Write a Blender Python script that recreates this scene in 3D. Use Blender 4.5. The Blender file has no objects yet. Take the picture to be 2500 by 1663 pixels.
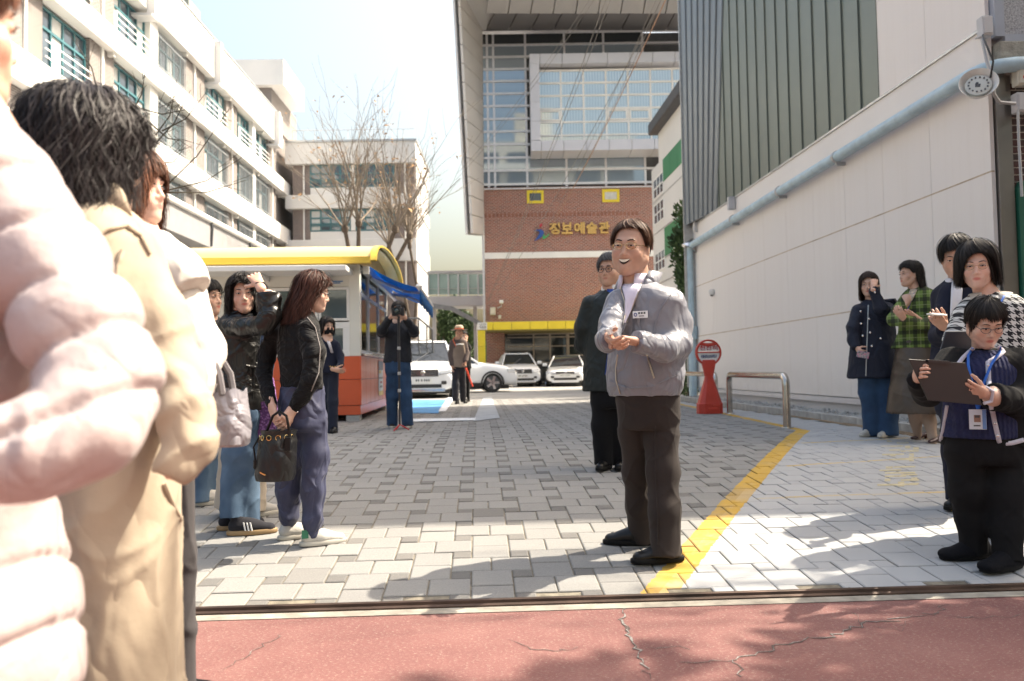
import bpy, math, random
import numpy as np
from mathutils import Vector, Matrix, Quaternion

random.seed(7); np.random.seed(7)
SC = bpy.context.scene
COL = SC.collection
R = math.radians

# ------------------------------------------------------------------ camera
F, CX, CY = 1900.0, 1250.0, 831.5          # focal length / centre in photo pixels (2500 x 1663)
HC = 1.02                                   # eye height above the road
PITCH = math.atan(75.5 / F); ROLL = 0.0165
_r0 = np.array([1, 0, 0.]); _u0 = np.array([0, -math.sin(PITCH), math.cos(PITCH)]); _f = np.array([0, math.cos(PITCH), math.sin(PITCH)])
_r = _r0 * math.cos(ROLL) - _u0 * math.sin(ROLL); _u = _u0 * math.cos(ROLL) + _r0 * math.sin(ROLL)
CAMP = np.array([0, 0, HC])
cd = bpy.data.cameras.new('camera'); cam = bpy.data.objects.new('camera', cd); COL.objects.link(cam)
cam.matrix_world = Matrix([[_r[i], _u[i], -_f[i], CAMP[i]] for i in range(3)] + [[0, 0, 0, 1]])
cd.sensor_width = 36.0; cd.lens = F / 2500 * 36.0; cd.clip_start = 0.05; cd.clip_end = 2000
cd.dof.use_dof = True; cd.dof.focus_distance = 4.4; cd.dof.aperture_fstop = 2.8
SC.camera = cam

# ------------------------------------------------------------------ sky, sun, exposure
SUN_EL, SUN_AZ = R(53), R(69)               # azimuth from +Y towards +X
wd = bpy.data.worlds.new('World'); SC.world = wd; wd.use_nodes = True
_n = wd.node_tree.nodes; _bg = _n['Background']
_sky = _n.new('ShaderNodeTexSky'); _sky.sky_type = 'NISHITA'; _sky.sun_disc = False
_sky.sun_elevation = SUN_EL; _sky.sun_rotation = SUN_AZ; _sky.air_density = 1.8; _sky.dust_density = 9.5; _sky.ozone_density = 0.8
wd.node_tree.links.new(_sky.outputs[0], _bg.inputs[0]); _bg.inputs[1].default_value = 0.15
sl = bpy.data.lights.new('sun', 'SUN'); so = bpy.data.objects.new('sun', sl); COL.objects.link(so)
sl.energy = 5.0; sl.angle = R(0.53); sl.color = (1.0, 0.89, 0.73)
_sd = Vector((math.sin(SUN_AZ) * math.cos(SUN_EL), math.cos(SUN_AZ) * math.cos(SUN_EL), math.sin(SUN_EL)))
so.rotation_euler = (-_sd).to_track_quat('-Z', 'Y').to_euler(); so.location = (6, 4, 30)
SC.view_settings.view_transform = 'Standard'; SC.view_settings.look = 'None'; SC.view_settings.gamma = 1
SC.view_settings.exposure = 1.28
SC.cycles.max_bounces = 6; SC.cycles.transparent_max_bounces = 8

# ------------------------------------------------------------------ pixel <-> place
def ray(px, py): return _f + _r * ((px - CX) / F) - _u * ((py - CY) / F)
def P(px, py, d):
    v = ray(px, py); return CAMP + v * (d / v[1])
YA = R(2.5); EX = np.array([math.cos(YA), math.sin(YA)]); EY = np.array([-math.sin(YA), math.cos(YA)]); YO = np.array([0, 3.45])
def Y(u, v, z=0.0):
    p = YO + EX * u + EY * v; return (p[0], p[1], z)
def YZ(v):                                  # the entrance rises from the gate track into the yard
    t = min(max(v / 4.7, 0), 1); return 0.295 * t * (1.5 - 0.5 * t) if v > 0 else 0.0
def uv_of(p): q = np.array(p[:2]) - YO; return float(q @ EX), float(q @ EY)
def gz(x, y): return YZ(uv_of((x, y))[1])
def G(px, py):
    v = ray(px, py); z = 0.0
    for _ in range(25):
        t = (z - HC) / v[2]; p = CAMP + v * t; z = 0.6 * z + 0.4 * gz(p[0], p[1])
    p[2] = gz(p[0], p[1]); return p

# ------------------------------------------------------------------ mesh helpers
class MB:
    def __init__(s): s.v = []; s.f = []; s.m = []
    def add(s, vs, fs, mi=0):
        o = len(s.v); s.v += [tuple(map(float, p)) for p in vs]; s.f += [tuple(i + o for i in f) for f in fs]; s.m += [mi] * len(fs); return s
    def bx(s, x0, x1, y0, y1, z0, z1, mi=0):
        return s.add([(x, y, z) for z in (z0, z1) for y in (y0, y1) for x in (x0, x1)],
                     [(0, 2, 3, 1), (4, 5, 7, 6), (0, 1, 5, 4), (2, 6, 7, 3), (0, 4, 6, 2), (1, 3, 7, 5)], mi)
    def obox(s, c, ax, ay, az, mi=0):       # oriented box: centre and three half-axis vectors
        c, ax, ay, az = map(np.array, (c, ax, ay, az))
        return s.add([c + ax * i + ay * j + az * k for k in (-1, 1) for j in (-1, 1) for i in (-1, 1)],
                     [(0, 2, 3, 1), (4, 5, 7, 6), (0, 1, 5, 4), (2, 6, 7, 3), (0, 4, 6, 2), (1, 3, 7, 5)], mi)
    def prism(s, poly, vec, mi=0):
        n = len(poly); poly = [np.array(p, float) for p in poly]; vec = np.array(vec, float)
        return s.add(poly + [p + vec for p in poly], [tuple(range(n))[::-1], tuple(range(n, 2 * n))] + [(i, (i + 1) % n, n + (i + 1) % n, n + i) for i in range(n)], mi)
    def quad(s, a, b, c, d, mi=0): return s.add([a, b, c, d], [(0, 1, 2, 3)], mi)
    def tube(s, pts, r, n=8, mi=0, cap=True):
        pts = [np.array(p, float) for p in pts]; rs = r if hasattr(r, '__len__') else [r] * len(pts)
        up = None; vs = []
        for i, p in enumerate(pts):
            t = pts[min(i + 1, len(pts) - 1)] - pts[max(i - 1, 0)]; t = t / (np.linalg.norm(t) + 1e-9)
            if up is None: up = np.cross(t, [0, 0, 1.] if abs(t[2]) < .9 else [1., 0, 0])
            a = up - t * (up @ t); a /= np.linalg.norm(a) + 1e-9; up = a; b = np.cross(t, a)
            vs += [p + (a * math.cos(2 * math.pi * k / n) + b * math.sin(2 * math.pi * k / n)) * rs[i] for k in range(n)]
        m = len(pts)
        fs = [(i * n + k, i * n + (k + 1) % n, (i + 1) * n + (k + 1) % n, (i + 1) * n + k) for i in range(m - 1) for k in range(n)]
        if cap: fs += [tuple(range(n))[::-1], tuple(range((m - 1) * n, m * n))]
        return s.add(vs, fs, mi)
    def lathe(s, prof, n=16, c=(0, 0, 0), mi=0, sx=1, sy=1):
        vs = [(c[0] + r * sx * math.cos(2 * math.pi * k / n), c[1] + r * sy * math.sin(2 * math.pi * k / n), c[2] + z) for r, z in prof for k in range(n)]
        m = len(prof)
        fs = [(i * n + k, i * n + (k + 1) % n, (i + 1) * n + (k + 1) % n, (i + 1) * n + k) for i in range(m - 1) for k in range(n)]
        return s.add(vs, fs + [tuple(range(n))[::-1], tuple(range((m - 1) * n, m * n))], mi)
    def rings(s, rings, mi=0, cap=True, wrap=True):
        m, n = len(rings), len(rings[0]); vs = [p for r in rings for p in r]; kk = n if wrap else n - 1
        fs = [(i * n + k, i * n + (k + 1) % n, (i + 1) * n + (k + 1) % n, (i + 1) * n + k) for i in range(m - 1) for k in range(kk)]
        if cap: fs += [tuple(range(n))[::-1], tuple(range((m - 1) * n, m * n))]
        return s.add(vs, fs, mi)
    def mesh(s, name, mats, smooth=False):
        me = bpy.data.meshes.new(name); me.from_pydata(s.v, [], s.f)
        for m in (mats if isinstance(mats, (list, tuple)) else [mats]): me.materials.append(m)
        if any(s.m): me.polygons.foreach_set('material_index', s.m)
        if smooth: me.polygons.foreach_set('use_smooth', [True] * len(s.f))
        me.validate(); me.update(); return me
    def build(s, name, mats, parent=None, smooth=False, bevel=0, off=None):
        if off is not None: s.v = [(p[0] - off[0], p[1] - off[1], p[2] - off[2]) for p in s.v]
        o = bpy.data.objects.new(name, s.mesh(name, mats, smooth)); COL.objects.link(o); o.parent = parent
        if bevel:
            b = o.modifiers.new('bevel', 'BEVEL'); b.width = bevel; b.segments = 2; b.limit_method = 'ANGLE'; b.angle_limit = R(40)
        if smooth and bevel == 0: autosmooth(o)
        return o
def autosmooth(o, ang=40):
    try: o.data.set_sharp_from_angle(angle=R(ang))
    except Exception: pass
def tag(o, label=None, cat=None, group=None, kind=None):
    for k, v in (('label', label), ('category', cat), ('group', group), ('kind', kind)):
        if v: o[k] = v
    return o
def thing(name, label, cat, loc=(0, 0, 0), rz=0, group=None):
    o = bpy.data.objects.new(name, None); COL.objects.link(o); o.empty_display_size = .1
    o.location = loc; o.rotation_euler = (0, 0, rz); return tag(o, label, cat, group)
def inst(name, me, parent, loc=(0, 0, 0), rot=(0, 0, 0), scale=(1, 1, 1)):
    o = bpy.data.objects.new(name, me); COL.objects.link(o); o.parent = parent; o.location = loc; o.rotation_euler = rot; o.scale = scale; return o
def quads_mesh(name, V, Q, mats, smooth=True, mi=None):
    me = bpy.data.meshes.new(name); V = np.asarray(V, np.float32); Q = np.asarray(Q, np.int32)
    me.vertices.add(len(V)); me.vertices.foreach_set('co', V.ravel())
    n = Q.shape[1]; me.loops.add(Q.size); me.loops.foreach_set('vertex_index', Q.ravel())
    me.polygons.add(len(Q)); me.polygons.foreach_set('loop_start', np.arange(len(Q), dtype=np.int32) * n)
    try: me.polygons.foreach_set('loop_total', np.full(len(Q), n, np.int32))
    except Exception: pass
    for m in (mats if isinstance(mats, (list, tuple)) else [mats]): me.materials.append(m)
    if mi is not None: me.polygons.foreach_set('material_index', np.asarray(mi, np.int32))
    me.polygons.foreach_set('use_smooth', np.full(len(Q), smooth)); me.update(calc_edges=True); return me

# ------------------------------------------------------------------ materials
class S:                                    # a socket with arithmetic
    def __init__(s, nt, k): s.nt = nt; s.k = k
    def op(s, o, b=None, c=None):
        n = s.nt.nodes.new('ShaderNodeMath'); n.operation = o
        for i, x in enumerate((s, b, c)):
            if x is None: continue
            if isinstance(x, S): s.nt.links.new(x.k, n.inputs[i])
            else: n.inputs[i].default_value = x
        return S(s.nt, n.outputs[0])
    def __add__(s, b): return s.op('ADD', b)
    __radd__ = __add__
    def __sub__(s, b): return s.op('SUBTRACT', b)
    def __mul__(s, b): return s.op('MULTIPLY', b)
    __rmul__ = __mul__
    def __gt__(s, b): return s.op('GREATER_THAN', b)
    def __lt__(s, b): return s.op('LESS_THAN', b)
    def abs(s): return s.op('ABSOLUTE')
    def max(s, b): return s.op('MAXIMUM', b)
    def min(s, b): return s.op('MINIMUM', b)
    def sat(s):
        n = s.nt.nodes.new('ShaderNodeClamp'); s.nt.links.new(s.k, n.inputs[0]); return S(s.nt, n.outputs[0])
class M:
    def __init__(s, name, col=(.5, .5, .5), rough=.6, metal=0, spec=.5, ior=None):
        s.m = bpy.data.materials.new(name); s.m.use_nodes = True; s.nt = s.m.node_tree; s.b = s.nt.nodes['Principled BSDF']
        s.i('Base Color', (*col[:3], 1)); s.i('Roughness', rough); s.i('Metallic', metal); s.i('Specular IOR Level', spec)
        s.tc = None; s.h = None; s.col = None
    def i(s, k, v):
        if isinstance(v, S): s.nt.links.new(v.k, s.b.inputs[k])
        elif isinstance(v, bpy.types.NodeSocket): s.nt.links.new(v, s.b.inputs[k])
        else: s.b.inputs[k].default_value = v
        return s
    def node(s, t, **kw):
        n = s.nt.nodes.new(t)
        for k, v in kw.items(): setattr(n, k, v)
        return n
    def co(s, kind='Object', scale=None):
        if s.tc is None: s.tc = s.node('ShaderNodeTexCoord')
        o = s.tc.outputs[kind]
        if scale is not None:
            mp = s.node('ShaderNodeMapping'); mp.inputs['Scale'].default_value = scale if hasattr(scale, '__len__') else (scale,) * 3
            s.nt.links.new(o, mp.inputs[0]); o = mp.outputs[0]
        return o
    def wpos(s):
        g = s.node('ShaderNodeNewGeometry'); x = s.node('ShaderNodeSeparateXYZ'); s.nt.links.new(g.outputs['Position'], x.inputs[0]); return [S(s.nt, o) for o in x.outputs]
    def noise(s, scale=5, detail=4, rough=.55, co=None, dist=0):
        n = s.node('ShaderNodeTexNoise'); n.inputs['Scale'].default_value = scale; n.inputs['Detail'].default_value = detail; n.inputs['Roughness'].default_value = rough; n.inputs['Distortion'].default_value = dist
        s.nt.links.new(co if co is not None else s.co(), n.inputs['Vector']); return S(s.nt, n.outputs[0])
    def ramp(s, fac, stops):
        n = s.node('ShaderNodeValToRGB'); e = n.color_ramp.elements
        while len(e) < len(stops): e.new(.5)
        for q, (p, c) in zip(e, stops): q.position = p; q.color = (*c[:3], 1) if hasattr(c, '__len__') else (c, c, c, 1)
        s.nt.links.new(fac.k, n.inputs[0]); return n.outputs[0]
    def mix(s, fac, a, b, mode='MIX'):
        n = s.node('ShaderNodeMix', data_type='RGBA', blend_type=mode)
        for k, x in ((0, fac), (6, a), (7, b)):
            if isinstance(x, S): s.nt.links.new(x.k, n.inputs[k])
            elif isinstance(x, bpy.types.NodeSocket): s.nt.links.new(x, n.inputs[k])
            else: n.inputs[k].default_value = x if k == 0 else (*x[:3], 1)
        return n.outputs[2]
    def bump(s, h, strength=.3, dist=.01):
        n = s.node('ShaderNodeBump'); n.inputs['Strength'].default_value = strength; n.inputs['Distance'].default_value = dist
        s.nt.links.new(h.k if isinstance(h, S) else h, n.inputs['Height'])
        if s.h is not None: s.nt.links.new(s.h, n.inputs['Normal'])
        s.h = n.outputs[0]; s.nt.links.new(s.h, s.b.inputs['Normal']); return s
    def vary(s, col, amt=.25, scale=3, detail=5, co=None):       # uneven colour of the stuff itself
        c = np.array(col[:3]); f = s.noise(scale, detail, co=co)
        s.i('Base Color', s.ramp(f, [(.3, np.clip(c * (1 - amt), 0, 1)), (.7, np.clip(c * (1 + amt), 0, 1))])); return s
def mk(name, col, rough=.6, metal=0, amt=.15, scale=4, bump=0, bscale=60, bdist=.003, spec=.5):
    a = M(name, col, rough, metal, spec)
    if amt: a.vary(col, amt, scale)
    if bump: a.bump(a.noise(bscale, 3), bump, bdist)
    return a.m
def brick_mat(name, c1, c2, mortar, bw=.21, rh=.07, ms=.011, bump=.5, stain=0):
    a = M(name, c1, .85); sp = a.node('ShaderNodeSeparateXYZ'); a.nt.links.new(a.co(), sp.inputs[0])
    x, y, z = [S(a.nt, o) for o in sp.outputs]; cb = a.node('ShaderNodeCombineXYZ')
    a.nt.links.new((x + y).k, cb.inputs[0]); a.nt.links.new(z.k, cb.inputs[1])
    b = a.node('ShaderNodeTexBrick'); b.inputs['Scale'].default_value = 1; b.inputs['Brick Width'].default_value = bw; b.inputs['Row Height'].default_value = rh
    b.inputs['Mortar Size'].default_value = ms; b.inputs['Mortar Smooth'].default_value = .1; b.inputs['Bias'].default_value = -.2
    a.nt.links.new(cb.outputs[0], b.inputs['Vector'])
    b.inputs['Color1'].default_value = (*c1, 1); b.inputs['Color2'].default_value = (*c2, 1); b.inputs['Mortar'].default_value = (*mortar, 1)
    nz = a.noise(.35, 6); c = a.mix(nz * .5, b.outputs[0], [q * .55 for q in c1])
    if stain:                               # pale lime bloom on the lower wall
        st = ((a.noise(.7, 6, .7) - .56) * 6).sat() * ((z * -1 + 6.0) * .6).sat() * (z > 3.6); c = a.mix(st * .5, c, (.5, .44, .4))
    a.i('Base Color', c); inv = S(a.nt, b.outputs['Fac']) * -1 + 1; a.bump(inv, bump, .008); return a.m

white_paint = mk('white_paint', (.78, .77, .74), .55, amt=.06, scale=.8)
band_white = mk('band_white', (.80, .79, .76), .6, amt=.05, scale=.5)
grey_panel = mk('grey_panel', (.52, .52, .53), .45, amt=.06, scale=.7)
dark_grey = mk('dark_grey', (.06, .063, .07), .5, amt=.2)
steel = mk('steel', (.62, .62, .63), .22, 1, amt=.1, scale=8)
galv = mk('galvanised', (.48, .49, .5), .4, .8, amt=.15, scale=10)
concrete = mk('concrete', (.36, .35, .33), .9, amt=.25, scale=5, bump=.4, bscale=40)
teal_frame = mk('teal_frame', (.05, .16, .19), .4, amt=.1)
alu = mk('aluminium', (.62, .62, .65), .35, .5, amt=.06)
def glass_mat(name, base, metal, rough=.03):
    a = M(name, base, rough, metal, .8); a.bump(a.noise(.5, 2), .03, .02); return a.m
glass = glass_mat('window_glass', (.30, .36, .42), .55)
glass_dark = glass_mat('dark_glass', (.03, .035, .04), .15)
glass_school = glass_mat('school_glass', (.10, .13, .16), .3)
car_glass = glass_mat('car_glass', (.03, .035, .04), .25)
black_rubber = mk('black_rubber', (.02, .02, .02), .8, amt=.2)
black_plastic = mk('black_plastic', (.02, .02, .022), .4, amt=.1)
# ================================================================== GROUND
_bl = M('asphalt', (.09, .09, .09), .95); _bl.vary((.10, .10, .10), .25, 1.2); _bl.bump(_bl.noise(120, 3), .3, .004)
g = MB(); vs = [-400, -60, -.5, 0, .5, 1, 1.5, 2, 2.5, 3, 3.5, 4, 4.5, 5.2, 8, 30, 120, 900]
for i in range(len(vs) - 1):
    us = [-700, -60, -8, 8, 60, 700]
    for a, b in zip(us, us[1:]):
        q = [Y(a, vs[i], YZ(vs[i]) - .09), Y(b, vs[i], YZ(vs[i]) - .09), Y(b, vs[i + 1], YZ(vs[i + 1]) - .09), Y(a, vs[i + 1], YZ(vs[i + 1]) - .09)]
        g.quad(*q)
tag(g.build('ground', _bl.m), kind='structure')

# red coated road, cracked
rd = M('red_road', (.33, .09, .075), .9)
f1 = rd.noise(1.1, 7, .72); fg = rd.noise(110, 3, .7, rd.co('Object', (.6, 1.3, 1))); f3 = rd.noise(55, 3, .7, rd.co('Object', (1, .5, 1)))
base = rd.ramp(f1, [(.3, (.125, .050, .047)), (.5, (.155, .066, .060)), (.75, (.20, .098, .087))])
base = rd.mix(((fg - .57) * 9).sat() * .8, base, (.31, .245, .205))        # worn aggregate showing pale
base = rd.mix(((f3 - .60) * 7).sat() * .5, base, (.29, .18, .15))
base = rd.mix(((f3 * -1 + .36) * 7).sat() * .5, base, (.12, .04, .04))
rd.i('Base Color', base); rd.bump(fg, .55, .006); rd.bump(f3, .35, .006)
mb = MB(); mb.quad(Y(-30, -12, 0), Y(30, -12, 0), Y(30, -.10, 0), Y(-30, -.10, 0))
road = tag(mb.build('road', rd.m), kind='structure')
crack_m = mk('crack_fill', (.19, .18, .17), .95, amt=.6, scale=70, bump=.8, bscale=90)
crack_d = mk('crack_dark', (.07, .05, .045), .95, amt=.3, scale=40)
def crack(pts, w, seed):
    rnd = random.Random(seed); P0 = [G(*p) for p in pts]; L = []
    for a, b in zip(P0, P0[1:]):
        n = max(3, int(np.linalg.norm(b - a) / .025))
        for i in range(n):
            t = i / n; q = a + (b - a) * t; L.append(q + np.array([rnd.gauss(0, .011), rnd.gauss(0, .011), 0]))
    for mat, ws, z in ((crack_d, 1.0, .0015), (crack_m, .6, .003)):
        m = MB(); ring = []
        for i, q in enumerate(L):
            t = L[min(i + 1, len(L) - 1)] - L[max(i - 1, 0)]; t = t / (np.linalg.norm(t) + 1e-9); n = np.array([-t[1], t[0], 0])
            ww = w * .55 * ws * (.25 + rnd.random() * .9) * min(1, .3 + 3 * min(i, len(L) - i) / len(L))
            if ws < 1 and rnd.random() < .35: ww *= .15
            ring.append([q + n * ww * (.4 + rnd.random() * .6) + (0, 0, z - q[2]), q - n * ww * (.4 + rnd.random() * .6) + (0, 0, z - q[2])])
        m.rings(ring, cap=False, wrap=False); o = m.build('crack', mat, road)
crack([(1530, 1480), (1518, 1520), (1545, 1570), (1560, 1610), (1590, 1662)], .020, 1)
crack([(1560, 1582), (1700, 1578)], .006, 2)
crack([(1660, 1622), (1790, 1612), (1900, 1580), (2040, 1545), (2095, 1525), (2190, 1512), (2290, 1500), (2310, 1472)], .016, 3)
crack([(1790, 1612), (1812, 1662)], .010, 4); crack([(2095, 1525), (2080, 1490)], .005, 5); crack([(2290, 1500), (2370, 1512), (2500, 1502)], .006, 6)
crack([(700, 1540), (640, 1580), (540, 1640)], .006, 7); crack([(1240, 1568), (1330, 1592), (1430, 1588)], .006, 8); crack([(2090, 1525), (2200, 1540), (2230, 1512)], .004, 9)

# painted markings on the pavers, worked out in yard coordinates
pv = M('paver_stone', (.4, .4, .38), .92)
X_, Y_, Z_ = pv.wpos()
U_ = X_ * float(EX[0]) + Y_ * float(EX[1]) + float(-(YO @ EX)); V_ = X_ * float(EY[0]) + Y_ * float(EY[1]) + float(-(YO @ EY))
oi = pv.node('ShaderNodeObjectInfo'); att = pv.node('ShaderNodeAttribute', attribute_name='tone')
tone = S(pv.nt, att.outputs['Fac'])
wco = pv.node('ShaderNodeNewGeometry').outputs['Position']
spk = pv.noise(130, 3, .7, wco); dirt = pv.noise(2.2, 6, .65, wco); edge = pv.noise(26, 4, .6, wco)
stone = pv.ramp(tone, [(0, (.085, .084, .085)), (.45, (.135, .130, .122)), (.55, (.188, .186, .180)), (1, (.225, .222, .213))])
stone = pv.mix(((spk - .5) * 5).sat() * .45, stone, (.12, .115, .11)); stone = pv.mix(((spk * -1 + .42) * 6).sat() * .5, stone, (.33, .315, .285))
def uvp(px, py): return uv_of(G(px, py))
def line_side(a, b):                        # signed distance, right of a->b positive
    t = np.array(b) - np.array(a); t /= np.linalg.norm(t); n = np.array([t[1], -t[0]])
    return U_ * float(n[0]) + V_ * float(n[1]) + float(-(n @ np.array(a))), U_ * float(t[0]) + V_ * float(t[1]) + float(-(t @ np.array(a)))
A0, A1 = uvp(1604, 1454), uvp(1961, 1051); B1 = uvp(1666, 988); C_ = [((1841, 1217), (2325, 1200)), ((1920, 1138), (2302, 1114)), ((1956, 1082), (2122, 1074))]
_t = np.array(A0) - np.array(A1); A0x = tuple(np.array(A0) + _t * .2)
wob = (edge - .5) * .035
sA, tA = line_side(A0x, A1); LA = float(np.linalg.norm(np.array(A1) - np.array(A0x)))
sB, tB = line_side(A1, B1); _e = np.array(B1) - np.array(A1); LB = float(np.linalg.norm(_e))
yel = ((sA.abs() + wob) < .075) * (tA < LA + .03)
yel = yel.max(((sB.abs() + wob) < .06) * (tB > -.03) * (tB < LB * 6))
white = (sA > 0) * (V_ < A1[1]) + (sB > 0) * (V_ > A1[1] - .001) * (tB < LB * 6)
white = white.sat() * (U_ < 4.35)
worn = ((dirt - .38) * 8).sat() * ((edge - .25) * 6).sat()
fine = None
for a, b in C_:
    s_, t_ = line_side(uvp(*a), uvp(*b)); q = ((s_.abs() + wob) < .022) * (t_ > 0) * (t_ < 3.0); fine = q if fine is None else fine.max(q)
D0, D1 = uvp(1786, 972), uvp(2297, 1040); sD, tD = line_side(D1, D0); fine = fine.max(((sD.abs() + wob) < .05) * (tD > -4) * (tD < 14))
c = pv.mix(white * ((edge - .12) * 6).sat() * .92, stone, pv.mix(dirt * .55, (.39, .395, .40), (.26, .265, .27)))
c = pv.mix(yel * (worn * .35 + .65), c, (.46, .285, .045)); c = pv.mix(fine * white * (worn * .45 + .25), c, (.50, .35, .10))
c = pv.mix(((dirt - .58) * 4).sat() * .22, c, (.16, .15, .14))
pv.i('Base Color', c); pv.bump(spk, .35, .004); pv.bump(dirt, .3, .01)
tact = M('tactile_tan', (.30, .22, .14), .9); tact.vary((.30, .22, .14), .3, 9); tact.bump(tact.noise(120, 2), .3, .003)

sand = M('joint_sand', (.17, .15, .12), 1); sand.vary((.17, .15, .115), .4, 14); sand.bump(sand.noise(150, 3), .5, .006)
vv = [0.055, .5, 1, 1.5, 2, 2.5, 3, 3.5, 4, 4.5, 5.2, 8, 18.5]; mb = MB()
mb.rings([[Y(-9, v, YZ(v) - .008), Y(5.0, v, YZ(v) - .008)] for v in vv], cap=False, wrap=False)
paving = tag(mb.build('paving', sand.m), kind='structure')
def slab(m, x0, x1, y0, y1, zf, tone, rnd, jz=.0025):
    g_ = .0035; ch = .006; x0 += g_; x1 -= g_; y0 += g_; y1 -= g_; dz = rnd.uniform(-jz, jz); a, b = rnd.uniform(-.006, .006), rnd.uniform(-.006, .006)
    def q(x, y, z): return Y(x, y, zf(y) + z + dz + (x - (x0 + x1) / 2) * a + (y - (y0 + y1) / 2) * b)
    o = len(m.v)
    m.add([q(x0, y0, -.03), q(x1, y0, -.03), q(x1, y1, -.03), q(x0, y1, -.03), q(x0, y0, -ch * .6), q(x1, y0, -ch * .6), q(x1, y1, -ch * .6), q(x0, y1, -ch * .6),
           q(x0 + ch, y0 + ch, 0), q(x1 - ch, y0 + ch, 0), q(x1 - ch, y1 - ch, 0), q(x0 + ch, y1 - ch, 0)],
          [(0, 1, 5, 4), (1, 2, 6, 5), (2, 3, 7, 6), (3, 0, 4, 7), (4, 5, 9, 8), (5, 6, 10, 9), (6, 7, 11, 10), (7, 4, 8, 11), (8, 9, 10, 11)])
    return [tone] * 12
def set_tone(me, t):
    a = me.attributes.new('tone', 'FLOAT', 'POINT'); a.data.foreach_set('value', t)
rp = random.Random(3); tiles = []
for i in range(-29, 17):
    for j in range(0, 57):
        x, y = .3 * i, .3 * j + .04
        sq = [(x, y, .1, 0)]
        if (i + j) % 2 == 0: sq += [(x, y + .1, .2, 1), (x + .2, y + .1, .2, 1)]
        else: sq += [(x + .1, y, .2, 1), (x + .1, y + .2, .2, 1)]
        for (a, b, s, k) in sq:
            if a + s > 4.42 or b < .03: continue
            tiles.append((a, b, s, k))
CUT = uvp(1250, 1250)
def vis(t):                                 # how large a slab shows from the eye
    p = Y(t[0] + t[2] / 2, t[1] + t[2] / 2, YZ(t[1])); d2 = p[0] ** 2 + p[1] ** 2
    inview = abs(p[0] / p[1]) < .68 and not (p[0] / p[1] < -.42)
    return (t[2] ** 2 * (HC - p[2]) / d2 ** 1.5) * (1 if inview else .01)
tiles.sort(key=vis, reverse=True)
TT = MB(); tones = []
for n, (a, b, s, k) in enumerate(tiles):
    tn = (rp.uniform(.72, 1) if k else rp.uniform(.22, .46)); 
    if k and rp.random() < .06: tn = rp.uniform(.45, .6)
    if n < 300:
        m = MB(); t = slab(m, a, a + s, b, b + s, YZ, tn, rp); o = m.build('paver', pv.m, paving); set_tone(o.data, t)
    else: tones += slab(TT, a, a + s, b, b + s, YZ, tn, rp)
o = TT.build('paver_field', pv.m, paving); set_tone(o.data, tones); o['kind'] = 'stuff'

# tactile guiding strip along the footway: ridged tan blocks laid over the slabs
E0, E1 = uvp(2196, 1053), uvp(1666, 972); mb = MB(); te = np.array(E1) - np.array(E0); te /= np.linalg.norm(te); ne = np.array([te[1], -te[0]])
tac = []
for i in range(-8, 46):
    p = np.array(E0) + te * .3 * i
    if p[1] > 17: break
    m = MB(); a, b = p + te * .004, p + te * .296
    def W(q, z): return Y(q[0], q[1], YZ(q[1]) + z)
    m.prism([W(a - ne * .14, -.002), W(b - ne * .14, -.002), W(b + ne * .14, -.002), W(a + ne * .14, -.002)], (0, 0, .006))
    for k in range(4):
        n0 = ne * (-.105 + .07 * k); m.prism([W(a + n0 - ne * .016, .003), W(b + n0 - ne * .016, .003), W(b + n0 + ne * .016, .003), W(a + n0 + ne * .016, .003)], (0, 0, .007))
    o = m.build('tactile_block', tact.m, paving)
# faded yellow lettering strokes on the footway
yp = M('faded_yellow', (.62, .43, .1), .9); yp.vary((.42, .37, .24), .25, 20)
strokes = [(395, 505, 300, 340), (605, 860, 345, 372), (275, 730, 425, 440), (440, 690, 505, 525), (780, 890, 425, 480), (955, 1075, 455, 505), (690, 1070, 525, 548), (290, 760, 598, 622),
           (470, 580, 610, 650), (865, 970, 590, 755), (500, 870, 700, 730), (370, 520, 865, 910), (540, 1000, 862, 885), (230, 700, 935, 955), (350, 1000, 990, 1012), (700, 1040, 1030, 1050), (350, 800, 1060, 1085),
           (910, 1045, 1100, 1170), (345, 470, 1125, 1180), (690, 1080, 1140, 1165), (625, 765, 1190, 1290), (190, 1060, 1240, 1262), (880, 1080, 1215, 1240)]
m = MB()
for x0, x1, y0, y1 in strokes:
    c4 = [(x0, y0), (x1, y0 - (x1 - x0) * .02), (x1, y1), (x0, y1 + (x1 - x0) * .02)]
    m.prism([G(2120 + x / 8.714, 1040 + y / 8.714) + (0, 0, .0008) for x, y in c4[::-1]], (0, 0, .0008))
mk_o = m.build('ground_lettering', yp.m, paving)

# concrete edge, rusty gate track
m = MB(); m.rings([[Y(-14, -.105, .003), Y(8, -.105, .003)], [Y(-14, -.02, .006), Y(8, -.02, .006)]], cap=False, wrap=False)
m.rings([[Y(-14, .0, .004), Y(8, .0, .004)], [Y(-14, .075, .007), Y(8, .075, .007)]], cap=False, wrap=False)
tag(m.build('track_edge', mk('edge_concrete', (.25, .23, .195), .95, amt=.35, scale=9, bump=.5, bscale=60)), kind='structure')
m = MB(); prof = [(-.026, 0), (-.026, .012), (-.012, .018), (-.010, .030), (-.004, .034), (.004, .034), (.010, .030), (.012, .018), (.026, .012), (.026, 0)]
m.rings([[Y(u, -.012 + a, z) for a, z in prof] for u in (-14, -4, 0, 4, 9)], wrap=False, cap=False)
rust = M('rusty_steel', (.12, .06, .035), .55, .6); rust.vary((.055, .036, .028), .6, 18, co=rust.co('Object', (.3, 1, 1))); rust.bump(rust.noise(60, 3), .3, .002)
tag(m.build('gate_track', rust.m, smooth=True), 'rusty steel sliding gate track between red road and pavers', 'rail')
m = MB(); rr = random.Random(5)              # broken mortar along the track
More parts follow.
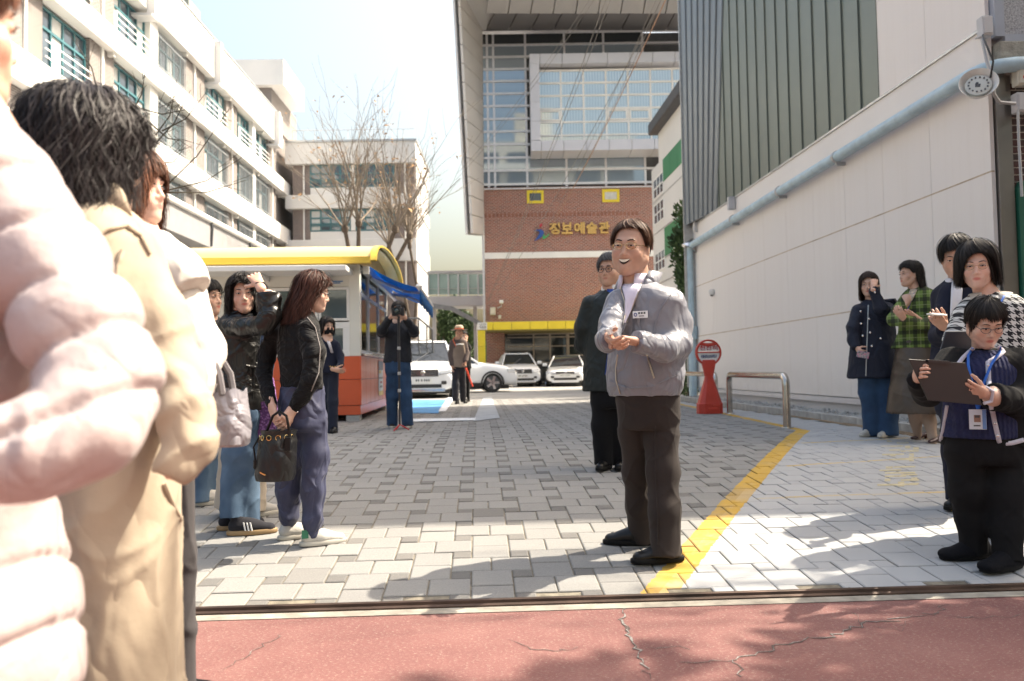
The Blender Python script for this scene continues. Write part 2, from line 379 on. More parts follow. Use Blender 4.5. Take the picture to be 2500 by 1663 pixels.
for k in range(80):
    px = rr.uniform(980, 1280) if k < 45 else rr.uniform(2050, 2480); u0, _ = uvp(px, 1460 if k < 45 else 1425); u = u0; v = rr.uniform(.01, .06); s = rr.uniform(.006, .018)
    p = np.array(Y(u, v, .006)); m.add([p + np.array([rr.uniform(-s, s), rr.uniform(-s, s), rr.uniform(-.2, .7) * s]) for _ in range(6)], [(0, 1, 2), (0, 2, 3), (0, 3, 4), (1, 2, 5), (3, 4, 5), (0, 1, 5), (2, 3, 5)])
tag(m.build('mortar_crumbs', crack_d), 'dark crumbs of broken mortar beside the gate track', 'rubble', kind='stuff')

# footway edge along the gym: low kerb stones and a gravelly strip
curb = thing('kerb', 'low grey concrete kerb along the foot of cream gym wall', 'kerb', Y(4.45, 4.2, YZ(5)), YA)
m = MB(); m.bx(0, .12, .004, .996, -.05, .09); kme = m.mesh('kerb_stone', concrete)
for k in range(0, 12): o = inst('kerb_stone', kme, curb, (random.uniform(-.004, .004), k * 1.0 - .3, random.uniform(-.004, .004)))
m = MB(); rr = random.Random(9)
for _ in range(900):
    u, v, s = rr.uniform(4.59, 5.12), rr.uniform(4.0, 15), rr.uniform(.012, .04); p = np.array(Y(u, v, YZ(v) + .03 + rr.uniform(0, .05)))
    q = [p + np.array([math.cos(a) * s * rr.uniform(.6, 1.2), math.sin(a) * s * rr.uniform(.6, 1.2), 0]) for a in (0, 1.6, 3.1, 4.7)] + [p + np.array([0, 0, s * rr.uniform(.5, 1)]), p - np.array([0, 0, s])]
    m.add(q, [(0, 1, 4), (1, 2, 4), (2, 3, 4), (3, 0, 4), (1, 0, 5), (2, 1, 5), (3, 2, 5), (0, 3, 5)])
tag(m.build('gravel', concrete), 'loose grey gravel strip under the cream gym wall', 'gravel', kind='stuff')
m = MB(); m.bx(4.57, 5.2, 3.9, 15.0, 0, YZ(6) + .05)
o = m.build('gravel_bed', concrete); o.location = Y(0, 0, 0); o.rotation_euler = (0, 0, YA); tag(o, kind='structure')

# far yard: worn sheet past the slabs, parking lines, blue bay
fy = M('far_paving', (.2, .2, .2), .9); fy.vary((.25, .245, .235), .2, .8); fy.bump(fy.noise(40, 3), .2, .004)
m = MB(); z = YZ(9); m.quad(Y(-30, 17.0, z), Y(12, 17.0, z), Y(12, 48, z), Y(-30, 48, z)); m.quad(Y(-30, 5, z - .012), Y(-8.6, 5, z - .012), Y(-8.6, 17, z - .012), Y(-30, 17, z - .012))
tag(m.build('far_yard', fy.m), kind='structure')
lp = mk('line_white', (.62, .64, .66), .8, amt=.2, scale=6); bp = mk('bay_blue', (.06, .22, .46), .8, amt=.25, scale=3)
def gpoly(name, pts, mat, label, cat, z=.007, kind='structure'):
    m = MB(); m.prism([G(*p) + (0, 0, z) for p in pts], (0, 0, .003)); return tag(m.build(name, mat), kind=kind)
gpoly('parking_bay', [(1004, 1010), (1070, 1010), (1092, 977), (1004, 977)], bp, '', '')
gpoly('bay_line', [(1070, 1006), (1088, 1006), (1110, 972), (1094, 972)], lp, '', '', z=.011)
gpoly('bay_line', [(1155, 1030), (1220, 1022), (1200, 970), (1180, 972)], mk('faint_paint', (.30, .32, .34), .85, amt=.15), '', '', z=.009)
gpoly('bay_line', [(985, 1032), (1160, 1028), (1162, 1022), (985, 1025)], lp, '', '', z=.011)
gpoly('bay_line', [(1320, 936), (1330, 936), (1312, 925), (1305, 925)], lp, '', '', z=.011)
# ================================================================== GYM (right): cream panels below, seamed metal above
cream = M('cream_panel', (.74, .68, .63), .5); cream.vary((.74, .68, .63), .04, .35)
wv = cream.node('ShaderNodeTexVoronoi'); wv.inputs['Scale'].default_value = 26; wv.inputs['Randomness'].default_value = 0
cream.nt.links.new(cream.co(), wv.inputs['Vector']); cream.bump(((S(cream.nt, wv.outputs[0]) - .35) * -4).sat(), .25, .004)
_gp = cream.node('ShaderNodeNewGeometry').outputs['Position']; _mp = cream.node('ShaderNodeMapping'); _mp.inputs['Scale'].default_value = (1, 5, .22); cream.nt.links.new(_gp, _mp.inputs[0])
_st = ((cream.noise(1.6, 6, .7, _mp.outputs[0]) - .5) * 3).sat(); _dz = cream.wpos()[2]; _lowd = ((_dz * -1 + 1.15) * 1.6).sat() * cream.noise(5, 5, .7, _gp)
cream.i('Base Color', cream.mix(_lowd * .45, cream.mix(_st * .30, (.76, .715, .68), (.64, .58, .52)), (.45, .40, .34)))
cream_flat = mk('cream_trim', (.75, .71, .675), .45, amt=.04, scale=.5)
GL = 10.8; GB = .574; gv0 = 4.17; GTOP = 11.7
gym = thing('gym_building', 'tall gymnasium with cream perforated panels below dark seamed metal cladding', 'building', Y(5.1, gv0, 0), YA)
m = MB(); m.bx(.05, 12, .06, GL, .2, GTOP); m.build('core_wall', grey_panel, gym)
m = MB(); m.bx(-.02, .04, 0, GL, GB - .09, GB - .01); m.build('base_rail', alu, gym)
pw = 1.05; zr = [GB, 1.782, 2.972, 4.10]
m = MB(); m.bx(-.012, .03, .003, pw - .003, .004, 1.19); pan = m.mesh('wall_panel', cream.m)
for r in range(3):
    for k in range(11):
        w = min(pw, GL - k * pw)
        if w < .2: continue
        inst('wall_panel', pan, gym, (0, k * pw, zr[r]), (0, 0, 0), (1, w / pw, (zr[r + 1] - zr[r]) / 1.19))
m = MB(); m.bx(-.03, .04, 0, GL, 4.105, 4.44); m.build('trim_band', cream_flat, gym)
_sl = mk('rusty_sealant', (.50, .40, .29), .8, amt=.3, scale=3)
for z in zr[1:3]: m = MB(); m.bx(-.014, .02, 0, GL, z - .007, z + .009); m.build('joint_sealant', _sl, gym)
m = MB(); m.bx(-.05, .04, 0, GL, 4.44, 4.47); m.build('flashing', galv, gym)
CE = 2.12                                    # where the seamed cladding starts
for r in range(5):
    for k in range(2): inst('wall_panel', pan, gym, (0.0, k * 1.06, 4.475 + r * 1.25), (0, 0, 0), (1, 1.06 / pw, 1.05))
clad = M('seamed_metal', (.17, .19, .175), .38, .35); clad.vary((.155, .18, .16), .08, .3)
clad2 = M('seamed_metal_blue', (.17, .19, .21), .36, .35); clad2.vary((.165, .19, .215), .08, .3)
s = .48; k = 0
yb, yt = 9.0, 7.7                            # slanted fold between the two faces
while CE + k * s < yb:
    a = CE + k * s; b = a + s
    m = MB(); z0, z1 = 4.475, GTOP
    def lim(z): return yt + (yb - yt) * (1 - (z - z0) / (z1 - z0))
    pts = [(0, a, z0), (0, min(b, yb), z0), (0, min(b, lim(z1)), z1), (0, min(a, lim(z1)), z1)]
    if b > yt: pts = [(0, a, z0), (0, min(b, yb), z0)] + ([(0, b, z1 - (b - yt) / (yb - yt) * (z1 - z0))] if b < yb and b > yt else []) + ([(0, yt, z1)] if a < yt else []) + [(0, min(a, yt), z1) if a < yt else (0, a, z1 - (a - yt) / (yb - yt) * (z1 - z0))]
    m.prism(pts, (.03, 0, 0)); m.bx(-.022, .0, a - .010, a + .010, z0, z1 if a < yt else z1 - (a - yt) / (yb - yt) * (z1 - z0)); m.build('cladding_strip', clad.m, gym); k += 1
nb = 7
for i in range(nb):                          # far facet, turned a little outwards
    def q(t, top): y = (yt if top else yb); yy = y + (GL - y) * t; return (-.0 - .22 * t, yy, GTOP if top else 4.475)
    a, b = i / nb, (i + 1) / nb; m = MB()
    m.prism([q(a, 0), q(b, 0), q(b, 1), q(a, 1)], (.06, 0, 0)); m.tube([np.array(q(a, 0)) - (.01, 0, 0), np.array(q(a, 1)) - (.01, 0, 0)], .02, 4); m.build('cladding_strip', clad2.m, gym)
m = MB(); m.bx(-.26, .2, GL, GL + .05, GB, GTOP); m.build('end_trim', galv, gym)
m = MB(); m.bx(-.3, 12.1, -.1, GL + .1, GTOP, GTOP + .12); m.build('roof', galv, gym)
# street-side face of the gym: steel corner, dark bricks, lintel, green door
m = MB(); m.bx(.045, .20, -.03, .1, 0.2, 3.95); m.build('corner_trim', mk('brushed_steel', (.42, .40, .38), .3, .9, amt=.12, scale=2), gym)
m = MB(); m.bx(.2, 9, .04, .3, 0, 4.0); m.build('mortar_wall', mk('white_mortar', (.62, .60, .56), .95, amt=.15, scale=20, bump=.5), gym)
bm_ = [mk('dark_brick%d' % i, c_, .8, amt=.3, scale=30, bump=.4) for i, c_ in enumerate([(.055, .03, .028), (.075, .033, .03), (.05, .035, .033)])]
m0 = []
for b in bm_:
    m = MB(); m.bx(0, .19, 0, .05, 0, .058); m0.append(m.mesh('brick', b))
rb = random.Random(4)
for r in range(0, 50):
    for c in range(4):
        x = .205 + c * .205 + (-.1 if r % 2 else 0); z = .25 + r * .073
        x0 = max(x, .203); w = x + .19 - x0
        if w > .03: inst('brick', rb.choice(m0), gym, (x0, .025 + rb.uniform(0, .006), z), (0, 0, 0), (w / .19, 1, 1))
m = MB(); m.bx(1.05, 9, .03, .1, 0, 4.0); m.build('brick_wall', brick_mat('dark_brickwork', (.06, .03, .028), (.08, .035, .03), (.6, .58, .55), .205, .073, .014), gym)
m = MB(); m.bx(.06, 9, -.10, .3, 4.0, 4.28); m.build('lintel', mk('rough_lintel', (.30, .29, .25), .95, amt=.3, scale=12, bump=.8, bscale=50, bdist=.01), gym, bevel=.012)
m = MB(); m.bx(.10, 9, -.02, .3, 4.36, 10.0); m.build('granite_panel', mk('speckled_panel', (.33, .34, .36), .7, amt=.5, scale=60, bump=.6, bscale=70), gym)
m = MB(); m.bx(.04, .14, -.07, .1, 4.34, 10.0); m.bx(.14, 9, -.07, .1, 4.285, 4.36); m.build('panel_frame', mk('frame_blue_grey', (.34, .37, .43), .4, amt=.08), gym)
gd = mk('green_door_paint', (.02, .115, .075), .4, amt=.1)
df = thing('green_door', 'dark green door frame and shutter set in the dark brick wall', 'door', gym.location, YA)
m = MB(); m.prism([(.22, -.06, .3), (.30, -.06, .3), (.30, -.06, 2.62), (.36, -.06, 2.70), (2.2, -.06, 2.70), (2.2, -.06, 2.86), (.26, -.06, 2.86), (.22, -.06, 2.78)], (0, .08, 0)); m.build('door_frame', gd, df, bevel=.006)
m = MB(); m.bx(.33, .39, -.045, .02, .3, 2.60); m.bx(.39, 2.2, -.045, .02, 2.54, 2.60); m.build('inner_frame', gd, df)
m = MB()
for k in range(22): m.bx(.39, 2.2, -.02, .02, .3 + k * .1, .393 + k * .1)
m.build('shutter', mk('dark_shutter', (.02, .03, .03), .5), df)
# light blue pipe with clips
bp_ = M('pale_blue_paint', (.42, .55, .62), .4); bp_.vary((.42, .55, .62), .14, 5); bp_.bump(bp_.noise(18, 3), .15, .004)
pipe = thing('blue_pipe', 'light blue painted pipe running along the cream gym wall', 'pipe', gym.location, YA)
zp = 4.0; m = MB(); pts = [(1.6, -.16, zp + .02), (.5, -.16, zp + .02), (.15, -.16, zp + .01), (0, -.13, zp), (-.09, -.04, zp - .005), (-.13, .12, zp - .01), (-.13, .4, zp - .01), (-.13, 5, zp - .02), (-.13, GL - .15, zp - .04), (-.13, GL - .04, zp - .07), (-.13, GL, zp - .16), (-.13, GL + .01, 3.2), (-.13, GL + .01, 1.9)]
m.tube(pts, .075, 12); m.build('pipe_run', bp_.m, pipe, smooth=True)
m = MB(); m.tube([(-.13, GL + .01, 1.9), (-.13, GL + .01, .2)], .10, 12); m.build('pipe_riser', bp_.m, pipe, smooth=True)
m = MB(); m.tube([(-.13, GL + .01, 2.02), (-.13, GL + .01, 1.72)], .155, 12); m.build('pipe_joint', bp_.m, pipe)
for yy in (3.1, 5.2, 7.6):
    m = MB(); m.tube([(-.13, yy - .03, zp - .015), (-.13, yy + .03, zp - .015)], .086, 10); m.bx(-.15, 0, yy - .02, yy + .02, zp - .14, zp - .09); m.build('pipe_clip', galv, pipe)
# round white bulkhead floodlight and junction box
fl = thing('flood_lamp', 'round white dome lamp hung under the blue pipe at the gym corner', 'lamp', P(2388, 210, 7.62))
m = MB(); prof = [(.02, .10), (.07, .09), (.10, .05), (.165, -.02), (.17, -.04), (.16, -.04), (.10, .02)]
def tilt(mb_, rot):
    R_ = np.array(rot); mb_.v = [tuple(R_ @ np.array(p)) for p in mb_.v]; return mb_
rotf = Matrix.Rotation(R(70), 3, 'X') @ Matrix.Rotation(R(0), 3, 'Y'); rotf = Matrix.Rotation(R(-25), 3, 'Z') @ rotf
dome_m = mk('lamp_white', (.72, .71, .68), .35, amt=.06)
m.lathe([(.01, -.09), (.09, -.085), (.12, -.05), (.175, .05), (.172, .055), (.115, -.03)], 24); tilt(m, Matrix(rotf)); m.build('dome', dome_m, fl, smooth=True)
m = MB(); m.lathe([(.112, -.04), (.118, .015), (.10, .022), (.01, .024)], 24); tilt(m, Matrix(rotf)); m.build('lens', mk('lamp_lens', (.55, .55, .5), .3, amt=.1), fl, smooth=True)
m = MB()
for k in range(14):
    a = 2 * math.pi * k / 14; m.obox((math.cos(a) * .085, math.sin(a) * .085, .026), (.007, 0, 0), (0, .007, 0), (0, 0, .004))
for k in range(5): m.obox((random.uniform(-.025, .025), random.uniform(-.025, .025), .027), (.011, 0, 0), (0, .008, 0), (0, 0, .004))
tilt(m, Matrix(rotf)); m.build('led_spots', dark_grey, fl)['kind'] = 'stuff'
def part_box(name, label, cat, px, py, d, sx, sy, sz, mat, off=(0, 0, 0)):
    o = thing(name, label, cat, tuple(P(px, py, d) + np.array(off)), YA); m = MB(); m.bx(-sx, sx, -sy, sy, -sz, sz); m.build('body', mat, o, bevel=min(sx, sz) * .15); m = MB(); m.bx(-sx * .8, sx * .8, -sy - .012, -sy - .001, -sz * .8, sz * .8); m.build('lid', mat, o); return o
box_m = mk('box_grey', (.50, .50, .51), .5, amt=.08)
jb = part_box('junction_box', 'grey electrical box high on the cream wall under the metal frame', 'electrical box', 2404, 67, 7.75, .055, .05, .10, box_m)
jb2 = part_box('junction_box', 'grey junction box with conduit on the dark brick wall', 'electrical box', 2492, 253, 7.72, .07, .05, .10, box_m)
jb3 = part_box('alarm_box', 'beige alarm box with red logo on the dark brick wall', 'electrical box', 2492, 190, 7.72, .065, .05, .09, mk('box_beige', (.6, .57, .48), .5, amt=.06))
m = MB(); m.bx(-.02, .03, -.066, -.063, -.03, .0); m.build('red_logo', mk('logo_red', (.55, .02, .03), .5, amt=0), jb3)
def wire(name, label, pts, r, mat, n=6, cat='cable'):
    m = MB(); m.tube(pts, r, n); o = m.build(name, mat, smooth=True, off=pts[0]); o.location = pts[0]; return tag(o, label, cat)
conduit = mk('conduit_grey', (.42, .42, .43), .5, .3, amt=.1)
wire('conduit', 'grey flexible conduit looping from lamp to brick wall box', [P(2398, 95, 7.7), P(2410, 150, 7.66), P(2424, 190, 7.6), P(2426, 230, 7.6), P(2440, 250, 7.62), P(2478, 253, 7.66)], .018, conduit)
wire('conduit', 'thin grey conduit dropping down the dark brick wall', [P(2485, 268, 7.66), P(2487, 340, 7.66), P(2495, 480, 7.66)], .013, conduit)
wire('cable', 'black cable hanging from the grey box past the blue pipe', [P(2400, 85, 7.7), P(2408, 110, 7.6), P(2425, 150, 7.55), P(2418, 190, 7.58)], .010, black_plastic)
wire('cable', 'grey cable running up the flashing to the grey box', [P(2346, 121, 8.4), P(2375, 100, 8.1), P(2398, 84, 7.75)], .010, conduit)
cm = thing('wall_camera', 'tiny white dome camera low on the cream gym wall', 'camera', P(1737, 714, 17.2)); m = MB(); m.lathe([(.01, -.07), (.05, -.05), (.07, .02), (.06, .06), (.01, .07)], 12); m.build('dome', dome_m, cm, smooth=True); m = MB(); m.lathe([(.005, -.09), (.03, -.075), (.035, -.05)], 8); m.build('lens', dark_grey, cm)
for px, py, d, lab in ((1785, 497, 15.6, 'small white wall box on the flashing above the blue pipe'), (1700, 553, 18.3, 'small white box at the far end of gym cladding')):
    part_box('wall_box', lab, 'electrical box', px, py, d, .07, .05, .13, box_m)
sp = thing('spot_lamp', 'silver floodlight on a bracket at the far gym corner', 'lamp', P(1690, 598, 18.6)); m = MB(); m.lathe([(.03, .16), (.10, .12), (.2, -.1), (.21, -.13), (.19, -.13)], 16); tilt(m, Matrix.Rotation(R(35), 3, 'Y')); m.build('shade', steel, sp, smooth=True)
m = MB(); m.tube([(.12, 0, .14), (.2, 0, .2), (.32, 0, .1)], .03, 6); m.build('bracket', dark_grey, sp)

# ================================================================== PALE BLOCK WITH GREEN STRIPES
pb = thing('striped_block', 'pale panelled block with green stripes beside the brick hall', 'building', Y(0, 0, 0), YA)
pl_m = mk('pale_panel', (.68, .67, .64), .5, amt=.05, scale=.4); grn = mk('green_panel', (.03, .20, .085), .45, amt=.08, scale=.6)
u6 = 6.85; va, vb = 19.8, 27.0; uu = 7.15
m = MB(); m.bx(u6, u6 + 9, va, vb, .1, 8.9); m.bx(uu, u6 + 9, va, vb - .02, 8.9, 10.4); m.build('wall', pl_m, pb)
m = MB(); m.bx(uu - .35, u6 + 9, va - .1, vb + .25, 10.4, 10.85); m.build('roof', dark_grey, pb, bevel=.05)
for z0, z1 in ((8.0, 8.82), (5.2, 6.25)):
    for k in range(5): m = MB(); m.bx(u6 - .02, u6 + .02, va + k * 1.05 + .01, va + (k + 1) * 1.05 - .01, z0, z1); m.build('green_panel', grn, pb)
m = MB()
for z in (2.2, 3.35, 4.3, 5.15, 6.3, 7.55): m.bx(u6 - .012, u6 + .01, va, vb, z - .02, z + .02)
m.build('joint_line', galv, pb)
def win_grid(parent, v0, v1, z0, z1, nc, nr, u=u6, fm=None, gm=None, ft=.05):
    f = MB(); f.bx(u - .03, u + .02, v0 - ft, v0, z0 - ft, z1 + ft); f.bx(u - .03, u + .02, v1, v1 + ft, z0 - ft, z1 + ft)
    for i in range(1, nc): f.bx(u - .03, u + .02, v0 + (v1 - v0) * i / nc - ft / 2, v0 + (v1 - v0) * i / nc + ft / 2, z0, z1)
    for j in range(nr + 1): f.bx(u - .028, u + .018, v0, v1, z0 + (z1 - z0) * j / nr - ft / 2, z0 + (z1 - z0) * j / nr + ft / 2)
    w = f.build('window', fm or white_paint, parent)
    for i in range(nc):
        for j in range(nr): g_ = MB(); g_.bx(u - .008, u + .02, v0 + (v1 - v0) * i / nc, v0 + (v1 - v0) * (i + 1) / nc, z0 + (z1 - z0) * j / nr, z0 + (z1 - z0) * (j + 1) / nr); g_.build('pane', gm or glass_school, w)
win_grid(pb, 25.1, 26.6, 7.65, 8.4, 3, 2); win_grid(pb, 25.1, 26.6, 6.65, 7.4, 3, 2); win_grid(pb, 25.1, 26.6, 4.8, 5.5, 3, 2)

# ================================================================== BRICK HALL (centre)
BD = 40.0
def fx(px, d=BD): return P(px, 800, d)[0]
def fz(py, d=BD, px=1350): return P(px, py, d)[2]
hall = thing('brick_hall', 'tall hall of red brick and curtain glazing under a sloped metal roof', 'building', (3, BD, 0))
HO = (3, BD, 0)
def hb(name, x0, x1, y0, y1, z0, z1, mat, parent=hall, **k):
    m = MB(); m.bx(x0, x1, y0, y1, z0, z1); return m.build(name, mat, parent, off=HO, **k)
redbrick = brick_mat('red_brick', (.34, .11, .066), (.15, .062, .05), (.50, .41, .36), .225, .08, .014, stain=1)
xl, xr = fx(1186), 9.0
zb, zc, zt = 3.5, fz(456), fz(82)
hb('brick_wall', xl, xr, BD, BD + 8, zb, zc, redbrick)
hb('brick_wall', xl, xl + .95, BD + .1, BD + 8, 0, zb - .05, redbrick)
hb('white_band', xl - .01, xr, BD - .05, BD + .04, fz(630), fz(615), white_paint)
for k in range(40): hb('soldier_brick', xl + .02 + k * .2, xl + .15 + k * .2, BD - .012, BD + .02, fz(524) - .1, fz(524) + .1, mk('soldier', (.26, .115, .08), .85, amt=.25) if k == 0 else bpy.data.materials['soldier'])
yf = mk('yellow_paint', (.72, .56, .03), .45, amt=.07, scale=1.5)
for a, b in ((1292, 1333), (1477, 1519)):
    x0, x1, z0, z1 = fx(a), fx(b), fz(496), fz(465); f = MB(); t = .13
    f.bx(x0, x1, BD - .06, BD, z0, z0 + t); f.bx(x0, x1, BD - .06, BD, z1 - t, z1); f.bx(x0, x0 + t, BD - .06, BD, z0 + t, z1 - t); f.bx(x1 - t, x1, BD - .06, BD, z0 + t, z1 - t)
    w = f.build('window', yf, hall, off=HO); hb('pane', x0 + t, x1 - t, BD - .02, BD - .004, z0 + t, z1 - t, glass_school if a < 1400 else mk('blind', (.55, .55, .52), .6), w)
    w.matrix_parent_inverse = Matrix.Identity(4)
# curtain wall
cx0 = fx(1178); hb('curtain_backing', cx0, xr, BD + .12, BD + 8, zc, zt, dark_grey)
rows = [fz(y / 3.408) for y in (265, 372, 470, 572, 672, 775, 878, 985, 1090, 1198, 1308, 1415, 1530)]
cols = [fx(1100 + x / 3.408) for x in (262, 338, 390, 660, 990, 1320, 1650, 1980, 2310, 2640)]
bx0, bz0, bz1 = fx(1304, 38.4), fz(368, 38.4), fz(131, 38.4)
mul = MB()
for z in rows: mul.bx(cx0, xr, BD - .06, BD + .1, z - .055, z + .055)
for x in cols[:4]: mul.bx(x - .055, x + .055, BD - .04, BD + .1, zc, zt)
for x in cols[4:]: mul.bx(x - .055, x + .055, BD - .04, BD + .1, zc, rows[10]); mul.bx(x - .055, x + .055, BD - .04, BD + .1, rows[2], zt)
mul.build('mullions', alu, hall, off=HO)
for i in range(len(cols) - 1):
    if cols[i] > 7: break
    for j in range(len(rows) - 1):
        if i >= 3 and 1 < j < 10: continue
        hb('pane', cols[i], cols[i + 1], BD + .0, BD + .03, rows[j + 1], rows[j], glass if j > 0 else glass_dark)
# projecting framed box
PB = 38.4; fw = .52; frm = mk('frame_panel', (.56, .56, .60), .4, .2, amt=.05, scale=.5)
def px_(z): return fx(1100 + z / 3.408, PB)
xs = [bx0] + [px_(v) for v in (785, 972, 1162, 1355, 1545, 1735, 1925, 2115, 2305)]
for a, b in zip(xs, xs[1:]):
    for z0, z1 in ((bz1 - .5, bz1), (bz0, bz0 + .52)): hb('frame_panel', a + .012, b - .012, PB, BD - .1, z0, z1, frm)
zz = np.linspace(bz0 + .53, bz1 - .51, 5)
for z0, z1 in zip(zz, zz[1:]): hb('frame_panel', bx0 + .012, bx0 + .49, PB, BD - .1, z0 + .012, z1, frm)
ins = 38.95; wc = [fx(1100 + v / 3.408, ins) for v in (770, 955, 1145, 1335, 1520, 1710, 1895, 2080, 2265)]; wr = [fz(v / 3.408, ins) for v in (590, 695, 800, 910, 1020, 1130, 1185)]
fr = MB()
for x in wc: fr.bx(x - .045, x + .045, ins - .04, ins + .05, wr[-1], wr[0])
for z in wr: fr.bx(wc[0], wc[-1], ins - .05, ins + .05, z - .045, z + .045)
fr.build('box_mullions', white_paint, hall, off=HO)
curt = M('curtained_glass', (.46, .54, .60), .05, .45, .8); cw = curt.node('ShaderNodeTexWave'); cw.inputs['Scale'].default_value = 2.2; cw.inputs['Distortion'].default_value = 1.5; curt.nt.links.new(curt.co(), cw.inputs['Vector'])
curt.i('Base Color', curt.mix(S(curt.nt, cw.outputs[1]), (.36, .44, .50), (.58, .66, .70)))
for i in range(len(wc) - 1):
    for j in range(len(wr) - 1): hb('pane', wc[i], wc[i + 1], ins, ins + .03, wr[j + 1], wr[j], curt.m)
for i in (0, 3, 4):
    f = MB(); x0, x1, z0, z1 = wc[i] + .06, wc[i + 1] - .06, wr[4] + .07, wr[3] - .07
    f.bx(x0, x1, ins - .07, ins, z0, z0 + .07); f.bx(x0, x1, ins - .07, ins, z1 - .07, z1); f.bx(x0, x0 + .07, ins - .07, ins, z0 + .07, z1 - .07); f.bx(x1 - .07, x1, ins - .07, ins, z0 + .07, z1 - .07); f.build('vent_sash', white_paint, hall, off=HO)
# roof: sloped soffit in two bands, and the splayed side fin
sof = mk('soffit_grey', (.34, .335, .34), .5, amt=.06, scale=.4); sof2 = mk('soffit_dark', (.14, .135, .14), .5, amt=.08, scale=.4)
d1, d2 = 37.2, 34.0
def band(name, ya, da, yb_, db, mat, n):
    for i in range(n):
        a, b = i / n, (i + 1) / n; x0a, x1a = 1185, 1790; 
        q = lambda t, y, d, sh: P(x0a + (x1a - x0a) * t + sh, y, d)
        m = MB(); m.prism([q(a + .002, ya, da, 0), q(b - .002, ya, da, 0), q(b - .002, yb_, db, 22), q(a + .002, yb_, db, 22)], (0, .05, .12)); m.build('soffit_panel', mat, hall, off=HO)
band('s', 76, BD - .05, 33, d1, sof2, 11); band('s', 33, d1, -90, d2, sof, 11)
m = MB(); m.prism([P(1165, 80, BD + .1), P(1790, 78, BD + .1), P(1850, -92, d2 - .1), P(1090, -92, d2 - .1)], (0, .6, .9)); m.build('roof', grey_panel, hall, off=HO)
m = MB(); m.tube([P(1178, 79, BD - .1), P(1800, 70, BD - .1)], .12, 4); m.build('soffit_trim', alu, hall, off=HO)
fin_m = mk('fin_panel', (.56, .53, .50), .5, amt=.05, scale=.4); nf = 13
for i in range(nf):
    a, b = i / nf + .0015, (i + 1) / nf - .0015
    q = lambda t, f: P(1178 + 4 * t, 34 + 541 * t, BD - .15) if f else P(1122 + 33 * t, -30 + 600 * t, 36.0)
    m = MB(); m.prism([q(a, 0), q(a, 1), q(b, 1), q(b, 0)], (-.12, 0, 0)); m.build('fin_panel', fin_m, hall, off=HO)
m = MB(); m.prism([P(1115, -60, 36.1), P(1181, 20, BD), P(1184, 575, BD), P(1150, 572, 36.1)], (-.1, .1, 0)); m.v = [(x - .16, y, z) for x, y, z in m.v]; m.build('fin_core', grey_panel, hall, off=HO)
hb('down_pipe', xl - .12, xl - .02, BD - .1, BD, 3.5, fz(460), alu)
hb('glazing_sill', cx0, xr, BD - .12, BD + .05, zc - .12, zc - .06, alu)
# yellow entrance canopy
can = [fx(v, 38.2) for v in (1166, 1184, 1204, 1249, 1294, 1337, 1381, 1425, 1470, 1515, 1560, 1605)]
for a, b in zip(can[1:], can[2:]): hb('canopy_panel', a + .01, b - .01, 38.2, BD, fz(803, 38.2), fz(784, 38.2), yf)
hb('sign_plate', can[0], can[1] + .1, 38.15, 38.5, fz(802, 38.2), fz(785, 38.2), white_paint)
for k in range(3): hb('canopy_post', can[0] + .0, can[0] + .36, 38.2, 38.6, .28 + k * 1.0, 1.27 + k * 1.0 if k < 2 else fz(803, 38.2) - .01, yf)
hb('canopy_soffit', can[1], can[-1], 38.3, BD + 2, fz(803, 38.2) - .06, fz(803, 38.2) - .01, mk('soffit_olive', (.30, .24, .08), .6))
ed = 41.5; hb('entrance_glass', xl + .9, xr, ed, ed + .05, .3, 3.5, glass_dark)
f = MB()
for x in (1302, 1342, 1384, 1387, 1424, 1470, 1515): f.bx(fx(x, ed) - .04, fx(x, ed) + .04, ed - .08, ed, .3, 3.4)
for y in (815, 823, 845, 868, 885): f.bx(fx(1238, ed) if y != 868 else fx(1384, ed), xr, ed - .07, ed, fz(y, ed) - .03, fz(y, ed) + .03)
f.build('entrance_frame', mk('bronze_frame', (.34, .29, .24), .4, .5), hall, off=HO)
hb('green_pipe', xl - .05, xl + .03, 39.2, 39.3, .3, 2.6, mk('green_pipe_p', (.02, .25, .08), .4))
# lettering and emblem on the wall
gold = mk('gold_letters', (.62, .40, .13), .35, .35, amt=.06)
def text(name, body, size, mat, loc, rot, parent=None, ext=.01, align='LEFT', bold=0, res=3):
    cu = bpy.data.curves.new(name, 'FONT'); cu.body = body; cu.size = size; cu.extrude = ext; cu.align_x = align; cu.resolution_u = res; cu.offset = bold
    t = bpy.data.objects.new(name, cu); COL.objects.link(t); bpy.context.view_layer.update()
    me = bpy.data.meshes.new_from_object(t); bpy.data.objects.remove(t)
    me.materials.clear(); me.materials.append(mat); o = bpy.data.objects.new(name, me); COL.objects.link(o); o.location = loc; o.rotation_euler = rot; o.parent = parent; return o
for _t, _y in (('CCTV', 792), ('작동중', 799)): text('sign_text', _t, .13, dark_grey, (can[0] + .08 - HO[0], 38.14 - HO[1], fz(_y, 38.2)), (R(90), 0, 0), hall, .004)
sg = thing('wall_lettering', 'gold raised Korean lettering with small emblem on the red brick wall', 'sign', (fx(1345), BD - .1, fz(573)))
for k, ch in enumerate('정보예술관'):
    o = text('letter', ch, .62, gold, (k * .64, 0, 0), (R(90), 0, 0), sg, .05, bold=.022)
    v = o.data.vertices; xs_ = [q.co.x for q in v]; ys_ = [q.co.y for q in v]; w, h = max(xs_) - min(xs_), max(ys_) - min(ys_)
    for q in v: q.co.x = (q.co.x - min(xs_)) * .56 / w; q.co.y = (q.co.y - min(ys_)) * .60 / h
def emb(name, pts, mat):
    m = MB(); m.prism([P(1300 + x / 10.714, 520 + y / 10.714, BD - .13) for x, y in pts], (0, .06, 0)); o = m.build(name, mat, sg, off=sg.location); return o
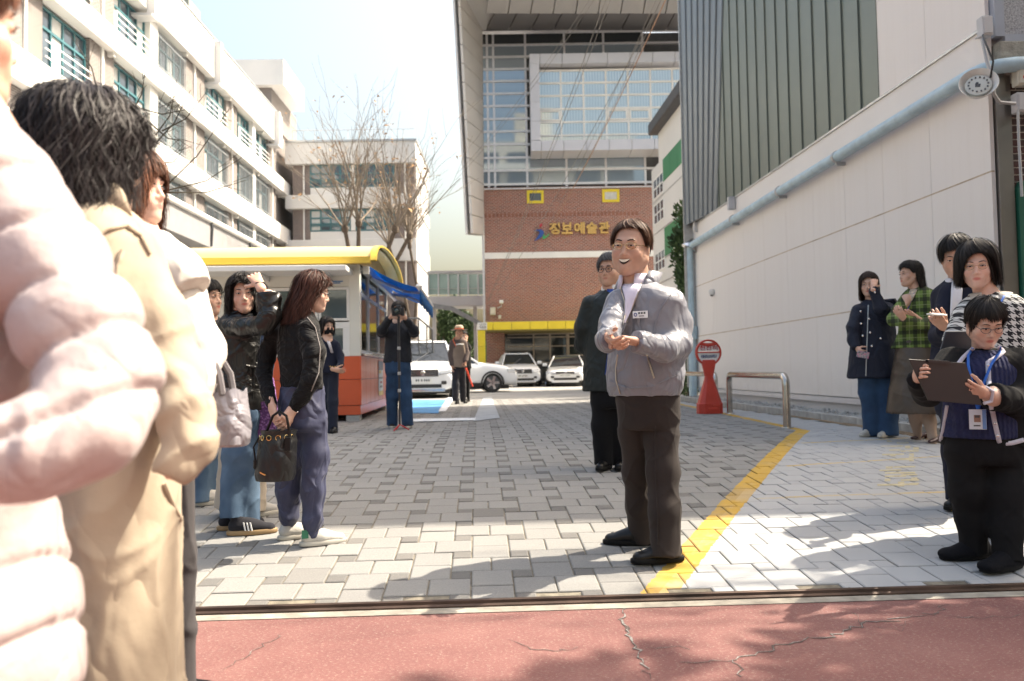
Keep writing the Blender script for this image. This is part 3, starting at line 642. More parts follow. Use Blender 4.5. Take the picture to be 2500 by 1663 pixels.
emb('emblem_dot', [(185, 285), (240, 275), (262, 300), (235, 365), (205, 370), (180, 345)][::-1], mk('emblem_red', (.45, .03, .05), .4))
emb('emblem_body', [(40, 470), (120, 435), (220, 430), (280, 455), (300, 520), (270, 600), (180, 670), (40, 745), (120, 640), (180, 540), (185, 490), (120, 465)][::-1], mk('emblem_blue', (.02, .08, .32), .4))
emb('emblem_tick', [(295, 555), (318, 560), (315, 630), (370, 600), (455, 515), (430, 570), (370, 640), (290, 680), (265, 670), (275, 610)][::-1], mk('emblem_green', (.05, .38, .12), .4))
for nm, lab, px, py, s in (('meter_box', 'beige meter box on the lower left of brick wall', 1203, 760, (.14, .08, .2)), ('small_box', 'small pale box beside the meter box on brick wall', 1220, 774, (.07, .06, .1))):
    part_box(nm, lab, 'electrical box', px, py, BD - .09, *s, mk('beige_box', (.58, .55, .47), .5))
wc_ = thing('wall_camera', 'white security camera on the lower brick wall', 'camera', P(1224, 738, BD - .2)); m = MB(); m.bx(-.1, .1, -.25, .1, -.07, .09); m.build('body', white_paint, wc_, bevel=.02); m = MB(); m.tube([(0, 0, -.05), (0, .05, -.2), (-.2, .15, -.3)], .03, 6); m.build('bracket', galv, wc_)

# overhead cables
cab = mk('cable_dark', (.20, .19, .18), .6); cabo = mk('cable_copper', (.34, .20, .13), .5)
def sag(p, q, s, n=14): return [p + (q - p) * (i / n) - np.array([0, 0, s * 4 * (i / n) * (1 - i / n)]) for i in range(n + 1)]
for k, (a, b, d0, d1_, mt, r) in enumerate([((1190, 735), (1500, -60), 39.7, 24, cab, .022), ((1192, 738), (1512, -60), 39.7, 24, cab, .02), ((1210, 720), (1645, -60), 39.7, 20, cab, .018), ((1340, 560), (1652, -60), 39.6, 20, cabo, .03), ((1350, 545), (1640, -60), 39.6, 20, cab, .016), ((1300, 620), (1628, -60), 39.6, 21, cab, .014), ((1112, 440), (1490, -60), 36, 24, cab, .014), ((1115, 425), (1478, -60), 36, 24, cab, .014)]):
    wire('overhead_cable', ['dark overhead cable rising from the brick hall corner', 'second dark cable rising from the brick hall corner box', 'thin dark cable crossing the brick hall towards gym roof', 'copper coloured overhead cable crossing the brick hall glazing', 'thin dark cable meeting the wall lettering beside the copper cable', 'thin dark cable meeting the white wall band', 'thin dark cable crossing the splayed roof fin', 'thin dark cable crossing the splayed roof fin'][k], sag(P(*a, d0), P(*b, d1_), .35), r * .55, mt, 5)['group'] = 'overhead cables at the brick hall'
# ================================================================== LEFT SCHOOL BLOCK
LA = math.atan(.0184)
lbk = thing('school_block', 'long brown brick school block with white balcony bands and teal windows', 'building', (-13.5, 0, 0), LA)
brown = brick_mat('brown_brick', (.20, .165, .155), (.12, .10, .096), (.40, .385, .37), .21, .072, .013)
pal = {'teal': teal_frame, 'bar': mk('grille_bar', (.30, .32, .34), .5, .4), 'soff': mk('white_soffit', (.62, .61, .58), .7, amt=.1, scale=1)}
s0, s1 = 21.5, 54.0
m = MB(); m.bx(-11, -.5, s0, s1, 0, 17.0); m.build('brick_wall', brown, lbk)
m = MB(); m.bx(-24, -3.2, 12, s0 + 2, 0, 17.5); m.build('end_wall', brown, lbk)
bands = [(15.3, 17.2, 22.5, 48.6), (12.6, 13.42, 21.6, 53.4), (9.44, 10.43, 18, 50.5), (6.2, 7.2, 18, 50)]
for i, (z0, z1, a, b) in enumerate(bands):
    m = MB(); m.bx(-.5, .12, a, b, z0, z0 + .12); m.bx(0, .12, a, b, z0 + .12, z1); m.bx(-.5, 0, a, b, z1 - .1, z1); m.build('balcony_band', band_white, lbk, bevel=.02)
    for k in range(int((b - a) / 5.6) + 1):
        m = MB(); m.bx(-.5, 0.02, a + k * 5.6, a + k * 5.6 + .14, z0 - .16, z0); m.build('band_rib', pal['soff'], lbk)
m = MB(); m.bx(-.12, .16, 22.5, 48.6, 17.2, 17.28); m.build('parapet_cap', galv, lbk)
for s_ in (29.6, 36.8, 46.8):                # rain hoppers on the parapet
    m = MB(); m.bx(.12, .42, s_, s_ + .35, 15.0, 17.1); m.bx(-.4, .42, s_ - .25, s_ + .35, 14.92, 15.02); m.build('rain_hopper', grey_panel, lbk)
wins = [(23.3, 26.0), (27.7, 30.4), (31.1, 33.9), (36.4, 39.3), (41, 43.3), (43.8, 46.6)]
floors = [(13.42, 15.3), (10.43, 12.6), (7.2, 9.44)]
def school_win(a, b, z0, z1, grille, near):
    f = MB(); x = -.42; t = .07
    f.bx(x, x + .1, a, a + t, z0, z1); f.bx(x, x + .1, b - t, b, z0, z1); f.bx(x, x + .1, a + t, b - t, z1 - t, z1); f.bx(x, x + .1, a + t, b - t, z0, z0 + t)
    zm = z0 + (z1 - z0) * .66; f.bx(x, x + .1, a + t, b - t, zm - .04, zm + .04)
    for k in range(1, 4): yk = a + (b - a) * k / 4; f.bx(x, x + .09, yk - .035, yk + .035, z0 + t, z1 - t)
    w = f.build('window', teal_frame, lbk)
    for k in range(4):
        for (p, q) in ((z0, zm), (zm, z1)):
            g_ = MB(); g_.bx(x + .02, x + .04, a + (b - a) * k / 4, a + (b - a) * (k + 1) / 4, p, q); g_.build('pane', glass_school if (k + int(a)) % 3 else cur_m, w)
    if grille:
        gr = MB(); n = 18
        for k in range(n): yk = a + (b - a) * k / (n - 1); gr.bx(x + .3, x + .325, yk - .014, yk + .014, z0 - .1, z1 - .05)
        gr.bx(x + .3, x + .33, a, b, z0 + .1, z0 + .14); gr.bx(x + .3, x + .33, a, b, z1 - .3, z1 - .26); gr.build('grille', pal['bar'], w)
    else:
        gr = MB()
        for zz_ in (.25, .5, .75): gr.bx(x + .28, x + .31, a, b, z0 + zz_, z0 + zz_ + .035)
        gr.build('guard_rail', white_paint, w)
cur_m = mk('window_blind', (.55, .56, .55), .5, amt=.1)
for fi, (z0, z1) in enumerate(floors):
    for wi, (a, b) in enumerate(wins):
        school_win(a, b, z0 + .15, z1 - .1, grille=(fi == 0 and wi == 2) or (fi == 1 and wi >= 2) or fi == 2, near=wi < 2)
    for a, b in ((26.0, 27.7), (33.9, 36.4), (39.3, 41.0), (46.6, 48.2), (21.5, 23.3)):
        m = MB(); m.bx(-.52, -.2, a + .02, a + (b - a) * .42, z0, z1 - .02); m.bx(-.52, -.2, a + (b - a) * .58, b - .02, z0, z1 - .02); m.build('pier', brown, lbk)
        m = MB(); m.bx(-.3, -.16, (a + b) / 2 - .07, (a + b) / 2 + .07, z0, z1); m.build('rain_pipe', white_paint, lbk)
    for a, b in ((30.4, 31.1), (43.3, 43.8)):
        m = MB(); m.bx(-.45, -.1, a, b, z0, z1); m.build('white_column', white_paint, lbk)
m = MB(); m.bx(-9, .5, 47.5, 52.5, 19.0, 20.6); m.build('stair_roof', band_white, lbk); m = MB(); m.bx(-8, -.4, 48, 54, 16.8, 19.0); m.build('stair_tower', brown, lbk)
m = MB(); m.bx(-.4, -.32, 23, 48, 17.28, 17.9)
m = MB(); m.bx(-2, -.6, 35.5, 36.9, 17.2, 18.6); m.build('roof_hatch', mk('hatch', (.25, .27, .24), .6), lbk)

# canopy over the ground floor walk
cn = thing('walkway_canopy', 'grey metal walkway canopy in front of the school block', 'canopy', (-8.3, 0, 0), LA)
m = MB(); m.bx(-4, 0, 10, 27.6, 4.75, 5.5); m.build('fascia', mk('fascia_grey', (.30, .30, .31), .4, amt=.05), cn, bevel=.02)
m = MB(); m.tube([(.02, 10, 5.56), (.02, 27.7, 5.56)], .09, 8); m.build('gutter', white_paint, cn, smooth=True)
m = MB(); m.bx(-4.5, -.9, 10, 27, .2, 4.75); m.build('front_wall', mk('canopy_wall', (.22, .22, .225), .6, amt=.1), cn)
for s_ in (14, 18, 22.5, 26):
    m = MB(); m.tube([(-.5, s_, .2), (-.5, s_, 4.75)], .07, 8); m.build('post', white_paint, cn, smooth=True)
    m = MB(); m.tube([(-.1, s_, 4.75), (-.05, s_, 4.3)], .03, 6); m.tube([(.02, s_, 4.8), (.05, s_, 5.3), (.02, s_, 5.55)], .035, 6); m.build('hook', dark_grey, cn, smooth=True)

# wing closing the yard
WD = 50.0
wing = thing('school_wing', 'three storey brown brick wing with white bands behind the bare tree', 'building', (-10, WD, 0)); WO = (-10, WD, 0)
def wb(name, x0, x1, y0, y1, z0, z1, mat, parent=wing, **k):
    m = MB(); m.bx(x0, x1, y0, y1, z0, z1); return m.build(name, mat, parent, off=WO, **k)
def wx(px, d=WD): return P(px, 500, d)[0]
def wz(py, d=WD): return P(870, py, d)[2]
wl, wr_ = wx(715), wx(1013); wbrown = brick_mat('wing_brick', (.22, .165, .15), (.15, .12, .115), (.38, .35, .33), .21, .072, .012)
wb('brick_wall', wl, wr_, WD, WD + 7.5, 0, wz(352), wbrown)
wb('side_wall', wr_ - .1, wr_ + .06, WD + .3, WD + 7.6, 0, wz(400), mk('wing_side', (.42, .42, .42), .7, amt=.1)); 
for y0, y1, e in ((350, 402, .35), (477, 510, .35), (586, 640, .35)):
    wb('white_band', wl - .4, wr_ + .12, WD - .35, WD + 7.7, wz(y1), wz(y0), mk('wing_band', (.70, .69, .67), .6, amt=.06, scale=.6) if y0 == 350 else bpy.data.materials['wing_band'], bevel=.02)
wb('parapet_cap', wl - .4, wr_ + .2, WD - .42, WD + 7.8, wz(350) + .0, wz(345), galv)
for y0, y1 in ((404, 456), (513, 563)):
    for a, b in ((759, 856), (869, 962)):
        x0, x1, z0, z1 = wx(a), wx(b), wz(y1), wz(y0); f = MB(); t = .08
        for z in (z0, z0 + (z1 - z0) * .3, z0 + (z1 - z0) * .62, z1): f.bx(x0, x1, WD - .06, WD + .02, z - .05, z + .05)
        for k in range(5): xx = x0 + (x1 - x0) * k / 4; f.bx(xx - .05, xx + .05, WD - .055, WD + .02, z0, z1)
        for z in (.25, .45): f.bx(x0, x1, WD - .2, WD - .16, z0 + z, z0 + z + .04)
        w = f.build('window', teal_frame, wing, off=WO)
        for k in range(4): wb('pane', x0 + (x1 - x0) * k / 4, x0 + (x1 - x0) * (k + 1) / 4, WD - .02, WD - .005, z0, z1, cur_m if (k + a) % 3 == 0 and y0 > 500 else glass_school, w)
    wb('spandrel', wx(759), wx(962), WD - .1, WD, wz(y1 + 24), wz(y1) - .06, bpy.data.materials['wing_band'])
    wb('white_column', wx(857), wx(868), WD - .08, WD, wz(y1), wz(y0), white_paint)
for a in (743, 990):
    m = MB(); m.tube([(wx(a), WD - .1, 0), (wx(a), WD - .1, wz(402))], .06, 6); m.build('rain_pipe', white_paint, wing, off=WO)
m = MB()
for k in range(12): x = wl + (wr_ - wl) * k / 11; m.tube([(x, WD, wz(350)), (x, WD, wz(350) + .9)], .02, 4)
m.tube([(wl, WD, wz(350) + .9), (wr_, WD, wz(350) + .9)], .025, 4); m.build('roof_rail', galv, wing, off=WO)

# glazed bridge between wing and hall, with its stair
BDp = 47.0
br = thing('glazed_bridge', 'grey elevated glazed footbridge between the wing and brick hall', 'bridge', P(1110, 800, BDp)); BO = tuple(br.location)
def bb(name, px0, px1, py0, py1, y0, y1, mat, parent=br):
    a, b = P(px0, py1, BDp), P(px1, py0, BDp); m = MB(); m.bx(a[0], b[0], BDp + y0, BDp + y1, a[2], b[2]); return m.build(name, mat, parent, off=BO)
bb('roof_beam', 1044, 1192, 660, 668, -.1, 2.4, grey_panel); bb('floor_beam', 1044, 1192, 722, 748, -.1, 2.4, grey_panel)
bgl = mk('bridge_glass', (.35, .48, .47), .1, .3, amt=.15, scale=.8)
for k in range(6):
    a = 1046 + k * 24.2; bb('pane', a + 2, a + 22.5, 669, 719, .02, .05, bgl); bb('post', a - 1.2, a + 1.2, 668, 722, -.06, .06, alu)
bb('glazing_bar', 1046, 1192, 703, 706, -.04, .02, alu)
for x in (1058, 1160): bb('leg', x - 3, x + 3, 748, 925, .5, .9, grey_panel)
m = MB(); m.prism([P(1050, 740, BDp - .3), P(1105, 748, BDp - .3), P(1192, 795, BDp - .3), P(1192, 806, BDp - .3), P(1100, 758, BDp - .3), P(1050, 752, BDp - .3)], (0, .25, 0)); m.build('stair_stringer', mk('stringer', (.28, .29, .3), .5, .3), br, off=BO)
m = MB(); a, b = P(1098, 925, 62), P(1180, 905, 62); m.bx(a[0], b[0] + 3, 62, 62.4, 0, b[2]); tag(m.build('far_wall', mk('far_wall_m', (.35, .37, .38), .8)), 'low grey wall far behind the parked cars', 'wall')

# ================================================================== KIOSK
KO = Y(-1.97, 8.64, YZ(9)); kio = thing('guard_kiosk', 'white guard kiosk with yellow vaulted roof and orange base', 'kiosk', KO, YA)
kw = M('kiosk_white', (.70, .69, .62), .4); kw.vary((.70, .69, .62), .05, .6); kw = kw.m
kor = M('orange_panel', (.62, .10, .035), .30, 0, .5); kor.vary((.60, .10, .035), .1, 1.2); kor = kor.m
kye = mk('kiosk_yellow', (.66, .46, .06), .35, amt=.06, scale=.8); kcr = mk('kiosk_cream', (.66, .52, .22), .35, amt=.05, scale=.6)
KW, KD = -2.75, 3.7
def kb(name, x0, x1, y0, y1, z0, z1, mat, parent=kio, **k):
    m = MB(); m.bx(x0, x1, y0, y1, z0, z1); return m.build(name, mat, parent, **k)
for x in (-2.6, -1.3, -.12):
    for y in (.12, 3.5): kb('foot', x - .1, x + .1, y - .12, y + .12, -.02, .09, concrete)
kb('plinth', KW, 0, 0, KD, .10, .24, kor)
fx_ = [KW, -2.06, -1.37, -.69, 0]
for a, b in zip(fx_, fx_[1:]):
    for z0, z1 in ((.245, .64), (.645, 1.0)): kb('base_panel', a + .004, b - .004, -.012, .05, z0 + .002, z1, kor, bevel=.004)
fy_ = np.linspace(0, KD, 8)
for a, b in zip(fy_, fy_[1:]):
    for z0, z1 in ((.245, .64), (.645, 1.0)): kb('base_panel', -.05, .012, a + .004, b - .004, z0 + .002, z1, kor, bevel=.004)
kb('core', KW + .03, -.03, .03, KD - .03, .24, 1.0, dark_grey)
kb('counter', -.25, .16, .25, KD + .02, 1.005, 1.05, steel, bevel=.005)
for x, y in ((0, 0), (KW, 0), (0, KD), (KW, KD)):
    kb('corner_post', x - (.17 if x == 0 else 0), x + (.17 if x != 0 else 0) + .0, y if y == 0 else y - .12, y + .12 if y == 0 else y, 1.0, 2.42, kw, bevel=.01)
kb('front_wall', KW + .17, -.17, .03, .08, 2.08, 2.40, kw); kb('front_wall', KW + .17, -1.62, .03, .08, 1.0, 2.08, kw); kb('front_wall', -1.6, -.62, .03, .08, 1.0, 1.35, kw)
kb('back_wall', KW + .17, -.17, KD - .08, KD - .03, 1.0, 2.4, kw); kb('left_wall', KW + .02, KW + .08, .1, KD - .1, 1.0, 2.4, kw)
def kwin(x0, x1, z0, z1, y=.03, t=.07, mat=white_paint, gm=None):
    f = MB(); f.bx(x0, x1, y - .04, y + .04, z0, z0 + t); f.bx(x0, x1, y - .04, y + .04, z1 - t, z1); f.bx(x0, x0 + t, y - .04, y + .04, z0 + t, z1 - t); f.bx(x1 - t, x1, y - .04, y + .04, z0 + t, z1 - t)
    w = f.build('window', mat, kio, bevel=.006); g_ = MB(); g_.bx(x0 + t, x1 - t, y - .005, y + .005, z0 + t, z1 - t); g_.build('pane', gm or kgl, w); return w
kgl = M('kiosk_glass', (.10, .13, .14), .04, .25, .9).m
kwin(-1.62, -.64, 1.36, 2.07, t=.05); kwin(-.63, -.16, 1.55, 2.07, t=.04); kwin(-.63, -.16, 1.0, 1.53, t=.10)
# right-hand face: glass, sliding panes and the counter window
cgl = M('clear_glass', (.85, .9, .9), .02, 0, .6); cgl.i('Transmission Weight', 1.0); cgl.i('IOR', 1.1); cgl = cgl.m
for a, b in ((.12, 1.0), (1.03, 2.3), (2.33, 3.58)):
    f = MB(); t = .05
    for z in (1.05, 1.95, 2.35): f.bx(-.05, -.0, a, b, z, z + t)
    f.bx(-.05, 0, a, a + t, 1.05, 2.4); f.bx(-.05, 0, b - t, b, 1.05, 2.4); w = f.build('side_window', white_paint, kio)
    g_ = MB(); g_.bx(-.03, -.02, a + t, b - t, 1.1, 1.95); g_.bx(-.03, -.02, a + t, b - t, 2.0, 2.35); g_.build('pane', kgl if a > 1 else cgl, w)
kb('sill_box', KW + .02, -.02, .1, KD - .1, 2.40, 2.46, kw)
# vault
def arch(n=15): return [(KD / 2 - (KD / 2 + .28) * math.cos(math.pi * k / (n - 1)) * 1.0, 2.44 + .42 * math.sin(math.pi * k / (n - 1)) ** .8) for k in range(n)]
ar = arch(); m = MB(); m.rings([[(x, y, z) for y, z in ar] for x in (KW - .18, .22)], cap=False, wrap=False); m.rings([[(x, y * .985 + KD / 2 * .015, z - .05) for y, z in ar][::-1] for x in (KW - .18, .22)], cap=False, wrap=False)
o = m.build('roof_vault', kcr, kio, smooth=True)
for x0, x1 in ((.21, .30), (KW - .26, KW - .17)):
    m = MB(); m.rings([[(x, KD / 2 + (y - KD / 2) * s_, 2.40 + (z - 2.4) * s_) for y, z in ar] for x, s_ in ((x0, 1.0), (x0, 1.015), (x1, 1.015), (x1, .965), (x0, .965))], cap=False, wrap=False); m.build('roof_rim', kye, kio, smooth=True)
kb('roof_edge', KW - .18, .215, -.30, -.262, 2.40, 2.50, kye); kb('roof_edge', KW - .18, .215, KD + .262, KD + .30, 2.40, 2.50, kye)
m = MB(); m.prism([(-.02, y, z - .02) for y, z in ar], (.03, 0, 0)); m.build('gable', mk('gable_dark', (.25, .17, .05), .5), kio)
kb('eave_slab', KW - .25, -.1, -.62, .05, 2.25, 2.33, white_paint, bevel=.01)
m = MB(); 
for x in (-2.4, -1.4, -.45): m.prism([(x - .02, .02, 2.25), (x - .02, -.5, 2.25), (x - .02, .02, 2.16)], (.04, 0, 0))
m.build('eave_bracket', white_paint, kio)['kind'] = 'stuff'
m = MB(); m.bx(-.42, -.30, .018, .03, 2.13, 2.145); m.bx(-.42, -.26, .018, .03, 2.155, 2.17); m.build('maker_mark', mk('mark_blue', (.05, .2, .45), .5), kio)['kind'] = 'stuff'
# poster on the orange base
po = thing('poster', 'pale notice poster taped on the orange kiosk base', 'poster', Y(-1.97 + .016, 8.64 + 2.05, YZ(9) + .33), YA + R(90))
m = MB(); m.bx(0, .62, -.006, 0, 0, .62); m.build('sheet', mk('poster_sheet', (.62, .66, .70), .5), po)
m = MB(); m.bx(0, .62, -.009, -.007, .46, .62); m.build('header', mk('poster_grey', (.25, .26, .33), .5), po)
m = MB(); m.bx(0, .62, -.009, -.007, 0, .08); m.bx(.03, .3, -.009, -.007, .40, .455); m.build('yellow_print', mk('poster_yellow', (.72, .55, .2), .5), po)
for k, (w_, z) in enumerate(((.5, .30), (.28, .22), (.34, .14))): m = MB(); m.bx(.31 - w_ / 2, .31 + w_ / 2, -.010, -.0075, z, z + .035); m.build('print_line', mk('print_grey', (.25, .26, .28), .5) if k == 0 else (mk('print_red', (.42, .14, .14), .5) if k == 1 else bpy.data.materials['print_grey']), po)
# blue awning
aw = thing('awning', 'blue folding awning with valance on the kiosk side', 'awning', KO, YA); awm = M('awning_blue', (.02, .18, .45), .7); awm.vary((.02, .18, .45), .10, 3); awm.bump(awm.noise(6, 3), .2, .03); awm = awm.m
_nt = awm.node_tree; _tr = _nt.nodes.new('ShaderNodeBsdfTranslucent'); _tr.inputs[0].default_value = (.03, .26, .62, 1); _mx = _nt.nodes.new('ShaderNodeMixShader'); _mx.inputs[0].default_value = .55; _ou = _nt.nodes['Material Output']; _nt.links.new(_nt.nodes['Principled BSDF'].outputs[0], _mx.inputs[1]); _nt.links.new(_tr.outputs[0], _mx.inputs[2]); _nt.links.new(_mx.outputs[0], _ou.inputs[0])
m = MB(); n = 8; rg = []
for i in range(n + 1):
    t = i / n; rg.append([(.10 + .80 * t, .25 + k * .42, 2.42 - .36 * t - .05 * math.sin(math.pi * t) + .015 * math.sin(k * 2.1)) for k in range(9)])
m.rings(rg, cap=False, wrap=False); o = m.build('canvas', awm, aw, smooth=True); o.modifiers.new('t', 'SOLIDIFY').thickness = .012
m = MB(); m.rings([[(.91, .25 + k * .21, 2.06 - j * (.24 + .02 * math.sin(k * 1.9))) for k in range(17)] for j in (0, 1)], cap=False, wrap=False); o = m.build('valance', awm, aw, smooth=True); o.modifiers.new('t', 'SOLIDIFY').thickness = .01
m = MB(); m.tube([(.90, .22, 2.07), (.90, 3.64, 2.07)], .035, 8); m.lathe([(.01, -.06), (.06, 0), (.01, .06)], 8, (.90, .2, 2.09)); m.build('front_bar', white_paint, aw, smooth=True)
m = MB(); m.bx(.02, .12, .2, 3.65, 2.30, 2.42); m.build('cassette', white_paint, aw)
for ys, ye in ((.55, 1.3), (3.2, 2.4)):
    m = MB(); m.tube([(.1, ys, 2.28), (.55, ye, 2.14), (.88, ys + (ye - ys) * .2, 2.04)], .028, 6); m.build('arm', alu, aw, smooth=True)
m = MB(); m.tube([(.08, .3, 2.34), (.30, 3.55, 2.06)], .03, 6); m.build('side_arm', alu, aw)

# ================================================================== ENTRANCE SIGN, GUARD RAILS
sgm = M('red_plastic', (.52, .045, .025), .42); sgm.vary((.50, .045, .025), .1, 5); sgm.bump(sgm.noise(30, 2), .08, .003); sgm = sgm.m
p = G(1733, 1010); rs = thing('slow_sign', 'red plastic slow sign with round white face beside steel guard rail', 'sign', p, R(6))
sc = np.linalg.norm(p - CAMP) / F * .96      # metres per photo pixel there
def zz_(py): return (1010 - py) * sc
m = MB(); oct_ = lambda w, d_, z: [(w * a, d_ * b, z) for a, b in ((-1, -.55), (-.6, -1), (.6, -1), (1, -.55), (1, .55), (.6, 1), (-.6, 1), (-1, .55))]
m.rings([oct_(30 * sc, .12, 0), oct_(30 * sc, .12, zz_(985)), oct_(28 * sc, .115, zz_(983)), oct_(11 * sc, .055, zz_(925)), oct_(10 * sc, .05, zz_(918)), oct_(11 * sc, .05, zz_(915)), oct_(17 * sc, .045, zz_(888)), oct_(16 * sc, .04, zz_(878))]); m.build('base', sgm, rs, bevel=.008)
m = MB(); m.bx(-11 * sc, 14 * sc, -.13, -.10, zz_(1003), zz_(995)); m.bx(0, 20 * sc, -.126, -.1, zz_(992), zz_(987)); m.build('grip', sgm, rs, bevel=.008)
zc_, rc_ = zz_(860), 32.5 * sc
def disc(r0, r1, y0, y1, a0=0, a1=360, n=40):
    m = MB(); rr_ = []
    for k in range(n + 1):
        a = R(a0 + (a1 - a0) * k / n); c_, s_ = math.cos(a), math.sin(a); rr_.append([(c_ * r0, y0, zc_ + s_ * r0), (c_ * r1, y0, zc_ + s_ * r1), (c_ * r1, y1, zc_ + s_ * r1), (c_ * r0, y1, zc_ + s_ * r0)])
    return m.rings(rr_, cap=False)
disc(rc_ * .86, rc_, -.03, .03).build('ring', sgm, rs, bevel=.006)
wf = mk('sign_white', (.72, .72, .70), .45, amt=.05)
def seg_poly(zlo, zhi, r, n=24):
    pts = [(r * math.cos(a), -.016, zc_ + r * math.sin(a)) for a in np.linspace(0, 2 * math.pi, 80, endpoint=False) if zlo <= r * math.sin(a) <= zhi]
    pts.sort(key=lambda q: math.atan2(q[2] - zc_ - (zlo + zhi) / 2, q[0])); return pts
m = MB(); m.prism(seg_poly(-rc_, .01 * rc_, rc_ * .88), (0, .03, 0)); m.prism(seg_poly(.09 * rc_, .68 * rc_, rc_ * .88), (0, .03, 0)); m.build('face', wf, rs)
m = MB(); m.bx(-rc_ * .9, rc_ * .9, -.028, .028, zc_ - .03 * rc_, zc_ + .06 * rc_); m.tube([(-rc_ * .62, 0, zc_ + rc_ * .66), (-.3 * rc_, 0, zc_ + rc_ * .6), (0, 0, zc_ + rc_ * .57), (.3 * rc_, 0, zc_ + rc_ * .6), (rc_ * .62, 0, zc_ + rc_ * .66)], .03, 8); m.build('cross_bar', sgm, rs, smooth=True)
def fit_text(o, w, h, cx_):
    v = o.data.vertices; xs_ = [q.co.x for q in v]; ys_ = [q.co.y for q in v]; W_, H_ = max(xs_) - min(xs_), max(ys_) - min(ys_)
    for q in v: q.co.x = (q.co.x - min(xs_)) * w / W_ - w / 2 + cx_; q.co.y = (q.co.y - min(ys_)) * h / H_
fit_text(text('slow_text', '천천히', .2, mk('sign_red_text', (.42, .015, .03), .5), (0, -.020, zc_ + .17 * rc_), (R(90), 0, 0), rs, .002, bold=.004), rc_ * 1.4, rc_ * .36, 0)
fit_text(text('school_text', '서울광남초등학교', .1, mk('sign_navy_text', (.03, .05, .16), .5), (0, -.020, zc_ - .42 * rc_), (R(90), 0, 0), rs, .002, bold=.002), rc_ * 1.25, rc_ * .26, 0)
def guard_rail(label, pa, pb_, h=.62):
    a, b = G(*pa), G(*pb_); o = thing('guard_rail', label, 'guard rail', a, 0, 'steel hoop guard rails by the footway'); t = b - a; L = np.linalg.norm(t[:2]); t = t / L; r = .045; c = .12
    m = MB(); pts = [(0, 0, -.05), (0, 0, h - c)] + [tuple(t * c * (1 - math.cos(q)) + np.array([0, 0, h - c + c * math.sin(q)])) for q in (.3, .6, .9, 1.2, 1.57)] + [tuple(t * (L - c) + np.array([0, 0, h]))] + [tuple(t * (L - c + c * math.sin(q)) + np.array([0, 0, h - c + c * math.cos(q)])) for q in (.3, .6, .9, 1.2, 1.57)] + [tuple(t * L + np.array([0, 0, -.05]))]
    m.tube(pts, r, 14); m.build('hoop', steel_b, o, smooth=True)
    for q in (0, L): m = MB(); m.lathe([(.075, 0), (.072, .012), (.05, .016)], 16, tuple(t * q)); m.build('foot_plate', steel_b, o)
steel_b = M('worn_steel', (.50, .48, .44), .25, 1); steel_b.vary((.50, .47, .43), .25, 7); steel_b = steel_b.m
guard_rail('polished steel hoop rail at the corner of the yellow line', (1782, 1010), (1922, 1045)); guard_rail('steel hoop rail behind the red slow sign', (1640, 975), (1748, 1002))

# ================================================================== PLANTS
bark = M('bark', (.10, .075, .055), .95); bark.vary((.10, .075, .055), .4, 20); bark.bump(bark.noise(50, 4, .6, bark.co('Object', (1, 1, .3))), .6, .01); bark = bark.m
twig = mk('twig', (.19, .155, .12), .9, amt=.3, scale=10)
seedm = mk('dry_seed', (.40, .25, .13), .9, amt=.3)
def grow(m, p, d, L, r, depth, rnd, up=.15, spread=.5, seeds=None, segs=4, kids=(2, 4)):
    pts = [np.array(p)]; d = np.array(d) / np.linalg.norm(d); rs_ = [r]
    for i in range(segs):
        d = d + np.array([rnd.gauss(0, .10), rnd.gauss(0, .10), rnd.gauss(0, .05) + up * .25]); d /= np.linalg.norm(d); pts.append(pts[-1] + d * L / segs); rs_.append(max(.0035, r * (1 - .5 * (i + 1) / segs)))
    m.tube(pts, rs_, 6 if r > .03 else 4, cap=False)
    if depth == 0:
        if seeds is not None and rnd.random() < .10:
            for _ in range(rnd.randint(2, 6)):
                q = pts[-1] + np.array([rnd.gauss(0, .14) for _ in range(3)]); e = [q + np.array([rnd.gauss(0, .05) for _ in range(3)]) for _ in range(3)]; seeds.add([q] + e, [(0, 1, 2), (0, 2, 3)])
        return
    for k in range(rnd.randint(*kids)):
        i = rnd.randint(1, segs); nd = d + np.array([rnd.gauss(0, spread), rnd.gauss(0, spread), rnd.gauss(.1, spread * .6)])
        grow(m, pts[i], nd, L * rnd.uniform(.5, .8), max(.006, rs_[i] * .62), depth - 1, rnd, up, spread, seeds, segs, kids)
def bare_tree(label, base, heads, trunk_h, r, seed, shoots=12, L=3.2, group=None):
    rnd = random.Random(seed); o = thing('bare_tree', label, 'tree', base, 0, group); base = np.array(base)
    t = MB(); c = MB(); sd = MB(); fork = np.array([0, 0, trunk_h * .55]); t.tube([(0, 0, -.1), (0.03, 0, trunk_h * .3), fork], [r, r * .85, r * .8], 10, cap=False)
    for h in heads:
        h = np.array(h) - base; mid = fork * .5 + h * .5 + np.array([rnd.gauss(0, .1), 0, .1]); t.tube([fork, mid, h], [r * .7, r * .5, r * .45], 8)
        t.lathe([(.02, -.15), (r * .7, -.1), (r * .85, 0), (r * .6, .12), (.02, .2)], 7, tuple(h))
        for k in range(shoots):
            a = rnd.uniform(0, 6.28); tl = abs(rnd.gauss(.45, .35)); grow(c, h, (math.cos(a) * tl, math.sin(a) * tl, 1), L * rnd.uniform(.55, 1.1), .034 * rnd.uniform(.6, 1.1), 2, rnd, .12, .42, sd, 5)
    t.build('trunk', bark, o, smooth=True); c.build('crown', twig, o, smooth=True); tag(sd.build('seed_heads', seedm, o), kind='stuff')
TD = 26.0; tb = G(905, 952); tb = np.array([P(905, 900, TD)[0], TD, YZ(9)])
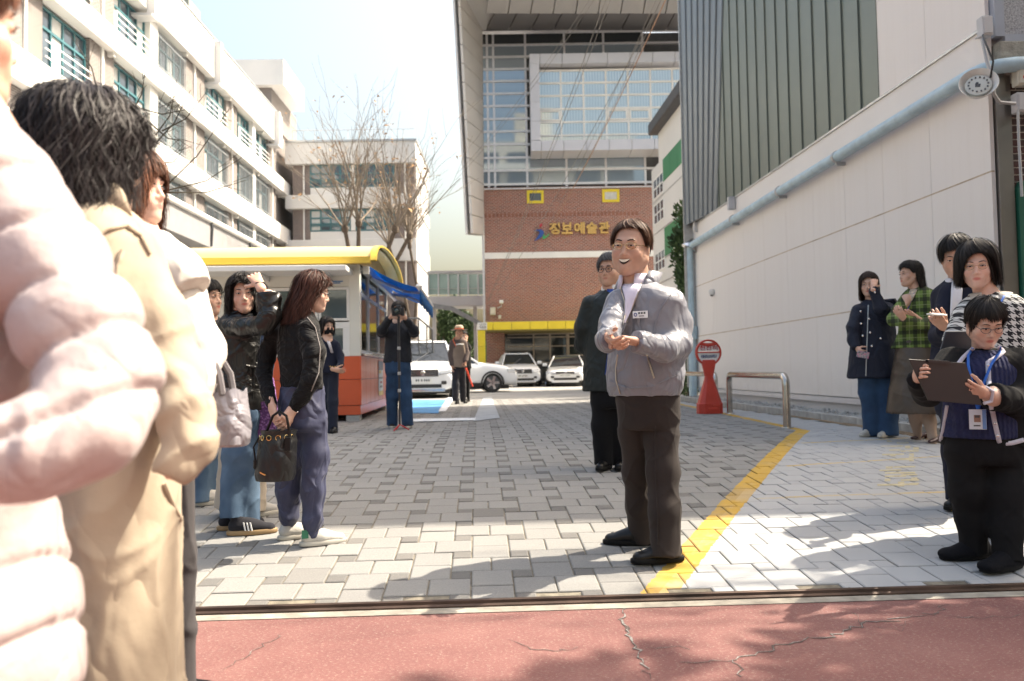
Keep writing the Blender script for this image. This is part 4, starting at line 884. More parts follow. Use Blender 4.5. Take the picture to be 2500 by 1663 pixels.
bare_tree('tall pollarded bare tree with many shoots behind the kiosk', tuple(tb), [P(842, 560, TD), P(876, 545, TD), P(965, 560, TD - .4), P(1000, 575, TD + .5)], 4.2, .15, 11, 9, 2.7)
bare_tree('smaller bare tree with drooping shoots beside the wing corner', (P(1010, 900, TD + 2)[0], TD + 2, YZ(9)), [P(1000, 600, TD + 2), P(950, 600, TD + 2)], 3.5, .10, 23, 8, 2.3)
# bare tree close behind the waiting people at the left
rnd = random.Random(31); nt_ = thing('bare_tree', 'young bare tree with dark thin twigs in front of school block', 'tree', (-6.3, 12, YZ(8))); c = MB(); t = MB(); O_ = np.array(nt_.location)
t.tube([(0, 0, 0), (.1, 0, 2), (.3, 0, 3.6)], [.10, .08, .05], 8); t.build('trunk', bark, nt_, smooth=True)
for a, b in (((395, 465), (560, 265)), ((395, 468), (590, 385)), ((395, 470), (600, 440)), ((380, 330), (430, 205)), ((330, 262), (470, 265)), ((380, 350), (465, 220)), ((380, 400), (450, 360)), ((235, 210), (175, 90)), ((330, 260), (355, 170)), ((365, 300), (450, 345)), ((395, 320), (500, 230))):
    p0, p1 = P(*a, 12) - O_, P(*b, 12) - O_; mid = (p0 + p1) / 2 + np.array([rnd.gauss(0, .05), 0, -.10]); c.tube([p0, mid, p1], [.014, .010, .004], 4, cap=False)
    for k in range(5): q = p0 + (p1 - p0) * rnd.uniform(.2, .95); grow(c, q, (p1 - p0) / np.linalg.norm(p1 - p0) + np.array([rnd.gauss(0, .7), 0, rnd.gauss(.2, .7)]), rnd.uniform(.12, .4), .005, 0, rnd, .1, .4)
for q in ((395, 467), (380, 340), (235, 210), (330, 262)): c.tube([(.3, 0, 3.6) if q[1] < 400 else (.12, 0, 2.4), P(*q, 12) - O_], [.035, .014], 5, cap=False)
c.build('crown', mk('dark_twig', (.055, .05, .04), .9), nt_, smooth=True)
# evergreens
def leaf_cloud(m, n, fn, size, rnd, up=.3):
    for _ in range(n):
        p, ax = fn(rnd); s = size * rnd.uniform(.6, 1.4); d = np.array(ax) + np.array([rnd.gauss(0, .4) for _ in range(3)]); d /= np.linalg.norm(d); w = np.cross(d, [rnd.gauss(0, 1) for _ in range(3)]); w /= np.linalg.norm(w)
        p = np.array(p); m.add([p, p + d * s * .5 + w * s * .22, p + d * s, p + d * s * .5 - w * s * .22], [(0, 1, 2, 3)])
fol = M('evergreen', (.03, .06, .022), .7); fol.i('Base Color', fol.ramp(fol.noise(1.6, 3), [(.35, (.022, .045, .018)), (.65, (.055, .10, .03))])); fol = fol.m
def conifer(name, label, base, h, r, n, seed, size, cat='tree', lobes=7):
    rnd = random.Random(seed); o = thing(name, label, cat, base); m = MB(); m.tube([(0, 0, -.1), (0, 0, h * .8)], [h * .03, .02], 8); m.build('trunk', bark, o)
    lb = [(rnd.uniform(.12, 1), rnd.uniform(0, 6.28), rnd.uniform(.3, 1)) for _ in range(lobes * 4)]
    def fn(rn):
        t, a, k = rn.choice(lb); R0 = r * (1 - t * .92) ** .8 * k; c_ = np.array([math.cos(a) * R0 * .7, math.sin(a) * R0 * .7, h * t]); s = r * .33
        q = np.array([rn.gauss(0, 1) for _ in range(3)]); q /= np.linalg.norm(q); ax = (q[0] * .5, q[1] * .5, .7); return c_ + q * s * rn.random() ** .4 * np.array([1, 1, 1.3]), ax
    m = MB(); leaf_cloud(m, n, fn, size, rnd); m.build('crown', fol, o)
conifer('conifer', 'dark green conifer growing behind the gym corner', tuple(np.array([P(1690, 900, 20.8)[0], 20.8, YZ(9)])), 4.9, .9, 6500, 3, .16)
def bush(name, label, base, r, n, seed, size, h=None):
    rnd = random.Random(seed); o = thing(name, label, 'shrub', base); h = h or r; m = MB(); m.tube([(0, 0, 0), (0, 0, h * .6)], .04, 6); m.build('stem', bark, o)
    lb = [np.array([rnd.gauss(0, r * .45), rnd.gauss(0, r * .45), h * rnd.uniform(.4, 1.1)]) for _ in range(9)]
    def fn(rn):
        q = np.array([rn.gauss(0, 1) for _ in range(3)]); q /= np.linalg.norm(q); return rn.choice(lb) + q * r * .45 * rn.random() ** .3, q
    m = MB(); leaf_cloud(m, n, fn, size, rnd); m.build('crown', fol, o)
bush('clipped_shrub', 'clipped dark shrub beside the blue pipe foot', tuple(np.array([P(1680, 900, 19.8)[0], 19.8, YZ(9)])), .55, 2600, 5, .09, .75)
for k, (px, d, h, r) in enumerate(((1085, 58, 5.2, 1.6), (1115, 60, 6.2, 1.8), (1140, 57, 4.6, 1.5))):
    conifer('conifer', ['slim dark conifer beyond the boxy white car', 'tallest dark conifer beyond the parked cars under the footbridge', 'lower dark conifer beside the yellow canopy post'][k], (P(px, 900, d)[0], d, .2), h, r, 2600, 40 + k, .3)
rk = thing('garden_rock', 'brown garden boulder beside the blue pipe foot', 'rock', G(1658, 962)); m = MB(); rnd = random.Random(2); m.lathe([(.3, 0), (.42, .15), (.38, .35), (.22, .52), (.05, .56)], 9); m.v = [(x * rnd.uniform(.85, 1.15), y * rnd.uniform(.85, 1.15), z) for x, y, z in m.v]; m.build('stone', mk('rock', (.22, .17, .13), .95, amt=.4, scale=6, bump=.6, bscale=20), rk)

# ================================================================== things the glazing mirrors / that shade the road, standing behind and beside the camera
ap = thing('apartment_block', 'pale apartment block mirrored in the hall glazing', 'building', (10, -44, 0)); apw = mk('apartment_wall', (.62, .58, .50), .8, amt=.05)
m = MB(); m.bx(-22, 10, -12, 0, 0, 38); m.bx(10, 26, -12, 0, 0, 29); m.bx(-9, -3, -11, -1, 38, 43); m.bx(-20, -16, -11, -1, 38, 40.5); m.build('wall', apw, ap)
for r in range(11):
    m = MB(); m.bx(-22.2, 10 if r > 8 else 26.2, .02, 1.0, 1.2 + r * 3.2, 2.2 + r * 3.2); m.build('balcony', mk('apartment_band', (.7, .68, .62), .7) if r == 0 else bpy.data.materials['apartment_band'], ap)
    for k in range(8):
        if k == 3 or (r > 8 and k > 5): continue
        m = MB(); m.bx(-21 + k * 5.4, -17 + k * 5.4, .0, .3, 2.3 + r * 3.2, 4.2 + r * 3.2); m.build('window', glass_school, ap)
bare_tree('bare street tree shading the red road beside the gate', (7.2, 4.6, 0), [(6.8, 4.4, 5.2), (7.7, 4.9, 5.4), (7.0, 5.2, 5.0)], 4.6, .18, 77, 10, 2.4)
for k, (x, y, h, r) in enumerate(((5.9, 4.45, 9.2, 1.15), (7.6, 4.5, 10.5, 1.3), (4.7, 3.5, 7.6, .9), (9.4, 4.2, 10.5, 1.3))): conifer('street_pine', ['dark pine overhanging the red road beside the gate', 'taller dark pine behind the roadside pine', 'slim young pine at the road edge', 'tall pine at the far end of roadside row'][k], (x, y, 0), h, r, 1500, 21 + k, .34)

hr = thing('stair_handrail', 'dark steel handrail descending beside the school wing', 'handrail', tuple(P(1040, 900, 24))); HR = tuple(hr.location)
m = MB(); m.tube([P(985, 778, 24), P(1022, 777, 24), P(1055, 805, 24), P(1057, 860, 24)], .03, 8); m.build('rail', dark_grey, hr, smooth=True, off=HR)
for px, y0 in ((990, 778), (1022, 777), (1042, 794)): m = MB(); m.tube([P(px, y0, 24), P(px, 930, 24)], .022, 6); m.build('post', dark_grey, hr, off=HR)
m = MB(); a = P(985, 830, 24.3); b = P(1050, 930, 24.3); m.bx(a[0], b[0], 24.3, 27, .2, a[2]); m.build('stair_side', concrete, hr, off=HR)
# ================================================================== CARS
cwhite = M('car_white', (.76, .77, .78), .22, 0, .6); cwhite.i('Coat Weight', .6); cwhite.i('Coat Roughness', .05); cwhite = cwhite.m
cdark = M('car_dark', (.03, .035, .04), .25, 0, .6); cdark.i('Coat Weight', .6); cdark = cdark.m
chrome = mk('chrome', (.7, .7, .72), .12, 1, amt=.03); tyre_m = mk('tyre', (.022, .022, .022), .85, amt=.2); lampg = M('lamp_glass', (.55, .58, .62), .06, .4, .8).m; drl = mk('plate_white', (.7, .7, .68), .5, amt=.05)
def car(label, loc, rz, L, W, H, kind, paint, plate='42가 1234', grille='bar', group='white cars parked in the yard', trim=None):
    o = thing('parked_car', label, 'car', loc, rz, group); hw = W / 2; gc = .20; wr = .34 if kind == 'suv' else .315
    ax0, ax1 = L / 2 - .90, -L / 2 + .95; bz = .98 if kind == 'suv' else .86       # bonnet height; +x is the front
    # lower body: cross sections along x
    if kind == 'suv': top = [(L / 2, .62), (L / 2 - .05, .80), (L / 2 - .35, bz - .02), (L / 2 - 1.15, bz + .07), (L / 2 - 1.35, bz + .10), (-L / 2 + .5, bz + .13), (-L / 2 + .06, bz + .1), (-L / 2, .7)]
    else: top = [(L / 2, .55), (L / 2 - .05, .68), (L / 2 - .4, bz - .06), (L / 2 - 1.25, bz + .04), (L / 2 - 1.45, bz + .07), (-L / 2 + .9, bz + .14), (-L / 2 + .06, bz + .12), (-L / 2, .65)]
    top = [top[0], (top[0][0] - .015, top[0][1] + .06)] + top[1:]
    m = MB(); rg = []
    for x, zt_ in top:
        e = abs(x) / (L / 2); w = hw * (1 - .14 * max(0, (e - .72) / .28) ** 2); wt = w * .93
        rg.append([(x, -w * .92, gc), (x, -w, gc + .16), (x, -w, .56 * zt_ + .1), (x, -wt, zt_ - .05), (x, -wt * .82, zt_), (x, 0, zt_ + .02), (x, wt * .82, zt_), (x, wt, zt_ - .05), (x, w, .56 * zt_ + .1), (x, w, gc + .16), (x, w * .92, gc)])
    m.rings(rg); b = m.build('body', paint, o, smooth=True); autosmooth(b, 180); sb = b.modifiers.new('s', 'SUBSURF'); sb.levels = 2; sb.render_levels = 2
    # cabin
    xf, xb = L / 2 - 1.38, -L / 2 + (.22 if kind == 'suv' else .7); zb = bz + .06
    m = MB(); lo = [(xf, zb), (xb, zb + .05)]; ft, bt = (xf - .86, H - .05), (xb + (.55 if kind == 'suv' else 1.0), H - .09)
    def ring(x, z, w): return [(x, -w, z), (x, -w * .5, z + .015), (x, 0, z + .02), (x, w * .5, z + .015), (x, w, z)]
    # glasshouse as dark volume, roof and pillars painted
    gl = MB(); w0, w1 = hw * .87, hw * .63
    gl.rings([[(xf - .02, -w0, zb), (xb + .02, -w0, zb + .04), (xb + .02, w0, zb + .04), (xf - .02, w0, zb)], [(ft[0], -w1, ft[1]), (bt[0], -w1, bt[1]), (bt[0], w1, bt[1]), (ft[0], w1, ft[1])]]); gl.build('window', car_glass, o)
    m.rings([[(ft[0] + .06, -w1 * 1.0, H - .06), (bt[0] - .04, -w1, H - .07), (bt[0] - .04, w1, H - .07), (ft[0] + .06, w1, H - .06)], [(ft[0] - .05, -w1 * .93, H - .005), (bt[0] + .12, -w1 * .93, H - .015), (bt[0] + .12, w1 * .93, H - .015), (ft[0] - .05, w1 * .93, H - .005)]]); m.build('roof', (cdark if trim == 'dark_roof' else paint), o, bevel=.03)
    for sgn in (-1, 1):
        m = MB(); e = .012
        m.tube([(xf + .02, sgn * (w0 + e), zb - .03), (ft[0] + .02, sgn * (w1 + e), ft[1] + .01), (bt[0], sgn * (w1 + e), bt[1] + .01), (xb, sgn * (w0 + e), zb)], .038, 6)
        for t in (.42, .72): xx = xf + (xb - xf) * t; xt = ft[0] + (bt[0] - ft[0]) * t; m.tube([(xx, sgn * (w0 + e), zb), (xt, sgn * (w1 + e), H - .05)], .03, 6)
        m.build('pillar', paint, o, smooth=True)
        m = MB(); m.obox((xf - .35, sgn * (hw + .09), zb + .10), (.06, 0, 0), (0, .11, 0), (0, 0, .075)); m.build('mirror', paint, o, bevel=.03)
        m = MB(); c_ = np.array([L / 2 - .17, sgn * hw * .72, bz - .235]); m.obox(c_, (.145, -sgn * .05, 0), (-.06, sgn * .17, .02), (-.02, 0, .06)); h_ = m.build('headlight', lampg, o, bevel=.02); m = MB(); m.obox(c_ + np.array([.02, 0, -.055]), (.145, -sgn * .05, 0), (-.06, sgn * .175, .02), (0, 0, .010)); m.build('lamp_strip', chrome, h_)
        m = MB(); m.obox((L / 2 - .12, sgn * hw * .70, .44), (.13, -sgn * .03, 0), (-.05, sgn * .12, 0), (0, 0, .05)); m.build('fog_light', black_plastic, o, bevel=.015)
        m = MB(); m.bx(ax1 + .4, ax0 - .4, sgn * hw - .02, sgn * hw + .015, gc + .02, gc + .14); m.build('side_sill', black_plastic if kind == 'suv' else paint, o)
        for xx in (.3, -.55): m = MB(); m.bx(xx - .1, xx + .1, sgn * hw * .985 - .01, sgn * hw * .985 + .025, bz - .06, bz - .03); m.build('door_handle', chrome, o)
        m = MB()
        for xx in (xf - .75, xf - 1.75): m.bx(xx - .006, xx + .006, sgn * hw * 1.0 - .01, sgn * hw * 1.0 + .003, gc + .2, bz - .1)
        m.build('door_seam', dark_grey, o)
        for xa in (ax0, ax1):
            yy = sgn * (hw - .11)
            m = MB(); pr = [(wr - .12, -.1), (wr - .02, -.11), (wr, -.07), (wr, .07), (wr - .02, .11), (wr - .12, .1)]; m.lathe(pr, 24); m.v = [(xa + x, yy + z, wr + y) for x, y, z in m.v]
            w = m.build('wheel', tyre_m, o, smooth=True)
            m = MB(); m.lathe([(.03, .07), (wr * .68, .075), (wr * .70, .06), (wr * .70, .04), (.03, .03)], 20); m.v = [(xa + x, yy + sgn * (z + .03), wr + y) for x, y, z in m.v]; m.build('rim_dish', dark_grey, w)
            m = MB()
            for k in range(5):
                a = 2 * math.pi * k / 5; c_, s_ = math.cos(a), math.sin(a); m.obox((xa + c_ * wr * .36, yy + sgn * .115, wr + s_ * wr * .36), (c_ * wr * .33, 0, s_ * wr * .33), (-s_ * .045, 0, c_ * .045), (0, .014, 0))
            m.lathe([(.02, 0), (.06, 0), (.06, .02), (.02, .03)], 10, (0, 0, 0)) if 0 else None
            m.build('rim', chrome, w)
            m = MB(); n = 20; rr_ = []
            for k in range(n + 1):
                a = math.pi * (k / n) * 1.12 - .19; c_, s_ = math.cos(a), math.sin(a); rr_.append([(xa + c_ * (wr + .015), sgn * (hw - .16), wr + s_ * (wr + .015)), (xa + c_ * (wr + .075), sgn * (hw - .16), wr + s_ * (wr + .075)), (xa + c_ * (wr + .075), sgn * (hw + .018), wr + s_ * (wr + .075)), (xa + c_ * (wr + .015), sgn * (hw + .018), wr + s_ * (wr + .015))])
            m.rings(rr_); m.build('wheel_arch', black_plastic, o)
    gz0, gz1 = (bz - .36, bz - .16) if kind == 'suv' else (bz - .30, bz - .17)
    m = MB(); m.bx(L / 2 - .06, L / 2 + .012, -hw * .46, hw * .46, gz0, gz1); gg = m.build('grille', black_plastic, o)
    m = MB()
    for k in range(4): z = gz0 + (gz1 - gz0) * (k + .5) / 4; m.bx(L / 2 + .012, L / 2 + .02, -hw * .44, hw * .44, z - .008, z + .008)
    m.build('grille_bar', chrome, gg)
    m = MB(); m.lathe([(.02, 0), (.07, .002), (.06, .012), (.01, .014)], 14); m.v = [(L / 2 + .02 + z, y, (gz0 + gz1) / 2 + x) for x, y, z in m.v]; m.build('badge', chrome, gg)
    m = MB(); m.bx(L / 2 - .05, L / 2 + .015, -hw * .55, hw * .55, .30, .40); m.build('lower_intake', black_plastic, o)
    m = MB(); m.bx(L / 2 - .12, L / 2 + .02, -hw * .66, hw * .66, .19, .27); m.build('bumper_lip', chrome if grille == 'skid' else paint, o, bevel=.01)
    m = MB(); m.bx(L / 2 + .0, L / 2 + .028, -.26, .26, .46, .57); pl_ = m.build('number_plate', drl, o)
    if plate: tx = text('plate_text', plate, .1, dark_grey, (L / 2 + .030, -.0, .48), (R(90), 0, R(90)), pl_, .001); fit_text(tx, .44, .07, 0)
    else: m = MB(); [m.bx(L / 2 + .028, L / 2 + .031, q, q + .04, .485, .545) for q in (-.2, -.14, -.05, .03, .09, .15)]; m.build('plate_marks', dark_grey, pl_)['kind'] = 'stuff'
    m = MB(); m.tube([(xf + .0, -.3, zb + .02), (xf - .3, .1, zb + .30)], .012, 4); m.build('wiper', dark_grey, o)
    m = MB(); m.bx(-L / 2 + .3, L / 2 - .3, -hw * .8, hw * .8, .12, gc + .05); m.build('underside', black_plastic, o)
    if kind == 'suv':
        for sgn in (-1, 1): m = MB(); m.tube([(ft[0] - .1, sgn * w1 * .9, H + .02), (bt[0] + .2, sgn * w1 * .9, H + .02)], .02, 6); m.build('roof_rail', alu, o)
    return o
zy = YZ(9)
def cpos(px, d): return (P(px, 900, d)[0], d, zy)
car('boxy white off-road car parked beside the blue bay facing the gate', cpos(1040, 24.2), R(-90 + 4), 4.5, 1.9, 1.72, 'suv', cwhite, None, 'skid')
car('white crossover parked side on behind the man in sun hat', cpos(1098, 28.2), R(8), 4.7, 1.88, 1.68, 'suv', cwhite, None)
car('white station car with dark grille parked by the yellow canopy', cpos(1263, 38.2), R(-90 + 6), 4.5, 1.87, 1.62, 'suv', cwhite, None, 'skid')
car('white saloon with chrome nose parked before the hall entrance', cpos(1384, 37.4), R(-90 - 6), 4.75, 1.85, 1.46, 'sedan', cwhite, '42누 3666', trim='dark_roof')
car('dark car mostly hidden behind the boxy white car', cpos(1052, 33.5), R(-90), 4.6, 1.86, 1.66, 'suv', cdark, None, group='dark cars parked in the yard')
# ================================================================== PEOPLE: implicit bodies and clothes
_NL = np.random.RandomState(5).rand(32, 32, 32) * 2 - 1
def vnoise(p):
    p = np.asarray(p); i = np.floor(p).astype(int); f = p - i; f = f * f * (3 - 2 * f); i &= 31; j = (i + 1) & 31; r = 0
    for a in (0, 1):
        for b in (0, 1):
            for c in (0, 1):
                w = (f[:, 0] if a else 1 - f[:, 0]) * (f[:, 1] if b else 1 - f[:, 1]) * (f[:, 2] if c else 1 - f[:, 2])
                r = r + w * _NL[(j if a else i)[:, 0], (j if b else i)[:, 1], (j if c else i)[:, 2]]
    return r
def unit(v): v = np.asarray(v, float); return v / (np.linalg.norm(v) + 1e-12)
class Field:
    def __init__(s, lo, hi, h, like=None):
        if like is not None: s.o, s.h, s.ax = like.o, like.h, like.ax; s.D = np.full(like.D.shape, .3, np.float32); return
        s.h = h; s.o = np.asarray(lo, float) - 3 * h; n = np.ceil((np.asarray(hi, float) - s.o) / h).astype(int) + 4
        s.D = np.full(n, .3, np.float32); s.ax = [(s.o[i] + h * np.arange(n[i])).astype(np.float32) for i in range(3)]
    def sl(s, lo, hi):
        r = []
        for i in range(3):
            a = int(np.clip((lo[i] - s.o[i]) / s.h, 0, s.D.shape[i] - 1)); b = int(np.clip((hi[i] - s.o[i]) / s.h + 2, a + 1, s.D.shape[i])); r.append(slice(a, b))
        return tuple(r)
    def grid(s, sl): return s.ax[0][sl[0]][:, None, None], s.ax[1][sl[1]][None, :, None], s.ax[2][sl[2]][None, None, :]
    def blend(s, sl, d, k, neg=False):
        D = s.D[sl]
        if neg: D, d = -D, d
        t = np.clip(.5 + .5 * (D - d) / k, 0, 1) if k > 0 else (d < D).astype(np.float32)
        r = D * (1 - t) + d * t - k * t * (1 - t); s.D[sl] = -r if neg else r
    def cone(s, a, b, ra, rb, k=.02, n=None, fl=1.0, neg=False):
        a, b = np.asarray(a, float), np.asarray(b, float); m = max(ra, rb) + k * 1.5 + 2 * s.h
        sl = s.sl(np.minimum(a, b) - m, np.maximum(a, b) + m); X, Y_, Z = s.grid(sl); ba = b - a; L2 = ba @ ba + 1e-12
        dx, dy, dz = X - a[0], Y_ - a[1], Z - a[2]; t = np.clip((dx * ba[0] + dy * ba[1] + dz * ba[2]) / L2, 0, 1)
        dx, dy, dz = dx - t * ba[0], dy - t * ba[1], dz - t * ba[2]; q = dx * dx + dy * dy + dz * dz
        if n is not None: vn = dx * n[0] + dy * n[1] + dz * n[2]; q = q + vn * vn * (1 / fl ** 2 - 1)
        s.blend(sl, (np.sqrt(q) - (ra + t * (rb - ra))) * (1 if n is None else .85), k, neg)
    def ell(s, c, r, k=.01, A=None, neg=False):
        c = np.asarray(c, float); r = np.asarray(r, float); m = max(r) + k * 1.5 + 2 * s.h; sl = s.sl(c - m, c + m); X, Y_, Z = s.grid(sl); d = (X - c[0], Y_ - c[1], Z - c[2])
        A = np.eye(3) if A is None else np.asarray(A); q = [(d[0] * A[i][0] + d[1] * A[i][1] + d[2] * A[i][2]) for i in range(3)]
        k0 = np.sqrt(sum((q[i] / r[i]) ** 2 for i in range(3))) + 1e-6; k1 = np.sqrt(sum((q[i] / r[i] ** 2) ** 2 for i in range(3))) + 1e-6
        s.blend(sl, k0 * (k0 - 1) / k1, k, neg)
    def loft(s, T, n, fl, k=0):                # elliptical cross sections along z through rows (centre, half width)
        z = np.array([p[2] for p, r in T])[::-1]; C = np.array([p for p, r in T])[::-1]; r = np.array([r for p, r in T])[::-1]; Z = s.ax[2].astype(float)
        w = max(1, int(.018 / s.h)); ker = np.ones(2 * w + 1) / (2 * w + 1); sm = lambda q: np.convolve(np.pad(np.interp(Z, z, q), w, mode='edge'), ker, 'valid')
        cx, cy, rr = sm(C[:, 0]), sm(C[:, 1]), sm(r); sl_ = np.gradient(rr, s.h); dx = s.ax[0][:, None, None] - cx[None, None, :]; dy = s.ax[1][None, :, None] - cy[None, None, :]; vn = dx * n[0] + dy * n[1]
        d = (np.sqrt(dx * dx + dy * dy + vn * vn * (1 / fl ** 2 - 1)) - rr[None, None, :]) * (.85 / np.sqrt(1 + sl_ ** 2))[None, None, :]
        d = np.maximum(d, np.maximum(z[0] - Z, Z - z[-1])[None, None, :]).astype(np.float32); t = np.clip(.5 + .5 * (s.D - d) / max(k, 1e-4), 0, 1); s.D = s.D * (1 - t) + d * t - k * t * (1 - t)
    def cut(s, c, n):
        n = unit(n); s.D = np.maximum(s.D, ((s.ax[0][:, None, None] - c[0]) * n[0] + (s.ax[1][None, :, None] - c[1]) * n[1] + (s.ax[2][None, None, :] - c[2]) * n[2]).astype(np.float32))
    def union(s, o, k):
        t = np.clip(.5 + .5 * (s.D - o.D) / k, 0, 1); s.D = s.D * (1 - t) + o.D * t - k * t * (1 - t)
    def mesh(s, it=1):
        D = s.D; S_ = D < 0; nx, ny, nz = D.shape
        cs = [(i, j, k) for i in (0, 1) for j in (0, 1) for k in (0, 1)]
        c = sum(S_[i:nx - 1 + i, j:ny - 1 + j, k:nz - 1 + k].astype(np.int8) for i, j, k in cs); act = (c > 0) & (c < 8)
        idx = np.full(act.shape, -1, np.int32); I = np.argwhere(act); idx[act] = np.arange(len(I)); pos = np.zeros((len(I), 3)); cnt = np.zeros(len(I))
        v = {q: D[I[:, 0] + q[0], I[:, 1] + q[1], I[:, 2] + q[2]] for q in cs}
        for p in cs:
            for ax in range(3):
                if p[ax]: continue
                q = list(p); q[ax] = 1; q = tuple(q); d0, d1 = v[p], v[q]; m = (d0 < 0) != (d1 < 0); t = d0[m] / (d0[m] - d1[m]); pt = np.tile(np.array(p, float), (len(t), 1)); pt[:, ax] += t; pos[m] += pt; cnt[m] += 1
        V = s.o + s.h * (I + pos / cnt[:, None]); Q = []
        for ax in range(3):
            sl0 = [slice(1, n - 1) for n in D.shape]; sl1 = list(sl0); sl0[ax] = slice(0, D.shape[ax] - 1); sl1[ax] = slice(1, D.shape[ax])
            a, b = S_[tuple(sl0)], S_[tuple(sl1)]; E = np.argwhere(a != b); base = E + 1; base[:, ax] -= 1; fl = a[a != b]
            o1, o2 = [(1, 2), (2, 0), (0, 1)][ax]; e1 = np.zeros(3, int); e1[o1] = 1; e2 = np.zeros(3, int); e2[o2] = 1
            g_ = lambda c_: idx[c_[:, 0], c_[:, 1], c_[:, 2]]
            q = np.stack([g_(base - e1 - e2), g_(base - e2), g_(base), g_(base - e1)], 1); q[~fl] = q[~fl][:, ::-1]; Q.append(q)
        Q = np.concatenate(Q); Q = Q[(Q >= 0).all(1)]
        for _ in range(it): V = lap(V, Q)
        return V, Q
def lap(V, Q, w=.5):
    A = np.zeros_like(V); n = np.zeros(len(V))
    for k in range(4):
        for o in (1, 3): np.add.at(A, Q[:, k], V[Q[:, (k + o) % 4]]); np.add.at(n, Q[:, k], 1)
    return V * (1 - w) + w * A / np.maximum(n, 1)[:, None]
def vnormals(V, Q):
    fn = np.cross(V[Q[:, 2]] - V[Q[:, 0]], V[Q[:, 3]] - V[Q[:, 1]]); N = np.zeros_like(V)
    for k in range(4): np.add.at(N, Q[:, k], fn)
    return N / (np.linalg.norm(N, axis=1)[:, None] + 1e-12)

# ---- cloth and skin materials
def cloth(name, col, rough=.85, sheen=.06, amt=.10, bump=.25, bscale=14, weave=350, spec=.3, crease=.0):
    a = M(name, col, rough, 0, spec); a.vary(col, amt, 7); a.i('Sheen Weight', sheen)
    if crease: a.bump(((a.noise(4.5, 2, .5, a.co('Object', (1.3, 1.3, .8)), .8) - .5).abs() * 6).min(1.0), crease, .02)
    if bump: a.bump(a.noise(bscale, 4, .6), bump, .012)
    if weave: a.bump(a.noise(weave, 2), .15, .0015)
    return a.m
_skin = {}
def skin_mat(col):
    key = tuple(round(c, 3) for c in col)
    if key not in _skin:
        a = M('skin', col, .48, 0, .4); at = a.node('ShaderNodeAttribute', attribute_name='tint'); v = a.ramp(a.noise(18, 4), [(.3, [c * .9 for c in col]), (.7, [min(1, c * 1.08) for c in col])])
        a.i('Base Color', a.mix(1.0, v, at.outputs['Color'], 'MULTIPLY')); a.i('Subsurface Weight', .12); a.b.inputs['Subsurface Radius'].default_value = (.012, .005, .003); a.bump(a.noise(300, 2), .08, .001); _skin[key] = a.m
    return _skin[key]
eye_white = mk('eye_white', (.62, .58, .55), .2, amt=0); eye_dark = mk('eye_dark', (.012, .009, .008), .15, amt=0); teeth_m = mk('teeth', (.72, .66, .55), .3, amt=.03)
_hair = {}
def hair_mat(col):
    if col not in _hair:
        a = M('hair', col, .55, 0, .25); at = a.node('ShaderNodeAttribute', attribute_name='tone'); f = S(a.nt, at.outputs['Fac'])
        a.i('Base Color', a.ramp(f, [(0, [c * .35 for c in col]), (1, [min(1, c * 2.0) for c in col])])); a.i('Anisotropic', .5); _hair[col] = a.m
    return _hair[col]
